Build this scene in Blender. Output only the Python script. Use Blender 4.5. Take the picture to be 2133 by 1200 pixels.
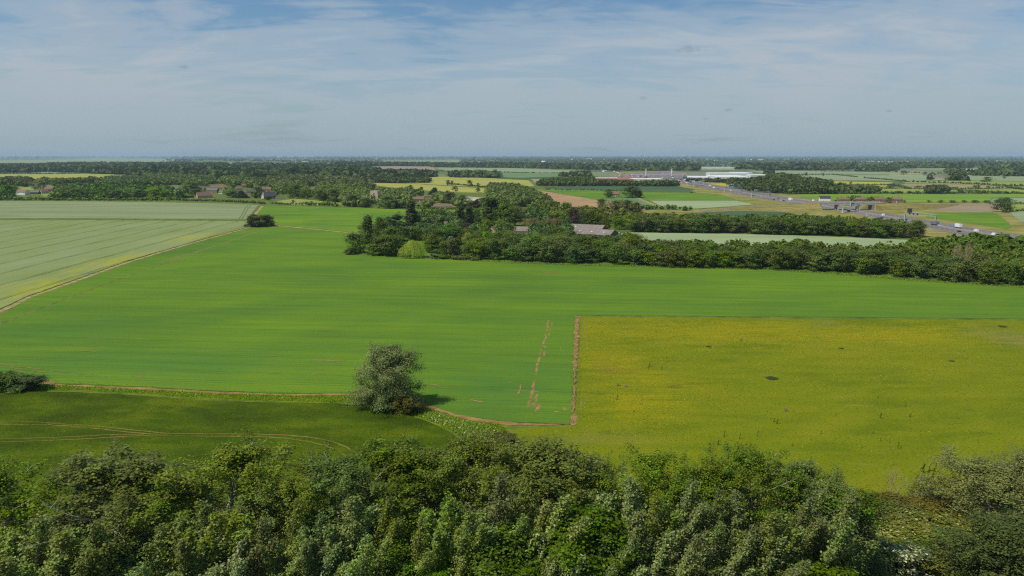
import bpy, bmesh, math, random
import numpy as np
from mathutils import Vector, Matrix
from mathutils.geometry import tessellate_polygon

S = bpy.context.scene
COL = S.collection
for o in list(bpy.data.objects):
    bpy.data.objects.remove(o)

# ------------------------------------------------------------------ camera
H = 65.0                      # drone height above the fields, metres
FPX = 1523.0                  # focal length in photo pixels (photo 2133 x 1200)
PITCH = math.radians(10.24)
cam = bpy.data.cameras.new('camera')
cam.sensor_width = 36.0
cam.lens = 36.0 * FPX / 2133.0
cam.clip_start = 0.5
cam.clip_end = 120000.0
camo = bpy.data.objects.new('camera', cam)
camo.location = (0, 0, H)
camo.rotation_euler = (math.pi / 2 - PITCH, 0, 0)
COL.objects.link(camo)
S.camera = camo

# ------------------------------------------------------------------ light
SUN_EL = math.radians(56)
SH = Vector((0.92, 0.39)).normalized()       # direction shadows fall on the ground
sun = bpy.data.lights.new('sun', 'SUN')
sun.energy = 4.2
sun.angle = math.radians(0.53)
sun.color = (1.0, 0.93, 0.80)
suno = bpy.data.objects.new('sun', sun)
d = Vector((SH.x * math.cos(SUN_EL), SH.y * math.cos(SUN_EL), -math.sin(SUN_EL)))
suno.rotation_euler = d.to_track_quat('-Z', 'Y').to_euler()
suno.location = (-200, -100, 300)
COL.objects.link(suno)

world = bpy.data.worlds.new('World')
S.world = world
world.use_nodes = True
wn, wl = world.node_tree.nodes, world.node_tree.links
wn.clear()


def N(nt, typ, **kw):
    n = nt.nodes.new(typ)
    for k, v in kw.items():
        if k.startswith('in_'):
            key = k[3:]
            key = int(key) if key.isdigit() else key.replace('_', ' ')
            n.inputs[key].default_value = v
        else:
            setattr(n, k, v)
    return n


def M(nt, op, a, b=None, c=None, clamp=False):
    n = nt.nodes.new('ShaderNodeMath')
    n.operation = op
    n.use_clamp = clamp
    for i, v in enumerate((a, b, c)):
        if v is None:
            continue
        if isinstance(v, (int, float)):
            n.inputs[i].default_value = v
        else:
            nt.links.new(v, n.inputs[i])
    return n.outputs[0]


def RAMP(nt, fac, stops, interp='LINEAR'):
    n = nt.nodes.new('ShaderNodeValToRGB')
    n.color_ramp.interpolation = interp
    els = n.color_ramp.elements
    while len(els) > 1:
        els.remove(els[-1])
    els[0].position = stops[0][0]
    els[0].color = tuple(stops[0][1]) + (1,) if not isinstance(stops[0][1], (int, float)) else (stops[0][1],) * 3 + (1,)
    for p, c in stops[1:]:
        e = els.new(p)
        e.color = tuple(c) + (1,) if not isinstance(c, (int, float)) else (c, c, c, 1)
    nt.links.new(fac, n.inputs[0])
    return n.outputs[0]


def MIX(nt, fac, a, b, blend='MIX'):
    n = nt.nodes.new('ShaderNodeMix')
    n.data_type = 'RGBA'
    n.blend_type = blend
    for i, v in ((0, fac), (6, a), (7, b)):
        if isinstance(v, (int, float)):
            n.inputs[i].default_value = v if i == 0 else (v, v, v, 1)
        elif isinstance(v, tuple):
            n.inputs[i].default_value = v + (1,) if len(v) == 3 else v
        else:
            nt.links.new(v, n.inputs[i])
    return n.outputs[2]


def build_sky():
    nt = world.node_tree
    sky = N(nt, 'ShaderNodeTexSky', sky_type='NISHITA', sun_disc=False)
    sky.sun_elevation = SUN_EL
    sky.sun_rotation = math.atan2(-SH.x, -SH.y)
    sky.altitude = 100
    sky.air_density = 1.0
    sky.dust_density = 1.2
    sky.ozone_density = 1.5
    tc = N(nt, 'ShaderNodeTexCoord')
    sep = N(nt, 'ShaderNodeSeparateXYZ')
    nt.links.new(tc.outputs['Generated'], sep.inputs[0])
    z = M(nt, 'MAXIMUM', sep.outputs[2], 0.0)
    den = M(nt, 'ADD', z, 0.17)
    comb = N(nt, 'ShaderNodeCombineXYZ')
    nt.links.new(M(nt, 'DIVIDE', sep.outputs[0], den), comb.inputs[0])
    nt.links.new(M(nt, 'DIVIDE', sep.outputs[1], den), comb.inputs[1])
    # high cirrus: streaks on a plane far overhead, drifting left to right
    mp = N(nt, 'ShaderNodeMapping')
    mp.inputs['Rotation'].default_value = (0, 0, math.radians(-14))
    mp.inputs['Scale'].default_value = (0.9, 1.25, 1.0)
    mp.inputs['Location'].default_value = (1.32, 0.63, 0.0)
    nt.links.new(comb.outputs[0], mp.inputs[0])
    n1 = N(nt, 'ShaderNodeTexNoise', in_Scale=1.1, in_Detail=10.0, in_Roughness=0.60, in_Distortion=0.7)
    nt.links.new(mp.outputs[0], n1.inputs['Vector'])
    mp2 = N(nt, 'ShaderNodeMapping')
    mp2.inputs['Rotation'].default_value = (0, 0, math.radians(-38))
    mp2.inputs['Scale'].default_value = (1.1, 3.0, 1.0)
    nt.links.new(comb.outputs[0], mp2.inputs[0])
    n2 = N(nt, 'ShaderNodeTexNoise', in_Scale=1.6, in_Detail=8.0, in_Roughness=0.55, in_Distortion=1.4)
    nt.links.new(mp2.outputs[0], n2.inputs['Vector'])
    cir = M(nt, 'ADD', M(nt, 'MULTIPLY', n1.outputs[0], 0.66), M(nt, 'MULTIPLY', n2.outputs[0], 0.34))
    # thin veil, thicker towards the horizon because one looks along it
    veil = RAMP(nt, z, [(0.0, 1.0), (0.07, 0.86), (0.125, 0.55), (0.20, 0.27), (0.45, 0.14), (1.0, 0.08)])
    hole = pixdir(880, 10)
    hd = N(nt, 'ShaderNodeVectorMath', operation='DISTANCE')
    nt.links.new(tc.outputs['Generated'], hd.inputs[0])
    hd.inputs[1].default_value = hole
    veil = M(nt, 'SUBTRACT', veil, RAMP(nt, hd.outputs['Value'], [(0.0, 0.22), (0.17, 0.0)], 'EASE'))
    cov = M(nt, 'ADD', M(nt, 'MULTIPLY', M(nt, 'SUBTRACT', cir, 0.49), 3.6), M(nt, 'MULTIPLY', veil, 1.25))
    cov = M(nt, 'SUBTRACT', cov, 0.12)
    fac = M(nt, 'MULTIPLY', RAMP(nt, cov, [(0.0, 0.0), (0.5, 0.55), (1.0, 0.95)], 'EASE'), 0.93)
    skyc = MIX(nt, 1.0, sky.outputs[0], (0.80, 1.05, 1.20), 'MULTIPLY')
    # cloud brightness: pale grey, greyer and bluer low down, with faint large patches
    big = N(nt, 'ShaderNodeTexNoise', in_Scale=2.2, in_Detail=3.0)
    nt.links.new(tc.outputs['Generated'], big.inputs['Vector'])
    cl_hi = MIX(nt, RAMP(nt, big.outputs[0], [(0.4, 0.0), (0.62, 1.0)]), (5.3, 6.2, 7.0), (6.0, 6.45, 6.9))
    cl = MIX(nt, RAMP(nt, z, [(0.0, 0.0), (0.115, 1.0)]), (4.3, 5.45, 6.1), cl_hi)
    col = MIX(nt, fac, skyc, cl)
    # a few small ragged dark cloudlets
    dv = N(nt, 'ShaderNodeTexNoise', in_Scale=90.0, in_Detail=4.0)
    nt.links.new(tc.outputs['Generated'], dv.inputs['Vector'])
    for (px, py, wx, wy, k) in ((1433, 103, 30, 8, 0.32), (382, 140, 13, 4, 0.34), (1342, 204, 12, 5, 0.22),
                                (1516, 229, 11, 4, 0.3), (1850, 231, 7, 3, 0.25), (1470, 247, 9, 3, 0.18)):
        v = pixdir(px, py)
        az, el = math.atan2(v.x, v.y), math.asin(v.z)
        azn = M(nt, 'ARCTAN2', sep.outputs[0], sep.outputs[1])
        da = M(nt, 'DIVIDE', M(nt, 'SUBTRACT', azn, az), wx / FPX)
        de = M(nt, 'DIVIDE', M(nt, 'SUBTRACT', sep.outputs[2], math.sin(el)), wy / FPX)
        r = M(nt, 'ADD', M(nt, 'MULTIPLY', da, da), M(nt, 'MULTIPLY', de, de))
        f = M(nt, 'SUBTRACT', M(nt, 'MULTIPLY', dv.outputs[0], 2.2), M(nt, 'ADD', r, 0.35))
        f = M(nt, 'MULTIPLY', M(nt, 'MULTIPLY', f, 1.6, clamp=True), k)
        col = MIX(nt, f, col, (2.2, 2.6, 3.1))
    bg = N(nt, 'ShaderNodeBackground')
    bg.inputs['Strength'].default_value = 0.08
    nt.links.new(col, bg.inputs['Color'])
    out = N(nt, 'ShaderNodeOutputWorld')
    nt.links.new(bg.outputs[0], out.inputs['Surface'])


def pixdir(px, py):
    xc, yc = (px - 1066.5) / FPX, (600 - py) / FPX
    c, s = math.cos(PITCH), math.sin(PITCH)
    return Vector((xc, c + yc * s, -s + yc * c)).normalized()


def G(px, py, z=0.0):
    """the place on the plain (or on a level z metres above it) seen at a photo position"""
    v = pixdir(px, py)
    t = (z - H) / v.z
    return Vector((v.x * t, v.y * t, z))


def PX(p):
    """photo position of a place"""
    c, s = math.cos(PITCH), math.sin(PITCH)
    x, y, z = p[0], p[1], p[2] - H
    f = y * c - z * s
    u = y * s + z * c
    return 1066.5 + FPX * x / f, 600 - FPX * u / f


def hgt(py_base, py_top):
    """height of an upright thing whose foot and top are seen at these rows"""
    g = G(1066, py_base)
    v = pixdir(1066, py_top)
    return H + v.z / v.y * g.y


build_sky()
S.view_settings.view_transform = 'Standard'
S.view_settings.look = 'None'
S.view_settings.exposure = 0.0
S.view_settings.gamma = 1.0
S.view_settings.use_curve_mapping = False
S.cycles.max_bounces = 6
S.cycles.diffuse_bounces = 3
S.cycles.glossy_bounces = 2
S.cycles.transmission_bounces = 3
S.cycles.volume_bounces = 1
S.cycles.transparent_max_bounces = 8
S.cycles.use_denoising = False
S.cycles.pixel_filter_type = 'BLACKMAN_HARRIS'
S.cycles.filter_width = 1.2

rng = np.random.default_rng(7)
random.seed(7)

# ------------------------------------------------------------------ helpers


def tag(o, label=None, cat=None, group=None, kind=None):
    if label:
        o['label'] = label
    if cat:
        o['category'] = cat
    if group:
        o['group'] = group
    if kind:
        o['kind'] = kind
    return o


def empty(name, loc=(0, 0, 0), rz=0.0):
    o = bpy.data.objects.new(name, None)
    o.empty_display_size = 0.5
    COL.objects.link(o)
    o.location = loc
    o.rotation_euler = (0, 0, rz)
    return o


def obj(name, me, parent=None):
    o = bpy.data.objects.new(name, me)
    COL.objects.link(o)
    if parent is not None:
        o.parent = parent
    return o


def np_mesh(name, co, quads, mat, tint=None, smooth=False):
    """mesh from (N,3) points and (M,k) faces; tint is one float per point"""
    me = bpy.data.meshes.new(name)
    co = np.asarray(co, dtype=np.float32)
    quads = np.asarray(quads, dtype=np.int32)
    k = quads.shape[1]
    me.vertices.add(len(co))
    me.vertices.foreach_set('co', co.ravel())
    me.loops.add(quads.size)
    me.loops.foreach_set('vertex_index', quads.ravel())
    me.polygons.add(len(quads))
    me.polygons.foreach_set('loop_start', np.arange(0, quads.size, k, dtype=np.int32))
    if smooth:
        me.polygons.foreach_set('use_smooth', np.ones(len(quads), dtype=bool))
    me.materials.append(mat)
    if tint is not None:
        a = me.attributes.new('tint', 'FLOAT', 'POINT')
        a.data.foreach_set('value', np.asarray(tint, dtype=np.float32))
    me.update(calc_edges=True)
    return me


class MB:
    """collects boxes, prisms and tubes into one mesh"""

    def __init__(self):
        self.v, self.f = [], []

    def add(self, vs, fs, mtx=None):
        b = len(self.v)
        for p in vs:
            self.v.append(tuple(mtx @ Vector(p)) if mtx is not None else tuple(p))
        for q in fs:
            self.f.append(tuple(b + i for i in q))
        return self

    def box(self, x0, x1, y0, y1, z0, z1, mtx=None):
        vs = [(x0, y0, z0), (x1, y0, z0), (x1, y1, z0), (x0, y1, z0), (x0, y0, z1), (x1, y0, z1), (x1, y1, z1), (x0, y1, z1)]
        fs = [(0, 3, 2, 1), (4, 5, 6, 7), (0, 1, 5, 4), (1, 2, 6, 5), (2, 3, 7, 6), (3, 0, 4, 7)]
        return self.add(vs, fs, mtx)

    def cyl(self, p0, p1, r0, r1=None, n=10):
        r1 = r0 if r1 is None else r1
        p0, p1 = Vector(p0), Vector(p1)
        q = (p1 - p0).to_track_quat('Z', 'Y').to_matrix()
        vs = []
        for p, r in ((p0, r0), (p1, r1)):
            for i in range(n):
                a = 2 * math.pi * i / n
                vs.append(p + q @ Vector((r * math.cos(a), r * math.sin(a), 0)))
        fs = [(i, (i + 1) % n, n + (i + 1) % n, n + i) for i in range(n)]
        fs += [tuple(range(n - 1, -1, -1)), tuple(range(n, 2 * n))]
        return self.add(vs, fs)

    def prism(self, pts, x0, x1, mtx=None):
        """a yz outline swept along x"""
        n = len(pts)
        vs = [(x0, y, z) for y, z in pts] + [(x1, y, z) for y, z in pts]
        fs = [(i, (i + 1) % n, n + (i + 1) % n, n + i) for i in range(n)]
        fs += [tuple(range(n - 1, -1, -1)), tuple(range(n, 2 * n))]
        return self.add(vs, fs, mtx)

    def mesh(self, name, mat):
        me = bpy.data.meshes.new(name)
        me.from_pydata(self.v, [], self.f)
        bm = bmesh.new()
        bm.from_mesh(me)
        bmesh.ops.recalc_face_normals(bm, faces=bm.faces)
        bm.to_mesh(me)
        bm.free()
        me.materials.append(mat)
        return me

    def build(self, name, mat, parent=None):
        return obj(name, self.mesh(name, mat), parent)


MATS = {}


def plain(name, col, rough=0.7, var=0.15, scale=0.6, metal=0.0, spec=0.3):
    """painted / stone / tile surface with uneven weathering"""
    if name in MATS:
        return MATS[name]
    m = bpy.data.materials.new(name)
    m.use_nodes = True
    nt = m.node_tree
    b = nt.nodes['Principled BSDF']
    g = N(nt, 'ShaderNodeNewGeometry')
    n = N(nt, 'ShaderNodeTexNoise', in_Scale=scale, in_Detail=6.0, in_Roughness=0.65)
    nt.links.new(g.outputs['Position'], n.inputs['Vector'])
    c0 = tuple(max(0, c * (1 - var * 1.6)) for c in col)
    c1 = tuple(min(1, c * (1 + var * 1.3)) for c in col)
    nt.links.new(RAMP(nt, n.outputs[0], [(0.3, c0), (0.7, c1)]), b.inputs['Base Color'])
    b.inputs['Roughness'].default_value = rough
    b.inputs['Metallic'].default_value = metal
    b.inputs['Specular IOR Level'].default_value = spec
    MATS[name] = m
    return m


def glass(name='window_glass'):
    if name in MATS:
        return MATS[name]
    m = plain(name, (0.03, 0.04, 0.05), 0.12, 0.2, spec=0.6)
    return m


GAIN = 1.35


def leafmat(name, c0, c1, rough=0.5, spec=0.3, transl=0.25, under=None, flowers=None, hue=0.03):
    m = bpy.data.materials.new(name)
    m.use_nodes = True
    nt = m.node_tree
    b = nt.nodes['Principled BSDF']
    out = nt.nodes['Material Output']
    g = N(nt, 'ShaderNodeNewGeometry')
    r = g.outputs['Random Per Island']
    oi = N(nt, 'ShaderNodeObjectInfo').outputs['Random']
    at = N(nt, 'ShaderNodeAttribute', attribute_name='tint').outputs['Fac']
    c0, c1 = [tuple(v * k * GAIN for v, k in zip(c, (1.08, 1.02, 0.80))) for c in (c0, c1)]
    col = MIX(nt, r, c0, c1)
    if under:      # pale underside of the leaf
        col = MIX(nt, M(nt, 'MULTIPLY', g.outputs['Backfacing'], M(nt, 'GREATER_THAN', r, 0.35)), col, tuple(under))
    if flowers:    # a share of the small faces are blossom
        col = MIX(nt, M(nt, 'LESS_THAN', M(nt, 'FRACT', M(nt, 'MULTIPLY', r, 17.31)), flowers[1]), col, tuple(flowers[0]))
    hs = N(nt, 'ShaderNodeHueSaturation')
    nt.links.new(col, hs.inputs['Color'])
    nt.links.new(M(nt, 'ADD', 0.5 - hue / 2 - 0.008, M(nt, 'ADD', M(nt, 'MULTIPLY', oi, hue), M(nt, 'MULTIPLY', at, 0.04))), hs.inputs['Hue'])
    nt.links.new(M(nt, 'ADD', 0.86, M(nt, 'MULTIPLY', M(nt, 'FRACT', M(nt, 'MULTIPLY', oi, 7.7)), 0.28)), hs.inputs['Saturation'])
    nt.links.new(M(nt, 'ADD', 0.58, M(nt, 'ADD', M(nt, 'MULTIPLY', M(nt, 'FRACT', M(nt, 'MULTIPLY', oi, 3.3)), 0.40), M(nt, 'MULTIPLY', at, 0.50))), hs.inputs['Value'])
    nt.links.new(hs.outputs[0], b.inputs['Base Color'])
    b.inputs['Roughness'].default_value = rough
    b.inputs['Specular IOR Level'].default_value = spec * 0.3
    t = N(nt, 'ShaderNodeBsdfTranslucent')
    nt.links.new(MIX(nt, 1.0, hs.outputs[0], (1.15, 1.25, 0.6), 'MULTIPLY'), t.inputs['Color'])
    mx = N(nt, 'ShaderNodeMixShader')
    mx.inputs[0].default_value = transl
    nt.links.new(b.outputs[0], mx.inputs[1])
    nt.links.new(t.outputs[0], mx.inputs[2])
    nt.links.new(mx.outputs[0], out.inputs['Surface'])
    MATS[name] = m
    return m


def fieldmat(name, cols, patch=40.0, streak=6.0, ang=0.0, fine=0.5, finek=0.35, bump=0.4, bdist=0.25,
             drill=None, tram=None, blobs=None, fstretch=2.0, patch2=None, zones=None):
    """crop or grass seen from the air: large uneven patches drawn out along the drilling direction,
    fine plant texture, optional drill lines, tramlines (dir, spacing, offset, colour, gauge) and bare/weedy blobs"""
    m = bpy.data.materials.new(name)
    m.use_nodes = True
    nt = m.node_tree
    b = nt.nodes['Principled BSDF']
    g = N(nt, 'ShaderNodeNewGeometry')

    def noise(sx, sy, rot, detail, rough=0.55, dist=0.0, off=0.0):
        mp = N(nt, 'ShaderNodeMapping', vector_type='TEXTURE')
        mp.inputs['Rotation'].default_value = (0, 0, rot)
        mp.inputs['Scale'].default_value = (sx, sy, 1.0)
        mp.inputs['Location'].default_value = (off, off * 0.7, 0)
        nt.links.new(g.outputs['Position'], mp.inputs[0])
        n = N(nt, 'ShaderNodeTexNoise', in_Scale=1.0, in_Detail=detail, in_Roughness=rough, in_Distortion=dist)
        nt.links.new(mp.outputs[0], n.inputs['Vector'])
        return n.outputs[0]
    p = noise(patch * streak, patch, ang, 5.0, 0.6, 0.3)
    if patch2:
        q = noise(patch2 * 1.6, patch2, ang + 0.7, 4.0, 0.6, 0.4, 137.0)
        p = M(nt, 'ADD', M(nt, 'MULTIPLY', p, 0.5), M(nt, 'MULTIPLY', q, 0.5))
    n = len(cols)
    col = RAMP(nt, p, [(0.39 + 0.22 * i / (n - 1), c) for i, c in enumerate(cols)])
    f = noise(fine * fstretch, fine, ang, 4.0, 0.7)
    k = M(nt, 'ADD', 1.0 - finek, M(nt, 'MULTIPLY', f, finek * 2.0))
    hgt_ = f
    if drill:      # closely spaced rows, broken up
        dl = noise(drill[1], drill[0], ang, 3.0, 0.7, 0.0, 51.0)
        k = M(nt, 'MULTIPLY', k, M(nt, 'ADD', 1.0 - drill[2], M(nt, 'MULTIPLY', dl, 2 * drill[2])))
    hs = N(nt, 'ShaderNodeVectorMath', operation='SCALE')
    nt.links.new(col, hs.inputs[0])
    nt.links.new(k, hs.inputs['Scale'])
    col = hs.outputs[0]
    for z in zones or ():    # (colour, centre x, y, radius x, y, turn, strength, grain): where a flower or weed grows thick
        c, cx, cy, rx, ry, tu, st, gr = z
        mp = N(nt, 'ShaderNodeMapping', vector_type='TEXTURE')
        mp.inputs['Location'].default_value = (cx, cy, 0)
        mp.inputs['Rotation'].default_value = (0, 0, tu)
        mp.inputs['Scale'].default_value = (rx, ry, 1e6)
        nt.links.new(g.outputs['Position'], mp.inputs[0])
        ln = N(nt, 'ShaderNodeVectorMath', operation='LENGTH')
        nt.links.new(mp.outputs[0], ln.inputs[0])
        v1 = noise(gr * 5, gr, ang, 6.0, 0.7, 0.5, cx)
        v2 = noise(0.9, 0.35, ang, 3.0, 0.7, 0.0, cy)
        fz = M(nt, 'ADD', M(nt, 'SUBTRACT', 0.85, ln.outputs['Value']), M(nt, 'MULTIPLY', M(nt, 'SUBTRACT', v1, 0.5), 3.2))
        fz = M(nt, 'MULTIPLY', fz, 1.3, clamp=True)
        fz = M(nt, 'MULTIPLY', fz, M(nt, 'MULTIPLY', M(nt, 'SUBTRACT', v2, 0.25), 2.2, clamp=True))
        col = MIX(nt, M(nt, 'MULTIPLY', fz, st), col, tuple(c))
    for bl in blobs or ():   # (colour, size, stretch, threshold, softness, offset)
        c, size, st, th, so, off = bl[:6]
        v = noise(size * st, size, ang if len(bl) < 7 else bl[6], 6.0, 0.65, 0.4, off)
        fac = M(nt, 'MULTIPLY', M(nt, 'SUBTRACT', v, th), 1.0 / so, clamp=True)
        col = MIX(nt, fac, col, tuple(c))
    for tr in tram or ():
        dx, dy, spacing, off, c, gauge, wid, strength = tr
        dp = N(nt, 'ShaderNodeVectorMath', operation='DOT_PRODUCT')
        wob = noise(60, 60, 0, 2.0, 0.5, 0.0, 11.0)
        nt.links.new(g.outputs['Position'], dp.inputs[0])
        dp.inputs[1].default_value = (-dy, dx, 0)
        u = M(nt, 'ADD', dp.outputs['Value'], M(nt, 'ADD', M(nt, 'MULTIPLY', wob, 4.0), off))
        mm = M(nt, 'ABSOLUTE', M(nt, 'SUBTRACT', M(nt, 'FLOORED_MODULO', u, spacing), spacing / 2))
        li = M(nt, 'LESS_THAN', M(nt, 'ABSOLUTE', M(nt, 'SUBTRACT', mm, gauge / 2)), wid / 2)
        brk = noise(25, 4, math.atan2(dy, dx), 3.0, 0.6, 0.0, 77.0)
        brk = M(nt, 'MULTIPLY', M(nt, 'SUBTRACT', brk, 0.30), 3.2, clamp=True)
        col = MIX(nt, M(nt, 'MULTIPLY', M(nt, 'MULTIPLY', li, strength), brk), col, tuple(c))
        hgt_ = M(nt, 'SUBTRACT', hgt_, M(nt, 'MULTIPLY', li, 0.7))
    nt.links.new(col, b.inputs['Base Color'])
    b.inputs['Roughness'].default_value = 0.85
    b.inputs['Specular IOR Level'].default_value = 0.03
    if bump:
        bp = N(nt, 'ShaderNodeBump')
        bp.inputs['Strength'].default_value = bump
        bp.inputs['Distance'].default_value = bdist
        nt.links.new(hgt_, bp.inputs['Height'])
        nt.links.new(bp.outputs[0], b.inputs['Normal'])
    MATS[name] = m
    return m


def resample(pts, rel=0.012, jit=0.25, closed=True, minstep=1.5, seed=0):
    """break edges into short pieces and make them slightly uneven"""
    r = random.Random(seed)
    out = []
    n = len(pts)
    for i in range(n if closed else n - 1):
        a, b = pts[i], pts[(i + 1) % n]
        L = (b - a).length
        dist = max(60.0, 0.5 * (a.length + b.length))
        step = max(minstep, dist * rel)
        k = max(1, min(200, int(L / step)))
        nrm = Vector((-(b - a).y, (b - a).x, 0)).normalized()
        for j in range(k):
            p = a.lerp(b, j / k)
            if j or jit > 1:
                p = p + nrm * r.gauss(0, jit * step * 0.12)
            out.append(p)
    if not closed:
        out.append(pts[-1])
    return out


SHEETN = [0]


def smooth_px(pts, times=0):
    for _ in range(times):
        q = []
        n = len(pts)
        for i in range(n):
            a, b = pts[i], pts[(i + 1) % n]
            q += [(a[0] * .75 + b[0] * .25, a[1] * .75 + b[1] * .25), (a[0] * .25 + b[0] * .75, a[1] * .25 + b[1] * .75)]
        pts = q
    return pts


def sheet(name, px, z, mat, jit=0.6, rel=0.008, kind='structure', world_pts=None, parent=None):
    """a field or strip of ground traced on the plain; stands z metres high with sides down to the soil"""
    SHEETN[0] += 1
    pts = world_pts or [G(x, y) for x, y in px]
    pts = resample(pts, rel, jit, seed=SHEETN[0])
    area = sum(pts[i].x * pts[(i + 1) % len(pts)].y - pts[(i + 1) % len(pts)].x * pts[i].y for i in range(len(pts)))
    if area < 0:
        pts.reverse()
    n = len(pts)
    vs = [(p.x, p.y, z) for p in pts] + [(p.x, p.y, -0.05) for p in pts]
    tris = tessellate_polygon([[Vector((p.x, p.y, 0)) for p in pts]])
    fs = []
    for t in tris:
        a, b, c = (pts[i] for i in t)
        cr = (b.x - a.x) * (c.y - a.y) - (b.y - a.y) * (c.x - a.x)
        fs.append(tuple(t) if cr > 0 else (t[0], t[2], t[1]))
    fs += [(n + i, n + (i + 1) % n, (i + 1) % n, i) for i in range(n)]
    me = bpy.data.meshes.new(name)
    me.from_pydata(vs, [], fs)
    me.materials.append(mat)
    o = obj(name, me, parent)
    if kind and parent is None:
        o['kind'] = kind
    return o


def ribbon(name, pts, width, z, mat, kind='structure', parent=None, jit=0.0, seed=1, wvar=0.0, gaps=0.0):
    """a track, path or rut following world points"""
    r = random.Random(seed)
    pts = [Vector(p) for p in pts]
    out = []
    for i in range(len(pts) - 1):
        L = (pts[i + 1] - pts[i]).length
        dist = max(60, pts[i].length)
        k = max(1, min(120, int(L / max(1.2, dist * 0.008))))
        for j in range(k):
            out.append(pts[i].lerp(pts[i + 1], j / k))
    out.append(pts[-1])
    vs, fs = [], []
    gapon = False
    for i, p in enumerate(out):
        a = out[max(0, i - 1)]
        b = out[min(len(out) - 1, i + 1)]
        t = (b - a).normalized()
        nn = Vector((-t.y, t.x, 0))
        w0 = width / 2 * (1 + r.gauss(0, wvar))
        w1 = width / 2 * (1 + r.gauss(0, wvar))
        q = p + nn * r.gauss(0, jit)
        vs += [tuple((q + nn * w0)[:2]) + (z,), tuple((q - nn * w1)[:2]) + (z,)]
        if i and gapon and r.random() < 0.45:
            gapon = False
        elif i and not gapon and r.random() < gaps:
            gapon = True
        if i and not gapon:
            k = 2 * i
            fs.append((k - 2, k - 1, k + 1, k))
    if not fs:
        fs.append((0, 1, 3, 2))
    me = bpy.data.meshes.new(name)
    me.from_pydata(vs, [], fs)
    me.materials.append(mat)
    o = obj(name, me, parent)
    if kind and parent is None:
        o['kind'] = kind
    return o


def inside(px, poly):
    """points (N,2) inside polygon"""
    x, y = px[:, 0], px[:, 1]
    c = np.zeros(len(px), bool)
    n = len(poly)
    for i in range(n):
        x0, y0 = poly[i]
        x1, y1 = poly[(i + 1) % n]
        cond = ((y0 > y) != (y1 > y))
        with np.errstate(divide='ignore', invalid='ignore'):
            xi = (x1 - x0) * (y - y0) / (y1 - y0 if y1 != y0 else 1e-9) + x0
        c ^= cond & (x < xi)
    return c


def scatter(px_poly, spacing, jitter=0.42, r=None):
    """jittered grid of world points inside an area traced on the plain"""
    r = r or rng
    w = [G(x, y) for x, y in px_poly]
    poly = [(p.x, p.y) for p in w]
    xs = [p[0] for p in poly]
    ys = [p[1] for p in poly]
    gx = np.arange(min(xs), max(xs) + spacing, spacing)
    gy = np.arange(min(ys), max(ys) + spacing, spacing)
    X, Y = np.meshgrid(gx, gy)
    X = X + (np.arange(len(gy)) % 2)[:, None] * spacing * 0.5
    P = np.stack([X.ravel(), Y.ravel()], 1)
    P += r.uniform(-jitter, jitter, P.shape) * spacing
    return P[inside(P, poly)]


def quads_at(cen, nrm, size, aspect=1.0, roll=None, r=None, up=None):
    """rhombic leaf-like faces at centres, facing nrm"""
    r = r or rng
    n = len(cen)
    nrm = nrm / (np.linalg.norm(nrm, axis=1, keepdims=True) + 1e-9)
    ref = r.normal(size=(n, 3)) if up is None else up
    t = np.cross(nrm, ref)
    t /= (np.linalg.norm(t, axis=1, keepdims=True) + 1e-9)
    b = np.cross(nrm, t)
    s = np.asarray(size).reshape(-1, 1) * np.ones((n, 1))
    co = np.empty((n, 4, 3), np.float32)
    co[:, 0] = cen - b * s
    co[:, 1] = cen + t * s * aspect * 0.9 - b * s * 0.1
    co[:, 2] = cen + b * s
    co[:, 3] = cen - t * s * aspect * 0.9 - b * s * 0.1
    idx = np.arange(n * 4, dtype=np.int32).reshape(n, 4)
    return co.reshape(-1, 3), idx

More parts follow.
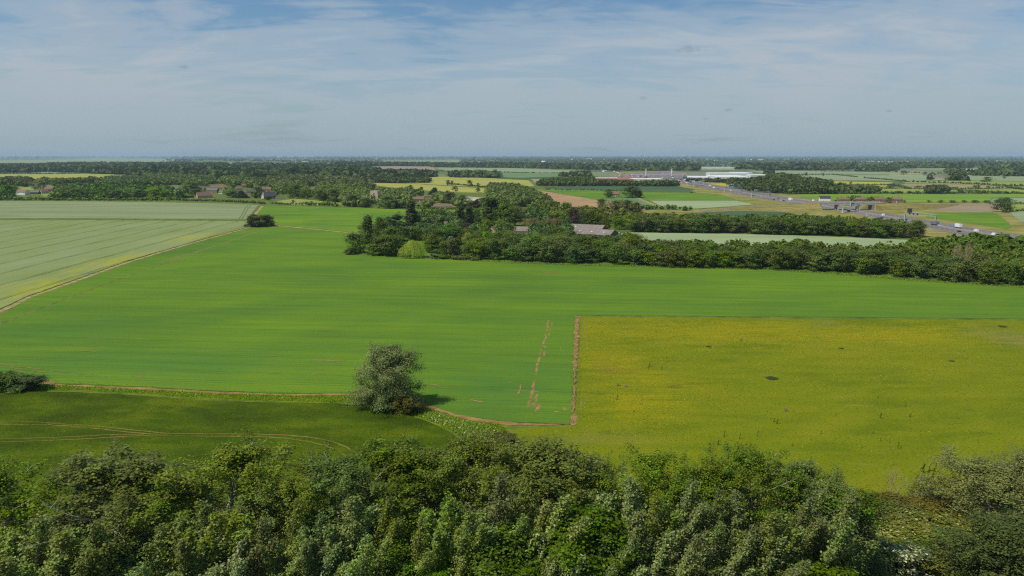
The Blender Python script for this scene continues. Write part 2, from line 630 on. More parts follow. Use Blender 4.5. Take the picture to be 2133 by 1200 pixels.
# ------------------------------------------------------------------ ground and fields
def ground_material():
    m = bpy.data.materials.new('ground_grass_and_far_fields')
    m.use_nodes = True
    nt = m.node_tree
    b = nt.nodes['Principled BSDF']
    g = N(nt, 'ShaderNodeNewGeometry')

    def noise(sx, sy, detail=4.0, off=0.0):
        mp = N(nt, 'ShaderNodeMapping', vector_type='TEXTURE')
        mp.inputs['Scale'].default_value = (sx, sy, 1.0)
        mp.inputs['Location'].default_value = (off, off, 0)
        nt.links.new(g.outputs['Position'], mp.inputs[0])
        n = N(nt, 'ShaderNodeTexNoise', in_Scale=1.0, in_Detail=detail, in_Roughness=0.65)
        nt.links.new(mp.outputs[0], n.inputs['Vector'])
        return n.outputs[0]
    near = RAMP(nt, noise(9, 6, 6.0), [(0.34, (0.055, 0.088, 0.014)), (0.5, (0.10, 0.145, 0.02)), (0.66, (0.165, 0.185, 0.035))])
    fi = noise(0.5, 0.5, 3.0)
    near = MIX(nt, 1.0, near, RAMP(nt, fi, [(0.2, 0.6), (0.8, 1.4)]), 'MULTIPLY')
    # far patchwork: irregular fields of different crops
    mp = N(nt, 'ShaderNodeMapping', vector_type='TEXTURE')
    mp.inputs['Scale'].default_value = (520, 380, 1.0)
    mp.inputs['Rotation'].default_value = (0, 0, 0.35)
    nt.links.new(g.outputs['Position'], mp.inputs[0])
    vo = N(nt, 'ShaderNodeTexVoronoi', in_Scale=1.0, in_Randomness=0.85)
    nt.links.new(mp.outputs[0], vo.inputs['Vector'])
    sp = N(nt, 'ShaderNodeSeparateColor')
    nt.links.new(vo.outputs['Color'], sp.inputs[0])
    far = RAMP(nt, sp.outputs[0], [(0.0, (0.13, 0.20, 0.06)), (0.18, (0.22, 0.27, 0.13)), (0.36, (0.08, 0.14, 0.035)),
                                   (0.52, (0.25, 0.28, 0.17)), (0.66, (0.20, 0.24, 0.07)), (0.8, (0.26, 0.25, 0.07)),
                                   (0.92, (0.26, 0.20, 0.13))], 'CONSTANT')
    far = MIX(nt, 1.0, far, (0.62, 0.68, 0.62), 'MULTIPLY')
    dist = N(nt, 'ShaderNodeVectorMath', operation='LENGTH')
    nt.links.new(g.outputs['Position'], dist.inputs[0])
    f = M(nt, 'DIVIDE', M(nt, 'SUBTRACT', dist.outputs['Value'], 1500.0), 500.0, clamp=True)
    nt.links.new(MIX(nt, f, near, far), b.inputs['Base Color'])
    b.inputs['Roughness'].default_value = 0.9
    b.inputs['Specular IOR Level'].default_value = 0.1
    bp = N(nt, 'ShaderNodeBump')
    bp.inputs['Strength'].default_value = 0.5
    bp.inputs['Distance'].default_value = 0.3
    nt.links.new(fi, bp.inputs['Height'])
    nt.links.new(bp.outputs[0], b.inputs['Normal'])
    return m


GR = 45000.0
me = bpy.data.meshes.new('ground')
rings = [0, 150, 400, 1200, 4000, 12000, GR]
vs, fs = [(0, 0, 0)], []
NA = 48
for ri in rings[1:]:
    for k in range(NA):
        a = 2 * math.pi * k / NA
        vs.append((ri * math.cos(a), ri * math.sin(a), 0))
for k in range(NA):
    fs.append((0, 1 + k, 1 + (k + 1) % NA))
for q in range(len(rings) - 2):
    for k in range(NA):
        a0, a1 = 1 + q * NA + k, 1 + q * NA + (k + 1) % NA
        fs.append((a0, a0 + NA, a1 + NA, a1))
me.from_pydata(vs, [], fs)
me.materials.append(ground_material())
tag(obj('ground', me), kind='structure')

# --- crop materials (base colours; the far ones have a little haze mixed in)
EARTH = (0.30, 0.20, 0.105)
YB = (0.29, 0.245, 0.004)


def zone(c, px, py, wpx, hpx, st=0.9, gr=2.5, turn=0.0):
    g0 = G(px, py)
    rx = (G(px + wpx, py) - g0).length
    ry = abs(G(px, py - hpx).y - G(px, py + hpx).y) / 2
    return (c, g0.x, g0.y, rx, ry, turn, st, gr)


PEA = fieldmat('pea_crop', [(0.078, 0.158, 0.020), (0.096, 0.185, 0.018), (0.122, 0.210, 0.016)], patch=20, streak=4.0,
               ang=math.radians(-5), fine=0.45, finek=0.34, bump=0.45, bdist=0.22, drill=(1.0, 70.0, 0.25), patch2=70,
               tram=[(math.cos(math.radians(-5)), math.sin(math.radians(-5)), 9.0, 3.0, (0.050, 0.115, 0.014), 1.8, 0.5, 0.55)],
               zones=[zone((0.058, 0.150, 0.036), 330, 765, 560, 60, 0.65, 4.0), zone((0.058, 0.150, 0.036), 1060, 810, 200, 90, 0.65, 4.0), zone((0.062, 0.152, 0.030), 150, 690, 260, 40, 0.5, 4.0), zone((0.16, 0.24, 0.016), 140, 726, 130, 10, 0.7, 3.0)],
               blobs=[(EARTH, 2.2, 8.0, 0.70, 0.05, 31.0)])
PEA2 = fieldmat('pea_crop_beyond', [(0.080, 0.165, 0.020), (0.110, 0.205, 0.018), (0.150, 0.24, 0.016)], patch=24, streak=3.0,
                ang=math.radians(-3), fine=0.6, finek=0.3, bump=0.3, drill=(2.0, 60.0, 0.1), patch2=90)
a_, b_ = G(77, 534), G(395, 462)
td = (b_ - a_).normalized()
def zone2(c, px, py, rx, ry, st=0.85):
    g0 = G(px, py)
    return (c, g0.x, g0.y, rx, ry, math.atan2(td.y, td.x), st, 4.0)


BARLEY = fieldmat('barley_crop', [(0.175, 0.225, 0.070), (0.198, 0.245, 0.095), (0.218, 0.262, 0.118)], patch=26, streak=3.5,
                  ang=math.atan2(td.y, td.x), fine=0.5, finek=0.22, bump=0.25, patch2=110,
                  tram=[(td.x, td.y, 24.0, 5.0, (0.07, 0.10, 0.03), 2.0, 1.0, 1.0)],
                  zones=[zone2((0.34, 0.33, 0.010), 90, 600, 55, 30, 1.0), zone2((0.34, 0.33, 0.010), 250, 545, 60, 26, 1.0), zone2((0.32, 0.32, 0.012), 400, 495, 60, 30, 0.8)])
BARLEY_CLEAN = fieldmat('barley_crop_clean', [(0.178, 0.218, 0.098), (0.200, 0.242, 0.118), (0.225, 0.262, 0.132)], patch=30, streak=5,
                        ang=0.02, fine=0.6, finek=0.15, bump=0.2, drill=(3.0, 60.0, 0.08))
BARLEY_PALE = fieldmat('barley_crop_pale', [(0.235, 0.30, 0.150), (0.26, 0.325, 0.17), (0.285, 0.345, 0.19)], patch=30, streak=5,
                       ang=-0.03, fine=0.7, finek=0.12, bump=0.2)
WHEAT = fieldmat('wheat_crop_dark', [(0.034, 0.060, 0.004), (0.054, 0.091, 0.004), (0.098, 0.136, 0.005)], patch=7, streak=2.2,
                 ang=math.radians(-12), fine=0.42, finek=0.55, bump=0.9, bdist=0.3, patch2=30, fstretch=1.3)
MEADOW = fieldmat('buttercup_meadow', [(0.112, 0.152, 0.005), (0.148, 0.180, 0.006), (0.178, 0.194, 0.008)], patch=6, streak=3.2,
                  ang=0.04, fine=0.4, finek=0.5, bump=0.8, bdist=0.25, patch2=38, fstretch=1.6,
                  zones=[zone(YB, 1480, 690, 380, 32), zone(YB, 1860, 700, 240, 28), zone(YB, 1290, 760, 130, 60, 0.75), zone(YB, 1330, 845, 130, 42, 0.9), zone(YB, 1400, 800, 140, 40, 0.6),
                         zone((0.24, 0.20, 0.075), 2110, 705, 100, 35, 0.8), zone((0.19, 0.165, 0.06), 1720, 675, 60, 10, 0.7), zone((0.16, 0.10, 0.03), 1270, 770, 60, 20, 0.7),
                         zone((0.20, 0.175, 0.045), 1250, 915, 170, 22, 0.6)],
                  blobs=[((0.235, 0.195, 0.095), 1.6, 5.0, 0.66, 0.07, 19.0), ((0.085, 0.105, 0.012), 5, 3.0, 0.62, 0.12, 63.0),
                         ((0.16, 0.10, 0.035), 3.0, 3.0, 0.69, 0.06, 83.0)])
ROUGH = fieldmat('rough_grass', [(0.14, 0.155, 0.03), (0.22, 0.205, 0.055), (0.31, 0.26, 0.10)], patch=9, streak=3.0, ang=0.1, fine=0.7,
                 finek=0.4, bump=0.6, patch2=40, blobs=[((0.27, 0.20, 0.12), 4.0, 3.0, 0.61, 0.1, 5.0)])
LUSH = fieldmat('lush_verge_grass', [(0.085, 0.15, 0.010), (0.125, 0.19, 0.012), (0.175, 0.215, 0.018)], patch=4, streak=3.0, ang=-0.05,
                fine=0.35, finek=0.5, bump=0.8, blobs=[((0.05, 0.075, 0.012), 2.0, 2.0, 0.6, 0.1, 3.0)])
SOIL = fieldmat('bare_soil', [(0.20, 0.125, 0.048), (0.265, 0.168, 0.066), (0.33, 0.215, 0.092)], patch=3, streak=2, fine=0.3, finek=0.35, bump=0.6)
TRACK = fieldmat('track_dirt', [(0.22, 0.17, 0.075), (0.31, 0.24, 0.11), (0.38, 0.30, 0.155)], patch=4, streak=3, fine=0.4, finek=0.3, bump=0.4,
                 blobs=[((0.13, 0.14, 0.03), 2.5, 4.0, 0.55, 0.1, 5.0)])
PLOUGH = fieldmat('ploughed_soil', [(0.27, 0.175, 0.085), (0.33, 0.22, 0.115), (0.37, 0.26, 0.145)], patch=14, streak=5, ang=-0.5, fine=1.0,
                  finek=0.2, bump=0.4, drill=(2.5, 60, 0.12))
BEET = fieldmat('dark_leafy_crop', [(0.055, 0.095, 0.045), (0.065, 0.11, 0.05), (0.08, 0.125, 0.055)], patch=30, streak=5, fine=1.0, finek=0.15, bump=0.3)
RAPE = fieldmat('yellowing_crop', [(0.26, 0.275, 0.055), (0.30, 0.305, 0.065), (0.34, 0.33, 0.085)], patch=30, streak=6, ang=-0.08, fine=1.2, finek=0.15,
                bump=0.3, drill=(4.0, 90, 0.09))
MUSTARD = fieldmat('mustard_crop', [(0.33, 0.29, 0.04), (0.37, 0.32, 0.045), (0.40, 0.35, 0.06)], patch=30, streak=6, fine=1.2, finek=0.15, bump=0.3)
PALEGREEN = fieldmat('pale_green_crop', [(0.19, 0.245, 0.13), (0.215, 0.27, 0.15), (0.24, 0.29, 0.16)], patch=40, streak=6, fine=1.5, finek=0.12, bump=0.2)
MIDGREEN = fieldmat('mid_green_crop', [(0.11, 0.185, 0.075), (0.125, 0.205, 0.085), (0.14, 0.22, 0.09)], patch=40, streak=6, fine=1.5, finek=0.12, bump=0.2)
BRIGHT = fieldmat('bright_green_crop', [(0.115, 0.22, 0.03), (0.145, 0.25, 0.03), (0.175, 0.27, 0.035)], patch=40, streak=6, fine=1.5, finek=0.12, bump=0.2)
YGREEN = fieldmat('yellow_green_grass', [(0.19, 0.235, 0.05), (0.22, 0.265, 0.06), (0.25, 0.28, 0.075)], patch=30, streak=5, fine=1.5, finek=0.15, bump=0.2)
TAN = fieldmat('tan_stubble', [(0.23, 0.20, 0.10), (0.26, 0.225, 0.12), (0.29, 0.25, 0.135)], patch=25, streak=4, fine=1.2, finek=0.2, bump=0.3)
BROWNISH = fieldmat('brown_field', [(0.24, 0.19, 0.125), (0.265, 0.21, 0.14), (0.29, 0.235, 0.155)], patch=40, streak=6, fine=1.5, finek=0.12, bump=0.2)

# --- near fields
sheet('pea_field', [(-40, 700), (5, 655), (60, 622), (150, 591), (260, 551), (335, 528), (420, 503), (515, 478), (545, 474), (585, 472.5),
                    (735, 487), (1000, 500), (1330, 500), (1700, 520), (2300, 560), (2300, 664), (2133, 664.5), (1600, 660), (1203, 656.5),
                    (1199, 720), (1194, 800), (1190, 884), (1100, 881), (1050, 878), (960, 866), (880, 845), (850, 832), (770, 822),
                    (740, 819), (600, 820), (450, 815), (300, 806), (120, 799), (88, 790), (40, 776), (-60, 770)], 0.12, PEA)
sheet('pea_field', [(548, 430), (560, 428.5), (720, 432.8), (840, 436.5), (1045, 440), (1045, 497), (900, 494), (735, 484), (640, 474),
                    (578, 468.5), (563, 460), (535, 447)], 0.12, PEA2)
sheet('barley_field', [(-80, 418.3), (200, 420), (350, 422), (470, 424.5), (540, 427), (513, 457.5), (350, 456.5), (180, 455), (-80, 455)], 0.22, BARLEY_CLEAN)
sheet('barley_field', [(-80, 459.5), (100, 458.5), (350, 460), (508, 461), (524, 464), (526, 470), (510, 475), (420, 499), (335, 523.5),
                       (260, 546), (150, 585), (60, 616), (0, 644), (-80, 690)], 0.22, BARLEY)
sheet('wheat_field', [(-60, 818), (0, 818), (160, 819), (300, 827), (420, 836), (560, 841), (700, 842), (760, 848), (830, 862), (890, 880),
                      (940, 905), (975, 930), (985, 960), (960, 1020), (700, 1080), (300, 1090), (-60, 1075)], 0.35, WHEAT)
sheet('meadow', [(1208, 660), (1600, 664), (2133, 668.5), (2260, 669), (2260, 1080), (2000, 1075), (1780, 1090), (1300, 1040), (1060, 1000),
                 (1030, 950), (1045, 900), (1110, 891), (1196, 889), (1203, 800), (1207, 720)], 0.10, MEADOW)
sheet('grass_verge', [(-40, 800), (88, 800), (300, 812), (450, 820), (640, 825), (740, 824), (770, 828), (850, 838), (960, 872), (1050, 884),
                      (1070, 900), (1040, 940), (1030, 970), (990, 950), (950, 905), (890, 876), (830, 858), (760, 843), (560, 836), (420, 831),
                      (300, 822), (160, 814), (-40, 813)], 0.05, LUSH)
# soil margins and tracks
sheet('bare_soil', [(1199, 660), (1206, 660), (1204, 720), (1201, 760), (1197.5, 800), (1198.5, 850), (1201, 884), (1189, 887), (1191, 850), (1195, 800),
                    (1195, 720)], 0.125, SOIL, jit=1.5, rel=0.003)
sheet('bare_soil', [(870, 841), (920, 855), (970, 868), (1050, 879), (1110, 882), (1150, 884), (1190, 886), (1110, 886), (1050, 885), (990, 877),
                    (960, 871), (910, 857)], 0.128, SOIL, jit=1.8, rel=0.004)
sheet('bare_soil', [(80, 789), (100, 793), (125, 802), (300, 808.5), (450, 817), (600, 822), (700, 821), (745, 820), (745, 823), (640, 825.5),
                    (450, 821), (300, 812), (120, 805), (90, 800)], 0.131, SOIL, jit=1.6, rel=0.004)
for i, (pl, w) in enumerate([([(1142, 668), (1139, 690), (1134, 712), (1124, 740), (1117, 775), (1110, 810), (1104, 838), (1100, 848)], 1.1),
                             ([(1150, 672), (1146, 690), (1143, 700)], 0.9), ([(1136, 722), (1133, 742)], 0.9),
                             ([(1124, 790), (1121, 810), (1118, 830), (1113, 846)], 0.9), ([(1100, 842), (1112, 845), (1124, 843), (1114, 858)], 1.3),
                             ([(1090, 798), (1084, 812), (1079, 822)], 0.9), ([(1060, 797), (1065, 798)], 1.2), ([(1168, 725), (1167, 730)], 0.5),
                             ([(1157, 858), (1161, 860)], 1.1), ([(1175, 850), (1177, 856)], 1.1), ([(980, 833), (1010, 840)], 0.8),
                             ([(860, 799), (905, 803), (960, 812)], 0.35), ([(560, 742), (590, 744)], 0.8), ([(640, 751), (720, 754)], 0.8),
                             ([(650, 779), (690, 782), (750, 783)], 0.6), ([(560, 778), (600, 780)], 0.5), ([(170, 732), (200, 734)], 1.2),
                             ([(190, 781), (240, 784), (300, 786)], 0.5), ([(0, 759), (30, 764), (80, 770), (190, 783)], 0.5),
                             ([(0, 764), (40, 770), (100, 778)], 0.5), ([(1080, 566), (1120, 567), (1160, 569)], 1.0), ([(1136, 568), (1165, 569)], 2.0),
                             ([(727, 528), (745, 530)], 2.2)]):
    ribbon('bare_soil', [G(*p) for p in pl], w * 0.6, 0.135 + 0.004 * i, SOIL, jit=0.12, wvar=0.45, seed=i, gaps=0.3 if w < 1.0 else 0.12)
# tracks between the fields
ribbon('track', [G(*p) for p in [(-60, 672), (0, 649), (60, 619.5), (150, 588), (260, 548.5), (335, 525.5), (420, 501), (505, 478), (522, 473)]], 2.6, 0.02, TRACK, jit=0.15, wvar=0.15)
ribbon('track', [G(*p) for p in [(546, 429), (540, 438), (530, 448), (524, 458)]], 3.6, 0.024, TRACK, jit=0.15, wvar=0.12)
ribbon('track', [G(*p) for p in [(567, 464), (580, 470), (640, 476), (735, 485.5), (800, 490)]], 4.0, 0.028, TRACK, jit=0.2, wvar=0.15)
ribbon('track', [G(*p) for p in [(520, 459), (400, 458), (200, 456.5), (-60, 457)]], 3.0, 0.032, LUSH, jit=0.2, wvar=0.15)
SOILGREEN = fieldmat('worn_crop', [(0.11, 0.15, 0.03), (0.17, 0.17, 0.05), (0.22, 0.18, 0.08)], patch=3, streak=3, fine=0.4, finek=0.4, bump=0.4)
ribbon('wheel_track', [G(*p) for p in [(556, 477), (527, 486), (480, 502), (420, 522), (330, 548)]], 1.6, 0.128, SOILGREEN, jit=0.2, wvar=0.3)
ribbon('wheel_track', [G(*p) for p in [(420, 526), (330, 554), (200, 600), (80, 645), (0, 676)]], 0.7, 0.128, SOILGREEN, jit=0.1, wvar=0.3)
ribbon('wheel_track', [G(*p) for p in [(408, 528), (320, 557), (190, 603), (70, 648), (-10, 679)]], 0.5, 0.128, SOILGREEN, jit=0.1, wvar=0.3)
# tramlines of the upper barley field
DARKCROP = fieldmat('tramline_gap', [(0.09, 0.115, 0.04), (0.11, 0.135, 0.045), (0.13, 0.15, 0.05)], patch=4, streak=3, fine=0.5, finek=0.3, bump=0.3)
ribbon('tramline', [G(*p) for p in [(517, 427), (510, 436), (505, 446), (498, 456.5)]], 1.1, 0.226, DARKCROP)
ribbon('tramline', [G(*p) for p in [(523, 427), (516, 436), (511, 446), (504, 456.5)]], 1.1, 0.226, DARKCROP)
# curved tramlines of the wheat field: flattened crop showing the soil
TRAM = fieldmat('tramline_soil', [(0.10, 0.10, 0.014), (0.15, 0.135, 0.022), (0.20, 0.155, 0.045)], patch=4, streak=5, fine=0.3, finek=0.4, bump=0.5)
for i, pl in enumerate([[(-20, 879), (60, 881), (120, 885), (200, 890), (280, 899), (350, 905.5), (430, 906.5), (530, 907), (600, 909), (650, 914), (690, 922), (720, 933), (742, 949), (756, 966)],
                        [(-20, 886), (60, 887), (130, 889), (200, 895), (270, 903), (350, 910), (430, 911.5), (530, 912), (590, 915), (640, 922), (680, 932), (708, 944), (730, 962), (742, 976)],
                        [(-20, 917), (60, 916), (140, 913), (220, 909), (300, 907)], [(-20, 924), (60, 922), (150, 918.5), (230, 914), (330, 909)]]):
    ribbon('tramline', [G(*p) for p in pl], 0.42, 0.356 + 0.004 * i, TRAM, jit=0.06, wvar=0.35, seed=50 + i)
# faint wheel marks in the meadow
for i, pl in enumerate([[(1693, 680), (1697, 695), (1697, 720)], [(1701, 680), (1705, 695), (1704, 722), (1716, 735)], [(1215, 668), (1212, 720), (1209, 740)],
                        [(1209, 820), (1211, 840), (1212, 858)], [(1100, 905), (1160, 911), (1230, 908)], [(1080, 915), (1150, 922), (1240, 925)]]):
    ribbon('wheel_track', [G(*p) for p in pl], 0.28, 0.106 + 0.004 * i, SOILGREEN, jit=0.08, wvar=0.4, seed=80 + i, gaps=0.25)

# --- middle and far fields
def far_field(name, z, mat, px):
    return sheet(name, px, z, mat, jit=0.5, rel=0.012)


far_field('barley_field', 0.5, BARLEY_PALE, [(1262, 484), (1300, 485.5), (1500, 488), (1700, 493), (1890, 501), (1930, 507), (1840, 520), (1480, 512), (1290, 503)])
far_field('paddock', 0.06, YGREEN, [(567, 422), (590, 417), (612, 414), (660, 417), (712, 422.5), (706, 428), (605, 427)])
far_field('rough_grass', 0.02, ROUGH, [(1335, 438), (1460, 436), (1575, 426), (1535, 417), (1495, 404), (1452, 402), (1440, 397), (1410, 386), (1385, 376), (1300, 372),
                                       (1270, 366), (1300, 358), (1400, 356), (1470, 372), (1545, 391), (1640, 405), (1700, 416), (1760, 422), (2095, 422), (2140, 470), (2160, 540),
                                       (1930, 500), (1700, 462), (1500, 452), (1335, 448)])
far_field('dark_crop_field', 0.30, BEET, [(1420, 446), (1470, 442), (1546, 440), (1625, 441.5), (1672, 449), (1640, 456), (1400, 453)])
far_field('ploughed_field', 0.08, PLOUGH, [(1119, 396), (1180, 406), (1245, 417), (1339, 428.5), (1345, 436), (1240, 455), (1150, 440), (1125, 405)])
far_field('green_field', 0.25, MIDGREEN, [(1243, 416.5), (1300, 412), (1324, 412), (1374, 432), (1339, 428)])
far_field('green_field', 0.25, PEA2, [(1116, 394), (1256, 397), (1335, 400.5), (1400, 402), (1490, 404), (1532, 417.5), (1440, 417.8), (1352, 417.5), (1325, 410.5), (1300, 411.5), (1243, 416), (1180, 405)])
far_field('barley_field', 0.40, BARLEY_PALE, [(1354, 418.4), (1440, 418.6), (1534, 418.4), (1572, 426.5), (1530, 430), (1456, 435), (1400, 436), (1381, 430)])
ribbon('farm_track', [G(*p) for p in [(1322, 410.5), (1345, 420), (1364, 427.5), (1378, 432.5)]], 6.0, 0.29, TRACK)
far_field('dark_crop_field', 0.32, BEET, [(1125, 389.5), (1260, 387.5), (1412, 388.5), (1448, 395), (1425, 400), (1331, 399.3), (1162, 395.3)])
far_field('yellowing_field', 0.5, RAPE, [(741, 374), (800, 371), (867, 368), (980, 369.5), (1100, 376), (1113, 388), (1085, 391.5), (1030, 391), (930, 386), (850, 382), (760, 379)])
far_field('yellowing_field', 0.46, RAPE, [(765, 381), (850, 383), (930, 388), (1009, 393), (1008, 402), (925, 400), (850, 394), (784, 387)])
far_field('green_field', 0.06, YGREEN, [(1095, 425), (1150, 427), (1140, 444), (1100, 444)])
far_field('tan_field', 0.5, TAN, [(1105, 373), (1185, 372.5), (1190, 380), (1118, 383)])
far_field('tan_field', 0.5, BROWNISH, [(736, 348), (831, 346.5), (906, 347.5), (906, 355), (812, 357), (790, 356)])
far_field('pale_field', 0.55, PALEGREEN, [(906, 349), (1040, 350), (1140, 353), (1228, 358), (1225, 360), (1100, 359.5), (930, 356)])
far_field('green_field', 0.45, MIDGREEN, [(932, 357.5), (1040, 360), (1170, 360.5), (1225, 361), (1165, 368), (1087, 371), (1037, 369), (1010, 364)])
far_field('tan_field', 0.6, TAN, [(1165, 368.5), (1228, 364), (1240, 368), (1185, 371)])
far_field('tan_field', 0.8, TAN, [(1160, 348), (1235, 348), (1235, 350.5), (1160, 350.5)])
far_field('yellow_field', 0.5, RAPE, [(-60, 363.5), (156, 362.5), (281, 364.5), (330, 368), (215, 374), (180, 379), (140, 380.5), (-60, 376)])
far_field('pale_field', 0.5, PALEGREEN, [(-60, 358.5), (100, 359), (162, 361), (-60, 361.5)])
far_field('yellow_field', 0.3, YGREEN, [(40, 387), (90, 388), (195, 385), (210, 388), (150, 393), (80, 397), (45, 395)])
far_field('lawn', 0.1, YGREEN, [(225, 389), (285, 386.5), (285, 393), (225, 394)])
far_field('paddock', 0.1, YGREEN, [(85, 404), (130, 402.5), (255, 404), (258, 409), (90, 409)])
far_field('pale_field', 0.8, PALEGREEN, [(-80, 335), (94, 333), (202, 330), (365, 331), (372, 341), (206, 339.5), (94, 340), (-80, 343)])
far_field('pale_field', 1.0, PALEGREEN, [(800, 335), (960, 334), (960, 338), (800, 339.5)])
far_field('green_field', 0.7, YGREEN, [(584, 357), (669, 354), (684, 356), (631, 361), (600, 361)])
far_field('pale_field', 0.5, PALEGREEN, [(490, 370.5), (543, 370.5), (543, 373), (495, 373)])
far_field('yellow_field', 0.5, RAPE, [(500, 374.5), (533, 373.6), (524, 379.5), (512, 378)])
far_field('pale_field', 0.9, PALEGREEN, [(415, 338), (510, 339), (640, 342), (640, 345), (500, 343), (415, 341)])
far_field('green_field', 0.7, YGREEN, [(690, 361), (718, 361), (718, 364), (690, 364)])
# right of the motorway
far_field('bright_field', 0.3, BRIGHT, [(1640, 405.5), (1800, 404.6), (2200, 404.5), (2200, 412), (2068, 412.5), (2060, 420.5), (1900, 421.3), (1733, 420), (1690, 414)])
far_field('pale_field', 0.35, PALEGREEN, [(2070, 413), (2200, 412.5), (2200, 423), (2100, 423), (2062, 420)])
far_field('tan_field', 0.12, BROWNISH, [(1915, 425), (2000, 424.5), (2084, 425), (2078, 440), (2030, 442), (1958, 440)])
far_field('pea_field', 0.2, PEA2, [(1902, 444), (1980, 443), (2069, 442.5), (2095, 458), (2108, 473), (2096, 478), (2030, 467), (1949, 456)])
far_field('pale_field', 0.5, PALEGREEN, [(2100, 441), (2200, 441), (2200, 475), (2124, 462)])
far_field('green_field', 0.3, YGREEN, [(2106, 426), (2200, 426), (2200, 439), (2106, 439.5)])
far_field('green_field', 0.4, YGREEN, [(1810, 393.5), (1926, 394.5), (1930, 402), (1834, 402)])
far_field('tan_field', 0.42, TAN, [(1886, 383), (1960, 383.5), (2050, 386), (2105, 392), (2000, 393), (1902, 392.5), (1868, 388)])
far_field('green_field', 0.44, YGREEN, [(1980, 396.5), (2080, 394), (2105, 393), (2200, 403), (1977, 402.2)])
far_field('green_field', 0.46, YGREEN, [(2110, 389), (2200, 391), (2200, 400), (2120, 394)])
far_field('mustard_field', 0.5, MUSTARD, [(1660, 375.5), (1733, 378), (1860, 380.5), (1855, 384.5), (1760, 384), (1668, 379)])
far_field('green_field', 0.48, YGREEN, [(1730, 385), (1850, 386), (1842, 391.5), (1733, 391.5)])
far_field('yellow_field', 0.52, YGREEN, [(1878, 378.5), (1996, 377), (2200, 379.5), (2200, 389), (2050, 385), (1885, 381.5)])
far_field('pale_field', 0.6, PALEGREEN, [(1600, 366), (1733, 364.5), (1930, 366.5), (1942, 370.5), (1996, 375.5), (1875, 377.5), (1800, 376), (1733, 375.5), (1650, 374)])
far_field('pale_field', 0.65, PALEGREEN, [(1557, 356), (1650, 355.5), (1800, 358), (1940, 361), (1930, 364), (1733, 362.5), (1600, 363)])
far_field('yellow_field', 0.66, RAPE, [(1850, 363.8), (1925, 365), (1925, 366.4), (1850, 365.6)])
far_field('pale_field', 0.62, PALEGREEN, [(1998, 365), (2200, 366), (2200, 378.5), (2014, 376)])
far_field('brown_field', 0.7, BROWNISH, [(1813, 357), (1920, 357.5), (2000, 360), (1930, 360.5)])
far_field('pale_field', 0.8, PALEGREEN, [(1740, 348), (1830, 347.5), (1870, 352), (1760, 351.5)])
far_field('pale_field', 0.85, PALEGREEN, [(1910, 350.5), (2070, 351.5), (2070, 354.5), (1900, 353)])
far_field('yellow_field', 0.5, MUSTARD, [(1480, 383), (1520, 382.5), (1518, 388.5), (1500, 387)])
far_field('pale_field', 0.8, PALEGREEN, [(1330, 350), (1460, 350.5), (1600, 352), (1600, 354.5), (1440, 353.5), (1330, 352.5)])

# ------------------------------------------------------------------ tree building
def tubes(paths, sides=5):
    """tapered limbs: list of (points (n,3), radii (n,))"""
    vs, fs = [], []
    b = 0
    ang = np.linspace(0, 2 * np.pi, sides, endpoint=False)
    ca, sa = np.cos(ang)[None, :, None], np.sin(ang)[None, :, None]
    for pts, rad in paths:
        pts = np.asarray(pts, float)
        n = len(pts)
        t = np.gradient(pts, axis=0)
        t /= np.linalg.norm(t, axis=1, keepdims=True) + 1e-9
        ref = np.array([1.0, 0.3, 0.1]) if abs(t[0][2]) > 0.7 else np.array([0.1, 0.2, 1.0])
        u = np.cross(t, ref)
        u /= np.linalg.norm(u, axis=1, keepdims=True) + 1e-9
        w = np.cross(t, u)
        r = np.asarray(rad)[:, None, None]
        ring = pts[:, None, :] + r * (u[:, None, :] * ca + w[:, None, :] * sa)
        vs.append(ring.reshape(-1, 3))
        i = np.arange(n - 1)[:, None] * sides
        j = np.arange(sides)[None, :]
        k = (j + 1) % sides
        q = np.stack([i + j, i + k, i + sides + k, i + sides + j], -1).reshape(-1, 4) + b
        fs.append(q)
        b += n * sides
    return np.concatenate(vs), np.concatenate(fs)


def unit(v):
    return v / (np.linalg.norm(v) + 1e-9)


PROFILES = {
    'round': lambda t: math.sqrt(max(0.05, 1 - (2 * t - 0.85) ** 2 * 0.85)),
    'dome': lambda t: math.sqrt(max(0.04, 1 - t * t)),
    'cone': lambda t: max(0.06, 1 - t),
    'column': lambda t: 0.55 + 0.45 * math.sin(math.pi * min(1, 0.18 + 0.75 * t)),
    'egg': lambda t: max(0.12, math.sin(math.pi * (0.22 + 0.74 * t)) ** 0.8),
}


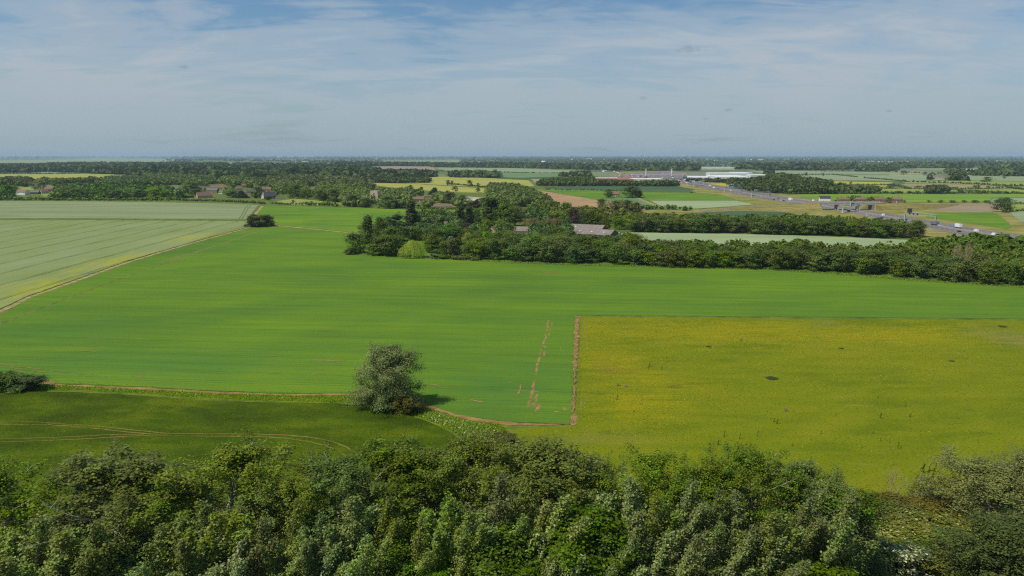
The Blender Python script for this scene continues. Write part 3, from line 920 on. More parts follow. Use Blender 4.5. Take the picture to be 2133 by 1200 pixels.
def make_tree(name, seed, bark, leaves, Ht=18.0, R=6.0, base=0.2, prof='round', n1=26, a0=75, a1=20, up=0.10, n2=10, l2=0.36, ncl=4, nlv=9,
              rcl=0.55, leaf=0.2, aspect=0.75, flat=0.8, upn=0.6, lean=(0, 0), tr=0.022, branch_r=1.0, wob=0.12, stems=1, twig=True, bare=0.0, sides=6, rnd=0.42, cvk=0.75, rv=0.72):
    """returns dict with a trunk mesh (trunk and limbs) and a crown mesh (leaf-sized faces on the twig ends)"""
    r = np.random.default_rng(seed)
    paths, thin, cl, cdir, ctint = [], [], [], [], []
    for s in range(stems):
        off = np.zeros(3)
        tilt = np.array([0.0, 0.0])
        Hs = Ht
        if stems > 1:
            a = 2 * math.pi * (s + r.random() * 0.5) / stems
            tilt = np.array([math.cos(a), math.sin(a)]) * R * r.uniform(0.25, 0.55)
            off = np.array([math.cos(a) * 0.4, math.sin(a) * 0.4, 0])
            Hs = Ht * r.uniform(0.78, 1.0)
        K = 9
        tt = np.linspace(0, 1, K)
        walk = np.cumsum(r.normal(0, wob * Ht * 0.06, (K, 2)), axis=0)
        walk -= walk[0]
        tp = np.stack([off[0] + walk[:, 0] + (np.array(lean)[0] + tilt[0]) * tt ** 1.3, off[1] + walk[:, 1] + (np.array(lean)[1] + tilt[1]) * tt ** 1.3, tt * Hs * 0.95], 1)
        trad = Ht * tr / math.sqrt(stems) * (1 - 0.93 * tt ** 0.9)
        trad[0] *= 1.35
        paths.append((tp, trad))
        m1 = max(3, n1 // stems)
        for i in range(m1):
            t = (i + r.random()) / m1
            hf = base + (0.985 - base) * t
            x = hf * (K - 1)
            k = min(K - 2, int(x))
            p = tp[k] + (tp[k + 1] - tp[k]) * (x - k)
            az = i * 2.39996 + r.normal(0, 0.35)
            ang = math.radians(a0 + (a1 - a0) * t + r.normal(0, 8))
            rad = R * PROFILES[prof](t) * r.uniform(rv, 1.06) / (1.35 if stems > 1 else 1)
            L = rad / max(math.sin(ang), 0.34)
            L = min(L, max(1.2, (Hs * 1.02 - p[2]) / max(math.cos(ang), 0.25)))
            dvec = np.array([math.sin(ang) * math.cos(az), math.sin(ang) * math.sin(az), math.cos(ang)])
            q = [p]
            dd = dvec
            NS = 6
            for j in range(NS):
                dd = unit(dd + np.array([0, 0, up]) + r.normal(0, 0.13, 3))
                q.append(q[-1] + dd * L / NS)
            q = np.array(q)
            lr = max(0.025, np.interp(hf, tt, trad) * 0.5) * branch_r
            paths.append((q, np.linspace(lr, 0.02 * branch_r, NS + 1)))
            if nlv == 0 and not twig:
                continue
            dead = r.random() < bare
            m2 = n2
            for j in range(m2):
                s_ = 0.22 + 0.78 * (j + r.random()) / m2
                x = s_ * NS
                k = min(NS - 1, int(x))
                p2 = q[k] + (q[k + 1] - q[k]) * (x - k)
                dl = unit(q[k + 1] - q[k])
                sd = unit(np.cross(dl, r.normal(size=3)))
                d2 = unit(dl * 0.75 + sd * r.uniform(0.5, 1.1) + np.array([0, 0, up * 2.0]))
                L2 = (l2 * L * (1.05 - 0.55 * s_) + 0.5) * r.uniform(0.7, 1.2)
                e1 = p2 + d2 * L2 * 0.5 + r.normal(0, 0.06, 3) * L2
                e2 = e1 + unit(d2 + np.array([0, 0, up]) + r.normal(0, 0.2, 3)) * L2 * 0.5
                thin.append((np.array([p2, e1, e2]), np.array([max(0.018, lr * 0.28), 0.014, 0.008]) * branch_r))
                if dead:
                    continue
                ti = r.random()
                for c in range(ncl):
                    f = 0.25 + 0.85 * (c + r.random()) / ncl
                    pc = p2 + (e1 - p2) * min(1, 2 * f) if f < 0.5 else e1 + (e2 - e1) * (2 * f - 1)
                    cl.append(pc)
                    cdir.append(d2)
                    ctint.append(ti)
    co, fq = tubes(paths, sides)
    if thin and twig:
        c2, f2 = tubes(thin, 3)
        f2 = f2 + len(co)
        co, fq = np.concatenate([co, c2]), np.concatenate([fq, f2])
    trunk = np_mesh(name + '_trunk', co, fq, bark, smooth=True)
    out = {'trunk': trunk, 'h': Ht, 'w': 2 * R}
    if nlv and cl:
        cl, cdir = np.array(cl), np.array(cdir)
        n = len(cl)
        cen = np.repeat(cl, nlv, 0) + r.normal(size=(n * nlv, 3)) * np.array([rcl, rcl, rcl * flat]) * 0.62
        outv = cen - np.array([0, 0, Ht * 0.55])
        outv /= np.linalg.norm(outv, axis=1, keepdims=True) + 1e-9
        cmid = np.repeat(cl - cdir * rcl * 0.9 - np.array([0, 0, rcl * 0.3]), nlv, 0)
        cv = cen - cmid
        cv /= np.linalg.norm(cv, axis=1, keepdims=True) + 1e-9
        nrm = r.normal(size=cen.shape) * rnd + np.array([0, 0, upn * 0.5]) + outv * 0.75 + cv * cvk
        sz = leaf * r.uniform(0.65, 1.3, n * nlv)
        cen[:, 2] = np.maximum(cen[:, 2], 0.15)
        upv = None
        if aspect < 0.5:
            upv = np.cross(np.repeat(cdir, nlv, 0), r.normal(size=cen.shape))
        co, fq = quads_at(cen, nrm, sz, aspect, r=r, up=upv)
        ti = np.repeat(np.array(ctint), nlv)
        ti = np.clip(ti * 0.6 + r.random(n * nlv) * 0.4, 0, 1)
        out['crown'] = np_mesh(name + '_crown', co, fq, leaves, tint=np.repeat(ti, 4))
        ext = np.percentile(np.abs(co[:, :2] - np.array(lean) * 0.5), 97)
        out['w'] = 2 * ext
        out['h'] = np.percentile(co[:, 2], 99.7)
    else:
        out['w'] = 2 * R
    return out


def make_plumes(name, seed, bark, leaves, Ht=19.0, R=3.0, n=8, rp=0.85, per=800, leaf=0.13, lean=(1.5, 0.2), bark_r=1.0):
    """upright poplar: a forking trunk whose steep limbs each carry one slim feathery plume"""
    r = np.random.default_rng(seed)
    tl = np.array([lean[0], lean[1], 0.0])
    ts = np.linspace(0, 1, 7)
    tp = np.stack([lean[0] * (ts * .62) ** 1.4 + r.normal(0, .06, 7), lean[1] * (ts * .62) ** 1.4 + r.normal(0, .06, 7), ts * Ht * .62], 1)
    paths = [(tp, (Ht * .017) * (1 - .93 * ts) * bark_r)]
    C, NR, SZ, TI, UP = [], [], [], [], []
    for i in range(n):
        f = 0.06 + 0.5 * (i / max(1, n - 1)) * r.uniform(.7, 1.2)
        a = i * 2.39996 + r.normal(0, .3)
        top = Ht * (1.0 if i == n - 1 else r.uniform(.55, .93))
        b = np.array([np.interp(f / .62, ts, tp[:, k]) for k in range(3)])
        rad = R * r.uniform(.55, 1.0) * (0.25 if i == n - 1 else 1)
        e = np.array([math.cos(a) * rad, math.sin(a) * rad, 0]) + tl * (top / Ht) ** 1.4
        e[2] = top
        m = b + (e - b) * .38 + np.array([math.cos(a), math.sin(a), 0]) * rad * .34
        u = np.linspace(0, 1, 9)[:, None]
        cv = (1 - u) ** 2 * b + 2 * u * (1 - u) * m + u * u * e + r.normal(0, .09, (9, 3))
        paths.append((cv, np.linspace(.13, .012, 9) * bark_r))
        k = int(per * (top - b[2]) / 9)
        t = r.beta(1.6, 1.25, k) * .95 + .08
        x = np.clip(t * 8, 0, 7.999)
        j = x.astype(int)
        fr = (x - j)[:, None]
        base = cv[j] * (1 - fr) + cv[np.minimum(j + 1, 8)] * fr + np.maximum(t - 1, 0)[:, None] * (cv[8] - cv[7]) * 8
        # small steep side shoots give the plume a ragged, feathery edge
        sh = (t * 15).astype(int)
        sa = sh * 2.1 + r.integers(0, 3, k) * 2.09
        amp = r.uniform(.45, 1.4, 20)[np.clip(sh, 0, 19)]
        pr = amp * rp * np.clip(2.6 * t, .25, 1) * np.clip((1.16 - t) * 1.9, .16, 1) * (r.random(k) ** .6)
        off = np.stack([np.cos(sa) * pr, np.sin(sa) * pr, pr * .8], 1) + r.normal(0, .17, (k, 3))
        c = base + off
        C.append(c)
        nr = off * np.array([1, 1, .4]) + r.normal(0, .5, (k, 3)) + np.array([0, 0, .25])
        NR.append(nr)
        SZ.append(leaf * r.uniform(.65, 1.35, k))
        TI.append(np.clip(r.random() * .6 + r.random(k) * .4, 0, 1))
    C, NR, SZ, TI = map(np.concatenate, (C, NR, SZ, TI))
    side = np.cross(NR, np.array([0, 0, 1.0]) + r.normal(0, .3, NR.shape))
    co, fq = quads_at(C, NR, SZ, .6, r=r, up=np.cross(side, NR))
    tc, tf = tubes(paths, 5)
    return {'trunk': np_mesh(name + '_trunk', tc, tf, bark, smooth=True), 'crown': np_mesh(name + '_crown', co, fq, leaves, tint=np.repeat(TI, 4)),
            'h': np.percentile(co[:, 2], 99.8), 'w': 2 * np.percentile(np.abs(co[:, :2] - np.array(lean) * .5), 96)}


def make_weeper(name, seed, bark, leaves, Ht=14.0, R=8.5, n=260, leaf=0.22):
    """weeping willow: a dome of limbs from which leafy curtains hang to the ground"""
    r = np.random.default_rng(seed)
    paths = [(np.array([[0, 0, 0], [0.1, 0, Ht * .25], [0.0, 0.2, Ht * .5], [0.2, 0.1, Ht * .8]]), np.array([.55, .4, .3, .1]))]
    cen, tint, upv = [], [], []
    for i in range(n):
        u = math.sqrt((i + .5) / n)
        az = i * 2.39996
        lob = 0.86 + 0.2 * math.sin(az * 3 + 1) * math.sin(u * 5)
        x, y = R * u * lob * math.cos(az), R * u * lob * math.sin(az)
        z = Ht * (1 - 0.52 * u ** 2.2) * r.uniform(0.9, 1.02)
        if i % 5 == 0:
            paths.append((np.array([[0.1, 0, Ht * .3], [x * .4, y * .4, z * .85], [x, y, z]]), np.array([.18, .1, .03])))
        drop = z * r.uniform(0.55, 0.97) if u > 0.6 else z * r.uniform(0.2, 0.5)
        m = int(drop / 0.16)
        ti = r.random()
        sx, sy = r.normal(0, 0.05, 2)
        for k in range(m):
            dz = k * 0.16
            cen.append((x * (1 + .1 * min(1, dz / 3)) + sx * dz + r.normal(0, .18), y * (1 + .1 * min(1, dz / 3)) + sy * dz + r.normal(0, .18), max(0.2, z - dz)))
            tint.append(ti)
    cen = np.array(cen)
    outv = cen * np.array([1, 1, 0.0])
    nrm = outv / (np.linalg.norm(outv, axis=1, keepdims=True) + 1e-6) + r.normal(0, .45, cen.shape) + np.array([0, 0, .25])
    up = np.cross(nrm, np.array([0, 0, 1.0])) + r.normal(0, .15, cen.shape)
    t = -np.cross(nrm, up)
    co, fq = quads_at(cen, nrm, leaf * r.uniform(.8, 1.6, len(cen)), 0.45, r=r, up=np.cross(nrm, np.array([0, 0, 1.0])) * 1.0 + r.normal(0, .1, cen.shape))
    tc, tf = tubes(paths, 5)
    return {'trunk': np_mesh(name + '_trunk', tc, tf, bark, smooth=True), 'crown': np_mesh(name + '_crown', co, fq, leaves, tint=np.repeat(tint, 4)), 'h': Ht, 'w': 2 * R}


def plant(proto, name, x, y, height, width, label, cat, group=None, rz=None, z=0.0, squash=1.0):
    """one tree or shrub: an Empty at its foot carrying trunk (with its branches) and crown"""
    e = empty(name, (x, y, z), rng.uniform(0, 6.28) if rz is None else rz)
    sw = width / proto['w']
    e.scale = (sw, sw * squash, height / proto['h'])
    tag(e, label, cat, group)
    obj('trunk', proto['trunk'], e)
    if 'crown' in proto:
        obj('crown', proto['crown'], e)
    return e


# barks and leaves
BARK_PALE = plain('pale_bark', (0.30, 0.27, 0.20), 0.85, 0.3, 2.0)
BARK_WHITE = plain('white_poplar_bark', (0.42, 0.37, 0.28), 0.85, 0.3, 2.0)
BARK_GREY = plain('grey_bark', (0.20, 0.18, 0.14), 0.9, 0.3, 2.0)
BARK_DARK = plain('dark_bark', (0.10, 0.085, 0.06), 0.9, 0.3, 2.0)
BARK_DEAD = plain('dead_wood', (0.36, 0.28, 0.17), 0.85, 0.3, 2.0)
L_BROAD = leafmat('poplar_leaf_green', (0.052, 0.085, 0.009), (0.165, 0.200, 0.025), 0.45, 0.45, 0.3, under=(0.17, 0.20, 0.06))
L_GREY = leafmat('poplar_leaf_grey', (0.065, 0.093, 0.018), (0.188, 0.228, 0.056), 0.4, 0.55, 0.25, under=(0.20, 0.235, 0.11))
L_SILVER = leafmat('silver_poplar_leaf', (0.070, 0.094, 0.024), (0.205, 0.24, 0.082), 0.36, 0.6, 0.22, under=(0.28, 0.32, 0.18))
L_SYC = leafmat('sycamore_leaf', (0.036, 0.067, 0.011), (0.104, 0.158, 0.022), 0.5, 0.3, 0.25)
L_DARK = leafmat('dark_leaf', (0.028, 0.046, 0.012), (0.080, 0.108, 0.026), 0.5, 0.3, 0.2)
L_WILLOW = leafmat('willow_leaf', (0.085, 0.100, 0.030), (0.195, 0.205, 0.075), 0.5, 0.3, 0.25, under=(0.22, 0.24, 0.13))
L_CRACK = leafmat('grey_willow_leaf', (0.100, 0.128, 0.050), (0.215, 0.246, 0.112), 0.5, 0.3, 0.25, under=(0.20, 0.22, 0.13))
L_ELDER = leafmat('elder_leaf', (0.075, 0.095, 0.014), (0.185, 0.195, 0.034), 0.5, 0.3, 0.25, flowers=((0.50, 0.46, 0.20), 0.08))
L_BLOOM = leafmat('blossom_leaf', (0.055, 0.080, 0.018), (0.13, 0.15, 0.04), 0.5, 0.3, 0.25, flowers=((0.52, 0.52, 0.40), 0.20))
L_BROWN = leafmat('brown_scrub_leaf', (0.060, 0.058, 0.016), (0.135, 0.115, 0.036), 0.6, 0.2, 0.25)
L_OLIVE = leafmat('olive_scrub_leaf', (0.060, 0.075, 0.014), (0.145, 0.155, 0.034), 0.6, 0.2, 0.25)
# mid-distance woods
L_MID = leafmat('woodland_leaf', (0.042, 0.072, 0.012), (0.128, 0.170, 0.030), 0.5, 0.3, 0.22, hue=0.05)
L_OAK = leafmat('oak_leaf', (0.040, 0.062, 0.012), (0.115, 0.145, 0.032), 0.5, 0.3, 0.22, hue=0.05)
L_LIME = leafmat('bright_leaf', (0.075, 0.125, 0.010), (0.165, 0.230, 0.022), 0.5, 0.3, 0.28)
L_GOLD = leafmat('golden_leaf', (0.135, 0.150, 0.006), (0.270, 0.270, 0.012), 0.5, 0.3, 0.28)
L_PURPLE = leafmat('copper_leaf', (0.030, 0.022, 0.018), (0.075, 0.050, 0.042), 0.5, 0.3, 0.15)
L_CONIFER = leafmat('conifer_needles', (0.022, 0.036, 0.014), (0.060, 0.078, 0.032), 0.6, 0.2, 0.08)
L_BLUE = leafmat('blue_cedar_needles', (0.085, 0.110, 0.085), (0.175, 0.200, 0.165), 0.6, 0.2, 0.08)
L_WEEP = leafmat('weeping_willow_leaf', (0.190, 0.230, 0.022), (0.350, 0.380, 0.060), 0.5, 0.3, 0.3)
L_DEADTWIG = leafmat('dead_twigs', (0.12, 0.09, 0.05), (0.26, 0.20, 0.12), 0.7, 0.1, 0.05)

P = {}
# foreground prototypes
for k in range(3):
    P['broad%d' % k] = make_tree('broad_poplar', 11 + k, BARK_WHITE, L_BROAD, Ht=20, R=6.6, base=0.20, prof='round', n1=30, a0=74, a1=16, up=0.06, n2=11, rnd=0.62, cvk=0.55,
                                 l2=0.30, ncl=4, nlv=18, rcl=0.56, leaf=0.145, aspect=0.75, lean=(0.6, 0), branch_r=1.0, bare=0.04, wob=.2)
for k in range(4):
    P['grey%d' % k] = make_plumes('grey_poplar', 31 + k, BARK_WHITE, L_GREY, R=2.7, n=7 + k % 3, rp=0.95, per=1350, leaf=0.125, lean=(1.2, 0.2))
for k in range(3):
    P['silver%d' % k] = make_plumes('silver_poplar', 41 + k, BARK_WHITE, L_SILVER, R=2.6, n=6 + k, rp=0.88, per=1300, leaf=0.125, lean=(2.6, 0.2), bark_r=1.2)
for k in range(2):
    P['syc%d' % k] = make_tree('sycamore', 51 + k, BARK_GREY, L_SYC, Ht=13, R=5.0, base=0.14, prof='dome', n1=34, a0=84, a1=18, up=0.06, n2=8, l2=0.42,
                               ncl=5, nlv=16, rcl=0.60, leaf=0.14, aspect=0.8, flat=0.6, upn=0.8, branch_r=0.9, rnd=0.55)
for k in range(2):
    P['dark%d' % k] = make_tree('dark_broadleaf', 61 + k, BARK_DARK, L_DARK, Ht=14, R=5.2, base=0.1, prof='dome', n1=36, a0=86, a1=16, up=0.05, n2=9, l2=0.40,
                                ncl=4, nlv=16, rcl=0.6, leaf=0.13, aspect=0.8, flat=0.9, upn=0.5, rnd=0.65, cvk=0.6)
P['willow'] = make_tree('grey_willow', 71, BARK_GREY, L_WILLOW, Ht=11, R=6.2, base=0.08, prof='dome', n1=40, a0=84, a1=14, up=0.06, n2=12, l2=0.36, ncl=5,
                        nlv=13, rcl=0.50, leaf=0.12, aspect=0.55, flat=0.9, upn=0.4, wob=.2, rnd=0.65, cvk=0.6)
P['lone'] = make_tree('crack_willow', 78, BARK_DARK, L_CRACK, Ht=16, R=8.0, base=0.08, prof='dome', n1=52, a0=96, a1=12, up=0.05, n2=12, l2=0.34, ncl=5,
                      nlv=18, rcl=0.95, leaf=0.18, aspect=0.6, rv=0.88, rnd=0.6, cvk=0.8, flat=0.95, upn=0.4, lean=(0.4, 0), wob=.2, tr=0.03)
for nm, lm, sd in (('shrub_olive', L_OLIVE, 81), ('shrub_brown', L_BROWN, 82), ('shrub_elder', L_ELDER, 83), ('shrub_bloom', L_BLOOM, 84), ('shrub_dark', L_DARK, 85), ('shrub_syc', L_SYC, 86)):
    P[nm] = make_tree(nm, sd, BARK_GREY, lm, Ht=5, R=3.2, base=0.04, prof='dome', n1=30, a0=80, a1=15, up=0.08, n2=8, l2=0.4, ncl=4, nlv=10, rcl=0.42,
                      leaf=0.13, aspect=0.75, flat=0.8, upn=0.8, stems=5, tr=0.012)
P['dead'] = make_tree('dead_tree', 91, BARK_DEAD, None, Ht=8, R=2.6, base=0.3, prof='egg', n1=16, a0=45, a1=15, up=0.1, n2=6, l2=0.4, nlv=0, twig=True, stems=3, tr=0.022, branch_r=1.1)
# mid-distance prototypes: fewer, larger leaf sprays


def mid(nm, seed, leaves, **kw):
    a = dict(Ht=14, R=6, base=0.06, prof='dome', n1=28, a0=78, a1=12, up=0.07, n2=6, l2=0.42, ncl=3, nlv=9, rcl=1.1, leaf=0.33, aspect=0.85, flat=1.0,
             upn=0.45, rnd=0.5, twig=False, branch_r=0.9)
    a.update(kw)
    P[nm] = make_tree(nm, seed, BARK_DARK if 'bark' not in kw else kw.pop('bark'), leaves, **{k: v for k, v in a.items() if k != 'bark'})


for k in range(4):
    mid('mid%d' % k, 101 + k, L_MID, prof='dome' if k % 2 else 'round')
for k in range(3):
    mid('oak%d' % k, 111 + k, L_OAK, prof='round' if k % 2 else 'dome', wob=.2)
mid('lime0', 121, L_LIME)
mid('lime1', 122, L_LIME, prof='round')
mid('gold', 123, L_GOLD, prof='egg')
mid('purple', 124, L_PURPLE)
mid('lombardy', 125, L_MID, Ht=20, R=2.2, prof='column', a0=24, a1=10, up=0.2, n1=44, base=0.05, leaf=0.38, flat=1.4)
mid('conifer0', 126, L_CONIFER, Ht=20, R=4.4, prof='cone', a0=98, a1=60, up=-0.02, n1=64, n2=5, l2=0.3, rcl=0.7, leaf=0.36)
mid('conifer1', 127, L_CONIFER, Ht=22, R=2.6, prof='column', a0=80, a1=20, up=0.05, n1=60, n2=4, rcl=0.8, leaf=0.4, flat=1.2)
mid('cedar', 128, L_CONIFER, Ht=15, R=8, prof='round', a0=88, a1=62, up=0.0, n1=30, n2=7, rcl=1.2, flat=0.18, leaf=0.42, upn=1.6)
mid('bluecedar', 129, L_BLUE, Ht=12, R=4.2, prof='cone', a0=92, a1=60, up=0.02, n1=22, n2=5, rcl=0.8, flat=0.2, leaf=0.36, upn=1.6)
mid('scrubmid', 130, L_OAK, Ht=4, R=3, n1=18, stems=3, rcl=0.7, leaf=0.34)
mid('deadmid', 131, L_DEADTWIG, Ht=11, R=2.4, prof='egg', a0=40, a1=12, up=0.15, n1=26, n2=5, ncl=3, nlv=2, leaf=0.3, aspect=0.25, twig=True, branch_r=1.6, bark=BARK_DEAD)
mid('greywillow', 132, L_CRACK)
mid('bushy', 171, L_OAK, Ht=9, R=6, base=0.0, n1=44, a0=88, n2=6, ncl=4, nlv=9, rcl=0.7, leaf=0.27, stems=3)
P['weeper'] = make_weeper('weeping_willow', 140, BARK_GREY, L_WEEP)
# far isolated trees: very few faces
for k in range(2):
    mid('far%d' % k, 151 + k, L_OAK, n1=14, n2=4, ncl=2, nlv=5, leaf=0.75, rcl=1.1, sides=4)
    mid('farround%d' % k, 161 + k, L_MID, n1=14, n2=4, ncl=2, nlv=5, leaf=0.75, rcl=1.1, sides=4, prof='round', base=.12)

# ------------------------------------------------------------------ the foreground belt
ORD = ['first', 'second', 'third', 'fourth', 'fifth', 'sixth', 'seventh', 'eighth', 'ninth', 'tenth', 'eleventh', 'twelfth', 'thirteenth',
       'fourteenth', 'fifteenth', 'sixteenth', 'seventeenth', 'eighteenth', 'nineteenth', 'twentieth', 'twenty-first', 'twenty-second',
       'twenty-third', 'twenty-fourth', 'twenty-fifth', 'twenty-sixth', 'twenty-seventh', 'twenty-eighth', 'twenty-ninth', 'thirtieth']


def top_at(px, py, h):
    return G(px, py, h)


def belt(kind, protos, rows, name, cat, text, group, rzfix=None):
    """trees whose crown tops are seen at given places; label counts from the left"""
    rows = sorted(rows)
    for i, row in enumerate(rows):
        px, py, wpx, h = row[:4]
        g = top_at(px, py, h)
        rngd = math.hypot(g.x, g.y, )
        w = wpx / FPX * math.hypot(rngd, H - h) / 1.0
        pr = P[protos[i % len(protos)]]
        lab = text % ORD[i] if '%s' in text else text
        if len(row) > 4:
            lab = row[4]
        plant(pr, name, g.x, g.y, h, w, lab, cat, group, rz=(rng.uniform(-.5, .5) if rzfix else None))


belt('broad', ['broad0', 'broad1', 'broad2'],
     [(15, 978, 190, 20), (225, 955, 255, 21), (440, 943, 245, 21.5), (600, 975, 160, 19), (690, 948, 190, 20), (815, 928, 210, 20.5), (915, 916, 170, 20), (1010, 928, 190, 20),
      (1150, 922, 240, 21), (1255, 962, 130, 18), (1345, 958, 180, 19), (1450, 985, 150, 17.5), (1530, 955, 170, 19), (1595, 945, 150, 19.5), (1668, 962, 130, 18), (1722, 982, 120, 17),
      (335, 1005, 150, 18), (540, 1000, 140, 18)],
     'poplar_tree', 'tree', 'broad green poplar, %s from the left along the back of the near tree belt', 'broad poplars of the near tree belt')
belt('grey', ['grey0', 'grey1', 'grey2', 'grey3'],
     [(30, 1095, 120, 17), (85, 1115, 110, 16), (150, 1085, 120, 17.5), (290, 1100, 120, 16.5), (385, 1062, 110, 18), (440, 1058, 110, 18), (510, 1078, 110, 17), (585, 1050, 110, 18),
      (640, 1080, 90, 17), (700, 1038, 110, 18.5), (765, 1045, 110, 18), (850, 1090, 100, 16), (905, 1045, 110, 18), (955, 1060, 100, 17.5), (1000, 985, 120, 20), (1060, 1010, 100, 19),
      (1290, 1008, 120, 19.5), (1345, 1030, 90, 18.5), (1400, 1005, 110, 19.5), (1468, 1022, 100, 19), (1520, 1040, 110, 18), (1580, 1060, 110, 17.5), (1640, 1035, 110, 18)],
     'poplar_tree', 'tree', 'narrow upright grey-green poplar, %s from the left in the near tree belt', 'narrow grey poplars of the near tree belt', True)
belt('silver', ['silver0', 'silver1', 'silver2'],
     [(1110, 1045, 105, 18), (1330, 1125, 110, 15), (1690, 1028, 120, 18), (940, 1095, 80, 16), (720, 1120, 100, 15.5), (1250, 1110, 90, 15), (1130, 1130, 110, 14), (1560, 1125, 100, 15),
      (560, 1130, 90, 15), (430, 1135, 110, 15), (350, 1140, 110, 14.5), (640, 1150, 90, 14), (1480, 1110, 100, 15.5), (1400, 1100, 90, 15.5), (90, 1165, 100, 14)],
     'poplar_tree', 'tree', 'narrow silvery poplar leaning right, %s from the left in the near belt', 'silvery poplars of the near tree belt', True)
belt('syc', ['syc0', 'syc1'],
     [(225, 1128, 130, 13), (640, 1065, 110, 15), (830, 1118, 150, 13), (1015, 1098, 210, 14), (1205, 1058, 230, 16), (1455, 1160, 130, 11), (1225, 1165, 120, 11), (1650, 1160, 200, 11.5),
      (1745, 1015, 150, 15.5), (760, 1172, 150, 11), (500, 1175, 130, 10.5), (120, 1145, 120, 12), (905, 1165, 130, 11), (1340, 1180, 110, 10), (1060, 1165, 140, 11), (300, 1180, 120, 10)],
     'sycamore_tree', 'tree', 'dense bright green sycamore, %s from the left in the near tree belt', 'sycamores of the near tree belt')
for (px, py, wpx, h, proto, name, cat, lab) in [
    (2068, 958, 185, 11.5, 'willow', 'willow_tree', 'tree', 'rounded olive-grey willow at the right edge of the meadow'),
    (2155, 948, 110, 12, 'willow', 'willow_tree', 'tree', 'grey willow cut off by the right edge of the picture'),
    (2085, 1085, 170, 11.5, 'dark0', 'sycamore_tree', 'tree', 'dark green dense tree below the olive-grey willow at the lower right'),
    (2165, 1100, 130, 11, 'dark1', 'sycamore_tree', 'tree', 'dark green tree cut off by the right edge at the lower right corner'),
    (1775, 1085, 110, 12, 'dark1', 'sycamore_tree', 'tree', 'dark green tree at the right end of the poplars, beside the white blossom'),
    (1870, 1135, 105, 6.0, 'shrub_bloom', 'elder_shrub', 'shrub', 'shrub covered in white blossom at the lower right'),
    (1900, 1085, 120, 4.5, 'shrub_elder', 'elder_shrub', 'shrub', 'yellowish elder shrub left of centre in the shrub row above the white blossom'),
    (1855, 1100, 90, 4.0, 'shrub_elder', 'elder_shrub', 'shrub', 'yellowish elder shrub directly above the white blossom'),
    (1930, 1112, 110, 3.8, 'shrub_elder', 'elder_shrub', 'shrub', 'low yellowish elder shrub in front of its row, right of the white blossom'),
    (1965, 1088, 120, 4.5, 'shrub_elder', 'elder_shrub', 'shrub', 'yellowish elder shrub between the white blossom and the dark tree'),
    (1840, 1048, 90, 4.0, 'shrub_brown', 'scrub_bush', 'shrub', 'brownish scrub bush left of the dead tree'),
    (1880, 1045, 90, 3.5, 'shrub_brown', 'scrub_bush', 'shrub', 'brownish scrub bush at the foot of the dead tree'),
    (1932, 1040, 65, 4.0, 'shrub_brown', 'scrub_bush', 'shrub', 'dark brownish scrub bush with a pointed top right of the dead tree'),
    (1990, 1050, 80, 3.0, 'shrub_brown', 'scrub_bush', 'shrub', 'low brownish scrub bush under the left side of the olive-grey willow'),
    (1955, 1025, 90, 2.4, 'shrub_olive', 'scrub_bush', 'shrub', 'low olive bush spilling onto the meadow beside the willow'),
    (1805, 1030, 60, 4.5, 'shrub_olive', 'scrub_bush', 'shrub', 'small olive bush at the right corner of the poplar belt'),
    (1890, 1062, 80, 4.5, 'shrub_olive', 'scrub_bush', 'shrub', 'olive bush between the dead tree and the yellowish elders'),
    (1985, 1112, 80, 4.6, 'shrub_syc', 'scrub_bush', 'shrub', 'fresh green bush at the left foot of the dark tree'),
    (1825, 1120, 70, 5.0, 'shrub_dark', 'scrub_bush', 'shrub', 'dark bush at the left of the white blossom'),
    (1905, 1128, 70, 4.4, 'shrub_syc', 'scrub_bush', 'shrub', 'fresh green bush just right of the top of the white blossom'),
    (1925, 1150, 90, 4.0, 'shrub_olive', 'scrub_bush', 'shrub', 'green bush right of the white blossom'),
    (1985, 1158, 100, 3.0, 'shrub_dark', 'scrub_bush', 'shrub', 'low dark bush at the bottom edge under the dark tree'),
    (1850, 1185, 80, 3.0, 'shrub_dark', 'scrub_bush', 'shrub', 'low dark bush at the bottom edge under the white blossom'),
    (1860, 985, 70, 7.0, 'dead', 'dead_tree', 'tree', 'bare dead tree with pale orange branches beside the meadow'),
    (1048, 905, 60, 3.0, 'shrub_olive', 'scrub_bush', 'shrub', 'olive bush where the grass verge meets the belt'),
    (1010, 905, 60, 2.6, 'shrub_elder', 'scrub_bush', 'shrub', 'pale flowering bush on the weedy verge near the belt'),
    (1030, 935, 70, 4.5, 'shrub_olive', 'scrub_bush', 'shrub', 'taller olive bush behind the poplars at the meadow corner'),
]:
    g = top_at(px, py, h)
    w = wpx / FPX * math.hypot(math.hypot(g.x, g.y), H - h)
    plant(P[proto], name, g.x, g.y, h, w, lab, cat)


def at_base(proto, name, px, py_base, py_top, wpx, lab, cat, group=None, rz=None, squash=1.0):
    g = G(px, py_base)
    d = math.hypot(math.hypot(g.x, g.y), H)
    return plant(P[proto], name, g.x, g.y, max(1.0, hgt(py_base, py_top)), wpx / FPX * d, lab, cat, group, rz=rz, squash=squash)


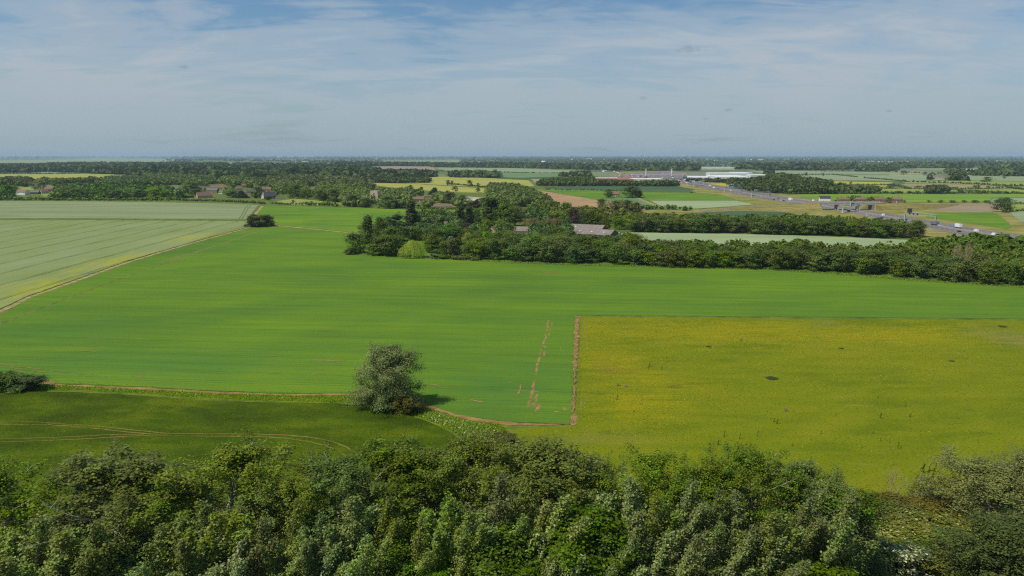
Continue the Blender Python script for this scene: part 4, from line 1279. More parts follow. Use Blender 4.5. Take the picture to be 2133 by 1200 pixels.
at_base('lone', 'willow_tree', 803, 846, 721, 124, 'large grey-green willow standing alone between the green field and the dark field', 'tree', rz=0.3)
at_base('shrub_brown', 'scrub_bush', 846, 860, 826, 52, 'brownish bush at the right foot of the lone willow', 'shrub')
at_base('shrub_dark', 'scrub_bush', 800, 852, 824, 66, 'dark bush in the shade under the lone willow', 'shrub')
at_base('shrub_dark', 'scrub_bush', 770, 842, 822, 40, 'dark bush at the left foot of the lone willow', 'shrub')
at_base('shrub_olive', 'scrub_bush', 835, 862, 842, 44, 'low green bush below the lone willow', 'shrub')
for i, (px, w, tp, lab) in enumerate([(8, 46, 777, 'leftmost dense bush of the clump at the left edge between two fields'),
                                      (36, 50, 779, 'middle dense bush of the clump at the left edge between two fields'),
                                      (66, 44, 783, 'rightmost dense bush of the clump at the left edge between two fields')]):
    at_base('shrub_dark' if i == 2 else 'shrub_syc', 'dense_bush', px, 812, tp, w, lab, 'shrub', 'bush clump between the fields')
at_base('bushy', 'oak_tree', 538, 472, 447, 40, 'round dark tree standing alone where the field tracks meet', 'tree')
at_base('bushy', 'oak_tree', 554, 470, 451, 28, 'smaller dark tree tucked against the lone tree at the track junction', 'tree')
at_base('deadmid', 'scrub_bush', 568, 464, 449, 12, 'thin straggly bush right of the lone tree at the track junction', 'shrub')

# undergrowth under and between the near trees
pts = np.concatenate([scatter([(-260, 1700), (1900, 1700), (1830, 1160), (1720, 1110), (1300, 1080), (1000, 1010), (960, 1060), (-120, 1080)], 1.0),
                      scatter([(1700, 1500), (2300, 1500), (2300, 1120), (1800, 1120)], 1.2)])
pts = pts[np.hypot(pts[:, 0], pts[:, 1]) > 40]
k = 7
cen = np.repeat(np.concatenate([pts, np.zeros((len(pts), 1))], 1), k, 0)
hh = np.repeat(rng.gamma(2.0, 0.8, len(pts)), k)
cen[:, :2] += rng.normal(0, 0.55, (len(cen), 2))
cen[:, 2] = rng.random(len(cen)) * hh + 0.1
nrm = rng.normal(size=cen.shape) * 0.8 + np.array([0, 0, 0.8])
co, fq = quads_at(cen, nrm, rng.uniform(0.14, 0.34, len(cen)), 0.8)
me = np_mesh('undergrowth', co, fq, L_OLIVE, tint=np.repeat(rng.random(len(cen)), 4))
tag(obj('undergrowth', me), kind='stuff')

# ------------------------------------------------------------------ grass, flowers and weeds near the camera
def tufts(name, px_poly, spacing, mat, h=(0.15, 0.4), k=2, dens=None, wide=0.22, z0=0.08, exclude=None):
    p = scatter(px_poly, spacing, 0.5)
    if dens is not None:
        p = p[rng.random(len(p)) < dens(p)]
    cen = np.repeat(np.concatenate([p, np.zeros((len(p), 1))], 1), k, 0)
    n = len(cen)
    cen[:, :2] += rng.normal(0, 0.12, (n, 2))
    hh = rng.uniform(h[0], h[1], n)
    cen[:, 2] = z0 + hh * rng.uniform(0.35, 1.0, n)
    nrm = rng.normal(0, 0.55, (n, 3)) + np.array([0, -0.1, 0.9])
    co, fq = quads_at(cen, nrm, wide * rng.uniform(0.55, 1.2, n), 0.6)
    me = np_mesh(name, co, fq, mat, tint=np.repeat(rng.random(n), 4))
    return tag(obj(name, me), kind='stuff')


def vnoise(p, s, seed=0):
    """cheap smooth noise over ground points"""
    r = np.random.default_rng(seed)
    v = np.zeros(len(p))
    for i in range(6):
        a = r.uniform(0, 6.28)
        f = (1.0 + 0.7 * i) / s
        v += np.sin((p[:, 0] * math.cos(a) + p[:, 1] * math.sin(a)) * f * 6.28 + r.uniform(0, 6.28)) / (1 + 0.5 * i)
    return v / 3.2


L_GRASS = leafmat('meadow_grass_blade', (0.085, 0.100, 0.010), (0.185, 0.180, 0.026), 0.6, 0.2, 0.3)
L_BUTTER = leafmat('buttercup_flowers', (0.23, 0.185, 0.004), (0.42, 0.33, 0.006), 0.5, 0.3, 0.2)
L_WHEATB = leafmat('wheat_blade', (0.050, 0.076, 0.004), (0.150, 0.180, 0.010), 0.5, 0.3, 0.3)
L_VERGE = leafmat('verge_blade', (0.085, 0.140, 0.010), (0.190, 0.230, 0.022), 0.6, 0.2, 0.3)
L_COW = leafmat('cow_parsley', (0.09, 0.13, 0.02), (0.17, 0.20, 0.05), 0.6, 0.2, 0.25, flowers=((0.50, 0.50, 0.36), 0.20))
L_PEA = leafmat('pea_leaf', (0.050, 0.120, 0.016), (0.115, 0.215, 0.024), 0.5, 0.3, 0.25)
MEADOW_PX = [(1215, 662), (1600, 666), (2133, 670), (2230, 680), (2230, 1070), (2000, 1075), (1780, 1090), (1300, 1040), (1060, 1000), (1035, 950), (1050, 902), (1110, 893), (1200, 891), (1206, 800)]
tufts('meadow_grass', MEADOW_PX, 0.85, L_GRASS, h=(0.04, 0.14), wide=0.18, dens=lambda p: np.clip(0.45 + 0.4 * vnoise(p, 30, 3), 0.1, 1))


def butter(p):
    q = np.array([PX((x, y, 0)) for x, y in p])
    f = np.clip((1180 - 0.20 * (q[:, 0] - 1210) - q[:, 1]) / 260, 0, 1) * 0.30
    strip = np.exp(-((q[:, 1] - (690 + 0.03 * (q[:, 0] - 1200))) / 45) ** 2) * np.clip((2080 - q[:, 0]) / 150, 0, 1)
    left = np.exp(-((q[:, 0] - 1300) / 190) ** 2) * np.exp(-((q[:, 1] - 790) / 130) ** 2)
    low = np.exp(-((q[:, 0] - 1350) / 120) ** 2) * np.exp(-((q[:, 1] - 860) / 45) ** 2)
    return np.clip((f * 0.5 + 0.95 * strip + 0.75 * left + 0.6 * low) * (0.62 + 0.75 * vnoise(p, 45, 5)) * (0.7 + 0.5 * vnoise(p, 9, 6)), 0, 1)


tufts('buttercups', MEADOW_PX, 0.60, L_BUTTER, h=(0.05, 0.16), wide=0.12, dens=butter)
WHEAT_PX = [(-60, 819), (0, 819), (160, 820), (300, 828), (420, 837), (560, 842), (700, 843), (760, 849), (830, 863), (890, 881), (940, 906), (975, 931), (983, 960), (960, 1015), (700, 1075), (300, 1085), (-60, 1070)]
tufts('wheat_leaves', WHEAT_PX, 0.55, L_WHEATB, h=(0.10, 0.26), wide=0.13, z0=0.34, dens=lambda p: np.clip(0.52 + 0.6 * vnoise(p, 22, 8) + 0.25 * vnoise(p, 6, 9), 0.08, 1))
VERGE_PX = [(-40, 801), (88, 802), (300, 813), (450, 821), (640, 826), (740, 826), (850, 840), (960, 874), (1045, 886), (1060, 905), (1035, 945), (1020, 968), (990, 950), (950, 903), (890, 875), (830, 857), (760, 842), (560, 835), (420, 830), (300, 821), (160, 813), (-40, 812)]
tufts('verge_grass', VERGE_PX, 0.38, L_VERGE, h=(0.1, 0.5), wide=0.22)
tufts('margin_grass', [(1186, 888), (1188, 800), (1195, 662), (1213, 662), (1209, 800), (1206, 890)], 0.55, L_GRASS, h=(0.1, 0.35), wide=0.17, z0=0.13, dens=lambda p: np.clip(0.35 + 0.8 * vnoise(p, 5, 21), 0, 1))
tufts('margin_grass', [(80, 787), (300, 805), (450, 814), (745, 818), (745, 828), (450, 824), (300, 814), (80, 802)], 0.7, L_VERGE, h=(0.1, 0.35), wide=0.17, z0=0.13, dens=lambda p: np.clip(0.3 + 0.8 * vnoise(p, 6, 22), 0, 1))
tufts('cow_parsley', [(860, 858), (900, 862), (980, 882), (1035, 892), (1045, 915), (1025, 945), (980, 925), (930, 893)], 0.9, L_COW, h=(0.3, 1.0), k=5, wide=0.24)
tufts('cow_parsley', [(90, 806), (300, 816), (420, 824), (560, 831), (740, 836), (740, 840), (560, 833), (420, 828), (300, 819), (90, 810)], 2.2, L_COW, h=(0.4, 0.9), k=3, wide=0.25)
# dark dock and thistle plants standing in the meadow, each a plant of its own
r_ = np.random.default_rng(5)
L_DOCK = leafmat('dock_leaf', (0.020, 0.040, 0.010), (0.050, 0.080, 0.018), 0.6, 0.2, 0.1)
L_GREYW = leafmat('grey_weed_leaf', (0.12, 0.11, 0.09), (0.26, 0.23, 0.21), 0.6, 0.2, 0.1)


def weed_proto(nm, mat, seed, h=1.2, w=0.35, n=60):
    r = np.random.default_rng(seed)
    z = r.random(n) * h
    rad = w * (1 - 0.7 * z / h) * r.uniform(0.2, 1, n)
    a = r.uniform(0, 6.28, n)
    cen = np.stack([rad * np.cos(a) + 0.18 * z, rad * np.sin(a), z + 0.05], 1)
    co, fq = quads_at(cen, r.normal(size=(n, 3)) + np.array([0, 0, .4]), r.uniform(0.07, 0.16, n), 0.6, r=r)
    st, sf = tubes([(np.array([[0, 0, 0], [0.08 * h, 0, h * .5], [0.18 * h, 0, h]]), np.array([.03, .022, .01]))], 4)
    return np_mesh(nm + '_leaves', co, fq, mat, tint=np.full(len(co), .5)), np_mesh(nm + '_stem', st, sf, BARK_DARK)


DOCKS = [weed_proto('dock', L_DOCK, 300 + i, h=1.3 + 0.3 * i) for i in range(3)]
GREYW = weed_proto('grey_weed', L_GREYW, 310, h=0.8, w=0.6)
docks = [(1480, 726), (1350, 770), (1885, 849), (1829, 830), (1833, 872), (1543, 712), (1495, 928), (1508, 910), (1540, 915), (1818, 904), (1833, 920), (1852, 924), (1612, 880), (1618, 884), (1740, 868),
         (1796, 934), (1935, 982), (1930, 1000), (1918, 1015), (1938, 1008), (1952, 1000), (1975, 1008), (1984, 996), (1946, 984), (1920, 985), (1957, 1017), (1910, 1022), (1895, 870), (1710, 905), (1577, 910),
         (1980, 1015), (1906, 1010), (1925, 1020), (1940, 1020), (1943, 990), (1352, 765), (1378, 770), (1285, 833), (1870, 935), (1650, 930)]
for i, (px, py) in enumerate(docks):
    g = G(px, py)
    e = empty('dock_plant', (g.x, g.y, 0.1), r_.uniform(-.5, .5))
    s = r_.uniform(0.6, 1.2) * (1.3 if 1900 < px < 1990 and py > 975 else 0.75)
    e.scale = (s, s, s)
    near = 1900 < px < 1990 and py > 975
    tag(e, 'tall dark dock plant in the cluster on the meadow beside the willow' if near else 'tall dark dock plant standing singly in the yellow meadow', 'plant',
        'dock plants clustered by the willow' if near else 'dock plants scattered over the meadow')
    lf, stm = DOCKS[i % 3]
    obj('stem', stm, e)
    obj('leaves', lf, e)
for px, py, lab in [(1303, 807, 'pale grey weed with a dark foot in the left of the yellow meadow'), (1636, 857, 'pale grey weed in the middle of the meadow'), (1543, 711, 'pale grey weed near the top edge of the meadow'),
                    (1387, 679, 'small grey weed at the upper left of the meadow'), (1287, 804, 'small pale weed just left of the grey weed')]:
    g = G(px, py)
    e = empty('weed_plant', (g.x, g.y, 0.1))
    e.scale = (1.3, 1.3, 1.1)
    tag(e, lab, 'plant')
    obj('stem', GREYW[1], e)
    obj('leaves', GREYW[0], e)
for px, py, w, lab in [(1607, 789, 26, 'low dark patch of nettles in the middle of the meadow'), (1475, 723, 18, 'low dark weed patch in the upper part of the meadow'), (1752, 727, 18, 'flat green weed patch right of the faint wheel marks'),
                       (1982, 753, 20, 'low greyish weed patch at the right of the meadow'), (2088, 681, 26, 'green weed patch at the upper right corner of the meadow')]:
    g = G(px, py)
    d_ = math.hypot(g.length, H)
    plant(P['shrub_dark' if px == 1607 else 'shrub_olive'], 'nettle_patch', g.x, g.y, 0.30, w * (.75 if px == 1607 else .45) / FPX * d_, lab, 'plant', z=0.1)

# ------------------------------------------------------------------ buildings
EXCL = []     # photo rectangles kept free of tree feet so that the buildings stay in view


def excl(x0, x1, y0, y1):
    EXCL.append((x0, x1, y0, y1))


BRICK = plain('red_brick', (0.27, 0.155, 0.10), 0.85, 0.2, 1.5)
BRICKTAN = plain('buff_brick', (0.42, 0.32, 0.20), 0.85, 0.2, 1.5)
STONE = plain('pale_stone', (0.56, 0.47, 0.33), 0.9, 0.2, 1.0)
WHITEW = plain('white_render', (0.78, 0.76, 0.70), 0.7, 0.06, 0.5)
TIMBERW = plain('black_timber', (0.05, 0.045, 0.045), 0.7, 0.2, 1.0)
CONC = plain('concrete', (0.47, 0.45, 0.39), 0.85, 0.12, 0.4)
CONCD = plain('weathered_concrete', (0.28, 0.25, 0.21), 0.85, 0.15, 0.4)
TILE_RED = plain('red_roof_tile', (0.22, 0.13, 0.085), 0.85, 0.25, 1.2)
TILE_BRN = plain('brown_roof_tile', (0.19, 0.125, 0.085), 0.85, 0.25, 1.2)
TILE_GRY = plain('grey_slate', (0.13, 0.125, 0.13), 0.7, 0.2, 1.2)
TILE_BLK = plain('dark_slate', (0.05, 0.05, 0.06), 0.6, 0.25, 1.2)
SHEETGRY = plain('fibre_cement_sheet', (0.22, 0.19, 0.165), 0.85, 0.2, 0.5)
SHEETPALE = plain('pale_metal_sheet', (0.58, 0.60, 0.56), 0.5, 0.1, 0.15)
SHEETWHITE = plain('white_metal_sheet', (0.66, 0.67, 0.66), 0.45, 0.05, 0.1)
LICHEN = plain('mossy_sheet_roof', (0.33, 0.34, 0.25), 0.85, 0.22, 0.12)
DARKSHED = plain('dark_boarding', (0.06, 0.055, 0.05), 0.8, 0.2, 0.8)
METAL = plain('galvanised_steel', (0.46, 0.49, 0.49), 0.45, 0.1, 0.5, metal=0.3)
PAINTW = plain('white_paint', (0.80, 0.80, 0.78), 0.5, 0.05, 1.0)
SIGNG = plain('sign_green', (0.0, 0.17, 0.085), 0.5, 0.06, 0.5)
SIGNK = plain('signal_black', (0.03, 0.03, 0.035), 0.5, 0.2, 0.5)
REDP = plain('red_cladding', (0.45, 0.10, 0.07), 0.6, 0.2, 0.5)
SOLAR = plain('solar_panel', (0.03, 0.035, 0.055), 0.25, 0.2, 0.5, spec=0.6)
GLASS = glass()


def house(name, label, px, py, wpx, hw, hr, dep, rz, wall, roof, cat='house', chim=(), wins=0, gablewin=False, group=None, door=True, eave=0.35, flat=False, top=None, floors=1,
          loc=None, width=None, barge=None, skylights=0, ex=None):
    """pitched-roof building, ridge along its own x; foot of its middle at a photo position"""
    g = Vector(loc) if loc is not None else G(px, py)
    dist = math.hypot(g.length, H)
    W = width if width else wpx / FPX * dist
    g = g + Vector((0, dep * 0.5, 0)) if loc is None else g
    e = empty(name, (g.x, g.y, 0), math.radians(rz))
    tag(e, label, cat, group)
    hx, hy = W / 2, dep / 2
    mb = MB()
    if flat:
        mb.box(-hx, hx, -hy, hy, -0.3, hw)
    else:
        mb.prism([(-hy, -0.3), (hy, -0.3), (hy, hw), (0, hw + hr - 0.05), (-hy, hw)], -hx, hx)
    mb.build('wall', wall, e)
    rb = MB()
    if flat:
        rb.box(-hx - eave, hx + eave, -hy - eave, hy + eave, hw + 0.003, hw + 0.35)
    else:
        t = 0.18
        s = hr / hy
        lo = hw - eave * s
        for sg in (-1, 1):
            rb.prism([(sg * (hy + eave), lo), (0, hw + hr), (0, hw + hr + t), (sg * (hy + eave), lo + t)], -hx - eave, hx + eave)
    ro = rb.build('roof', roof, e)
    for (cx, ch) in chim:
        cb = MB().box(cx * hx - 0.45, cx * hx + 0.45, -0.4, 0.4, hw + hr - 0.7, hw + hr + ch)
        cb.box(cx * hx - 0.55, cx * hx + 0.55, -0.5, 0.5, hw + hr + ch, hw + hr + ch + 0.15)
        cb.build('chimney', BRICK if wall != STONE else STONE, ro)
    for k in range(skylights):
        x = -hx * 0.6 + 1.2 * hx * k / max(1, skylights - 1)
        zc, yc = hw + hr * 0.5, -hy * 0.5
        MB().prism([(yc - 0.5, zc - 0.5 * hr / hy + 0.19), (yc + 0.5, zc + 0.5 * hr / hy + 0.19), (yc + 0.5, zc + 0.5 * hr / hy + 0.27), (yc - 0.5, zc - 0.5 * hr / hy + 0.27)], x - 0.6, x + 0.6).build('skylight', SHEETWHITE, ro)
    if barge:
        for xx in (-hx - eave - 0.08, hx + eave + 0.003):
            s = hr / hy
            bb = MB()
            for sg in (-1, 1):
                bb.prism([(sg * (hy + eave), hw - eave * s - 0.35), (0, hw + hr - 0.35), (0, hw + hr + 0.22), (sg * (hy + eave), hw - eave * s + 0.2)], xx, xx + 0.08)
            bb.build('bargeboard', barge, ro)
    for fl in range(floors):
        z0 = 0.9 + fl * 2.6
        for k in range(wins):
            x = -hx + W * (k + 0.5) / wins
            if fl == 0 and door and k == wins // 2:
                MB().box(x - 0.5, x + 0.5, -hy - 0.05, -hy + 0.02, 0, 2.05).build('door', PAINTW if wall != WHITEW else TIMBERW, e)
                continue
            w = MB()
            w.box(x - 0.75, x + 0.75, -hy - 0.06, -hy + 0.02, z0, z0 + 0.1).box(x - 0.75, x + 0.75, -hy - 0.06, -hy + 0.02, z0 + 1.2, z0 + 1.3)
            w.box(x - 0.75, x - 0.63, -hy - 0.06, -hy + 0.02, z0 + 0.1, z0 + 1.2).box(x + 0.63, x + 0.75, -hy - 0.06, -hy + 0.02, z0 + 0.1, z0 + 1.2)
            wf = w.build('window', PAINTW, e)
            MB().box(x - 0.63, x + 0.63, -hy - 0.03, -hy + 0.02, z0 + 0.1, z0 + 1.2).build('pane', GLASS, wf)
    if gablewin:
        for sg in (-1, 1):
            w = MB().box(sg * (hx + 0.05) - 0.05, sg * (hx + 0.05) + 0.05, -0.6, 0.6, hw * 0.55, hw * 0.55 + 1.2)
            w.build('window', GLASS, e)
    u0, v0 = px - wpx / 2 - 3, py - (hw + hr) / dist * FPX
    if loc is None:
        excl(px - wpx / 2 - 3, px + wpx / 2 + 3, v0 - 3, py + (ex if ex is not None else 16))
    return e


# left village
house('cottage', 'white rendered house with red tiled roof at the far left edge of the village', 44, 406.5, 25, 5.2, 4.0, 9, -24, WHITEW, TILE_RED, wins=5, floors=2, gablewin=True)
house('farmhouse', 'large old farmhouse with brown red roof and two tall chimneys right of the white house', 107, 400, 24, 5.0, 4.6, 9, 6, BRICK, TILE_RED, chim=((-.93, 1.8), (.93, 1.8)), wins=5, floors=2)
house('outbuilding', 'low gabled wing with pale gable end in front of the two chimney farmhouse', 89, 403, 12, 3.2, 3.6, 8, 60, STONE, TILE_RED, gablewin=True)
house('barn', 'low grey roofed barn between the white house and the farmhouse', 70, 404, 18, 2.8, 2.2, 7, -4, DARKSHED, TILE_GRY)
house('garden_shed', 'small pale shed on the paddock right of the farmhouse', 141, 404, 9, 2.2, 1.4, 5, 5, WHITEW, SHEETPALE)
house('bungalow', 'white gabled house half hidden by trees left of the village centre', 364, 396.5, 20, 3.0, 3.2, 8, 10, WHITEW, TILE_GRY, gablewin=True, barge=PAINTW)
house('stable', 'open fronted dark stable with flat roof at the edge of the barley', 392, 412, 16, 2.6, 0, 6, 2, DARKSHED, TILE_BLK, flat=True, cat='shed')
house('barn', 'brown roofed barn with a pale brick gable facing the barley field', 423, 412.5, 27, 3.6, 5.2, 10, 38, BRICKTAN, TILE_BRN, gablewin=True, ex=9)
house('farmhouse', 'long house with reddish brown roof left of the slate roofed house', 410, 399, 29, 4.2, 4.2, 8, -8, BRICKTAN, TILE_RED, chim=((.1, 1.0),), wins=5)
house('cottage', 'orange brick house with white bay and blue grey slate roof', 442, 402, 22, 4.8, 3.4, 8, -12, BRICK, TILE_GRY, wins=5, floors=2, gablewin=True)
house('farmhouse', 'long house with old brown tiled roof and chimneys behind the slate roofed house', 455, 396, 31, 4.8, 4.4, 8, 3, BRICKTAN, TILE_BRN, chim=((-.55, 1.2), (.7, 1.2)), wins=5)
house('bungalow', 'low house with blue grey slate roof between two round trees', 464, 404, 16, 2.9, 3.0, 8, -10, WHITEW, TILE_GRY, wins=3)
house('cottage', 'small pinkish cottage high up among the village trees', 455, 383, 9, 4.6, 4.0, 8, 25, BRICKTAN, TILE_RED, chim=((.5, 1.2),), gablewin=True)
house('cottage', 'pink rendered cottage peeping out above the village trees', 507, 391, 7, 4.5, 3.5, 7, 15, plain('pink_render', (0.52, 0.26, 0.24), 0.8), TILE_BRN, gablewin=True)
house('barn', 'brown roofed barn mostly hidden left of the pink cottage', 496, 396, 12, 3.0, 3.6, 8, 30, BRICKTAN, TILE_BRN)
t = house('cottage', 'buff brick house with rows of dark solar panels on its roof', 522, 407, 19, 4.8, 3.8, 9, 0, BRICKTAN, TILE_BLK, wins=4, floors=2, chim=((-.8, 1.0),))
rf = [c for c in t.children if c.name.startswith('roof')][0]
for k in range(5):
    x = -5.6 + 2.5 * k
    MB().prism([(-3.9, 4.8 + .6 * 3.8 / 4.5 + .19), (-1.2, 4.8 + 3.3 * 3.8 / 4.5 + .19), (-1.2, 4.8 + 3.3 * 3.8 / 4.5 + .26), (-3.9, 4.8 + .6 * 3.8 / 4.5 + .26)], x, x + 2.2).build('solar_panel', SOLAR, rf)
house('farmhouse', 'long brown roofed brick house with two chimneys above the black and white house', 553, 400, 22, 4.8, 3.6, 8, -2, BRICK, TILE_BRN, chim=((-.15, 1.3), (.75, 1.3)), wins=6, floors=2)
house('cottage', 'black slate roofed house with white bargeboards on its gable', 560, 414.5, 22, 4.6, 6.0, 10, 22, TIMBERW, TILE_BLK, chim=((-.1, 1.2),), wins=2, floors=2, barge=PAINTW, gablewin=True, ex=5)
house('cottage', 'narrow white gabled wing joined to the left of the black slate roofed house', 549, 414, 8, 4.2, 5.0, 7, 80, WHITEW, TILE_BLK, barge=PAINTW, ex=5)
house('garden_wall', 'long low grey block wall right of the black slate roofed house', 582, 415, 18, 2.4, 0, 2, 4, CONCD, CONCD, flat=True, cat='wall', ex=3, eave=0.05)
house('bungalow', 'small white walled house on the right edge of the village', 599, 398, 6, 3.4, 3.0, 7, 0, WHITEW, TILE_BLK)
house('farmhouse', 'brown roofed house among the trees east of the village', 649, 399, 22, 3.6, 3.4, 8, 4, BRICKTAN, TILE_BRN, wins=4)
# second settlement beyond the yellow field
for px, py, w, lab, roof in [(208, 355, 11, 'tan roofed long building in the farther hamlet', TILE_RED), (240, 355.5, 16, 'dark roofed barn in the farther hamlet', TILE_BLK), (267, 351, 15, 'grey roofed building at the right of the farther hamlet', TILE_GRY),
                             (192, 351, 5, 'small red roofed cottage left in the farther hamlet', TILE_RED), (226, 349, 5, 'small red roofed cottage at the back of the farther hamlet', TILE_RED),
                             (563, 367, 8, 'red roofed house among dark trees beyond the village', TILE_RED), (580, 371.5, 8, 'red brick house with long roof below the other red roofed house', TILE_RED),
                             (660, 402, 0, '', None)]:
    if w:
        house('farmhouse', lab, px, py, w, 5.0, 5.0, 12, 5, BRICKTAN, roof, ex=4)


def church(name, label, px, py, wpx, hT, nave, mat, roof, navew=0, navex=-1):
    g = G(px, py)
    d = math.hypot(g.length, H)
    W = wpx / FPX * d
    e = empty(name, (g.x, g.y + W / 2, 0), math.radians(-12))
    tag(e, label, 'church')
    h = W / 2
    tw = MB().box(-h, h, -h, h, -0.3, hT)
    tw.box(-h - .25, h + .25, -h - .25, h + .25, hT * .55, hT * .55 + .3)
    for sx in (-1, 1):
        for sy in (-1, 1):
            tw.box(sx * h - .7, sx * h + .7, sy * h - .7, sy * h + .7, -0.3, hT * .8)
    twr = tw.build('tower', mat, e)
    pb = MB()
    n = 7
    for k in range(n):
        a, b = -h + W * (k + .15) / n, -h + W * (k + .85) / n
        pb.box(a, b, -h, -h + .5, hT + .003, hT + 1.0).box(a, b, h - .5, h, hT + .003, hT + 1.0)
        pb.box(-h, -h + .5, a, b, hT + .003, hT + 1.0).box(h - .5, h, a, b, hT + .003, hT + 1.0)
    pb.build('battlements', mat, twr)
    for fx in (0,):
        MB().box(-.8, .8, -h - .06, -h + .1, hT * .68, hT * .85).build('belfry_opening', SIGNK, twr)
        MB().box(-.6, .6, -h - .06, -h + .1, hT * .34, hT * .46).build('belfry_opening', SIGNK, twr)
    L = nave
    x0, x1 = (-h - L, -h) if navex < 0 else (h, h + L)
    MB().prism([(-5, -.3), (5, -.3), (5, 6), (0, 10.4), (-5, 6)], x0, x1).build('nave', mat, e)
    rb = MB()
    for sg in (-1, 1):
        rb.prism([(sg * 5.4, 5.65), (0, 10.45), (0, 10.65), (sg * 5.4, 5.85)], x0, x1)
    rb.build('nave_roof', roof, e)
    excl(px - wpx / 2 - 2, px + wpx / 2 + 2, py - 26, py + 12)
    return e


church('church', 'old church with square pale stone tower among trees beyond the near green field', 781, 424, 15.5, 16.5, 15, STONE, TILE_GRY)
church('church', 'distant church with small square tower on the wooded ridge', 479.5, 356, 5.5, 19, 14, STONE, TILE_GRY, navex=1)
house('farmhouse', 'brick house with mossy roof right of the church', 871, 421, 24, 4.0, 3.2, 9, 0, BRICK, TILE_BRN, wins=4)
house('village_hall', 'flat brown roofed building between the church and the big barn', 892, 416, 19, 5.0, 1.2, 12, 3, BRICKTAN, TILE_BRN, cat='hall')
house('bungalow', 'long low brown roofed bungalow with white gable behind the near green field', 922, 434.5, 38, 2.6, 2.8, 9, 3, WHITEW, TILE_BRN, wins=8, chim=((.8, .9),), gablewin=True, ex=3)
# big arched barn
g = G(985, 424)
e = empty('barn', (g.x, g.y, 0), math.radians(-58))
tag(e, 'huge barn with pale mossy curved roof and a dark open end', 'barn')
n = 12
R1, hb = 14.0, 4.0
arc = [(R1 * math.cos(math.pi * k / n), hb + 4.6 * math.sin(math.pi * k / n)) for k in range(n + 1)]
arc2 = [((R1 + .4) * math.cos(math.pi * k / n), hb + 5.0 * math.sin(math.pi * k / n)) for k in range(n + 1)]
mb = MB()
mb.prism([(R1 - .2, -.3), (R1, -.3), (R1, hb), (R1 - .2, hb)], -38, 28).prism([(-R1, -.3), (-R1 + .2, -.3), (-R1 + .2, hb), (-R1, hb)], -38, 28)
mb.prism([(p[0] * .985, p[1] - .1) for p in arc] + [(-R1 + .2, -.3), (R1 - .2, -.3)], -37.7, -37.5)
mb.build('wall', BRICKTAN, e)
rb = MB()
for k in range(n):
    rb.prism([arc[k], arc[k + 1], arc2[k + 1], arc2[k]], -38.5, 28.5)
rb.build('roof', LICHEN, e)
MB().prism([(p[0] * .97, p[1] - .15) for p in arc] + [(-R1 * .97, 3.4), (R1 * .97, 3.4)], 20.0, 20.2).build('opening_shade', SIGNK, e)  # black sheet added, its colour stands for the shade inside the open end
MB().box(27.5, 27.8, -R1 + .3, R1 - .3, -.3, 3.3).build('end_wall', plain('straw_bales', (0.50, 0.36, 0.16), .9, .2, 1.0), e)
excl(935, 1022, 396, 432)
# farm sheds in the wood
def shed(label, px, py, W, D, hw, hr, rz, sky=0, roofm=None):
    g = G(px, py)
    e = house('farm_shed', label, px, py, W / math.hypot(g.length, H) * FPX, hw, hr, D, rz, DARKSHED, roofm or SHEETGRY, cat='barn', skylights=sky, ex=22)
    return e


shed('farm shed with dark front slope and pale ridge at the back of the barnyard', 1226, 491, 30, 17, 5.0, 3.4, -28, 1, SHEETGRY)
shed('wide low farm shed with brownish grey corrugated roof next to the barley strip', 1240, 500, 34, 20, 4.2, 3.4, -28, 3, SHEETGRY)
house('farm_shed', 'grey roofed farm outbuilding half buried in the wood left of the farm sheds', 1092, 492, 30, 4.2, 3.0, 9, -6, BRICKTAN, SHEETGRY, cat='barn', ex=22)
house('farm_shed', 'brown roofed outbuilding just left of the grey one in the wood', 1073, 491, 16, 4.2, 3.0, 8, 4, BRICKTAN, TILE_BRN, cat='barn', ex=20)
house('cottage', 'small cottage with orange brick gable hidden in the wood', 1026, 494, 11, 4.8, 3.5, 8, 60, BRICKTAN, TILE_BRN, gablewin=True, ex=18)
house('cottage', 'pale yellow house barely seen between trees of the wood', 928, 486, 7, 7, 2.6, 8, 10, plain('yellow_render', (0.62, 0.45, 0.20), .8), TILE_BRN, gablewin=True, ex=14)
house('cottage', 'tiny orange roofed cottage at the left of the far wood trees', 905, 480, 6, 7, 2.6, 8, 10, BRICKTAN, TILE_RED, ex=10)
house('farmhouse', 'brick farmhouse with white door beside the big tree on the green field', 1282, 410, 16, 4.5, 3.2, 8, -14, BRICK, TILE_BRN, chim=((.5, 1.2),), wins=4, floors=2, ex=2)
house('cottage', 'pale orange house glimpsed between trees below the ploughed field', 1286, 446, 5, 5, 2.5, 7, 40, BRICKTAN, TILE_BRN, ex=2)
# houses beyond the overbridge
house('cottage', 'white rendered house with dark roof at the left end of the overbridge', 1720, 421.2, 19, 5.4, 3.2, 9, -14, WHITEW, TILE_BLK, wins=4, ex=0)
for px, w, lab, roof in [(1760.5, 25, 'red brick terrace with half slate roof right of the white house', TILE_BRN), (1795, 26, 'red brick terrace with grey brown roof in the middle of the row beyond the bridge', TILE_BRN),
                         (1832, 26, 'red brick terrace behind dark garden trees beyond the bridge', TILE_BRN), (1868, 25, 'red brick terrace with orange red roof at the right end of the row', TILE_RED)]:
    house('terraced_house', lab, px, 422, w * .9, 4.4, 2.8, 9, -4, BRICK, roof, chim=((-.5, 1.2), (.5, 1.2)), wins=7, floors=2, ex=0)
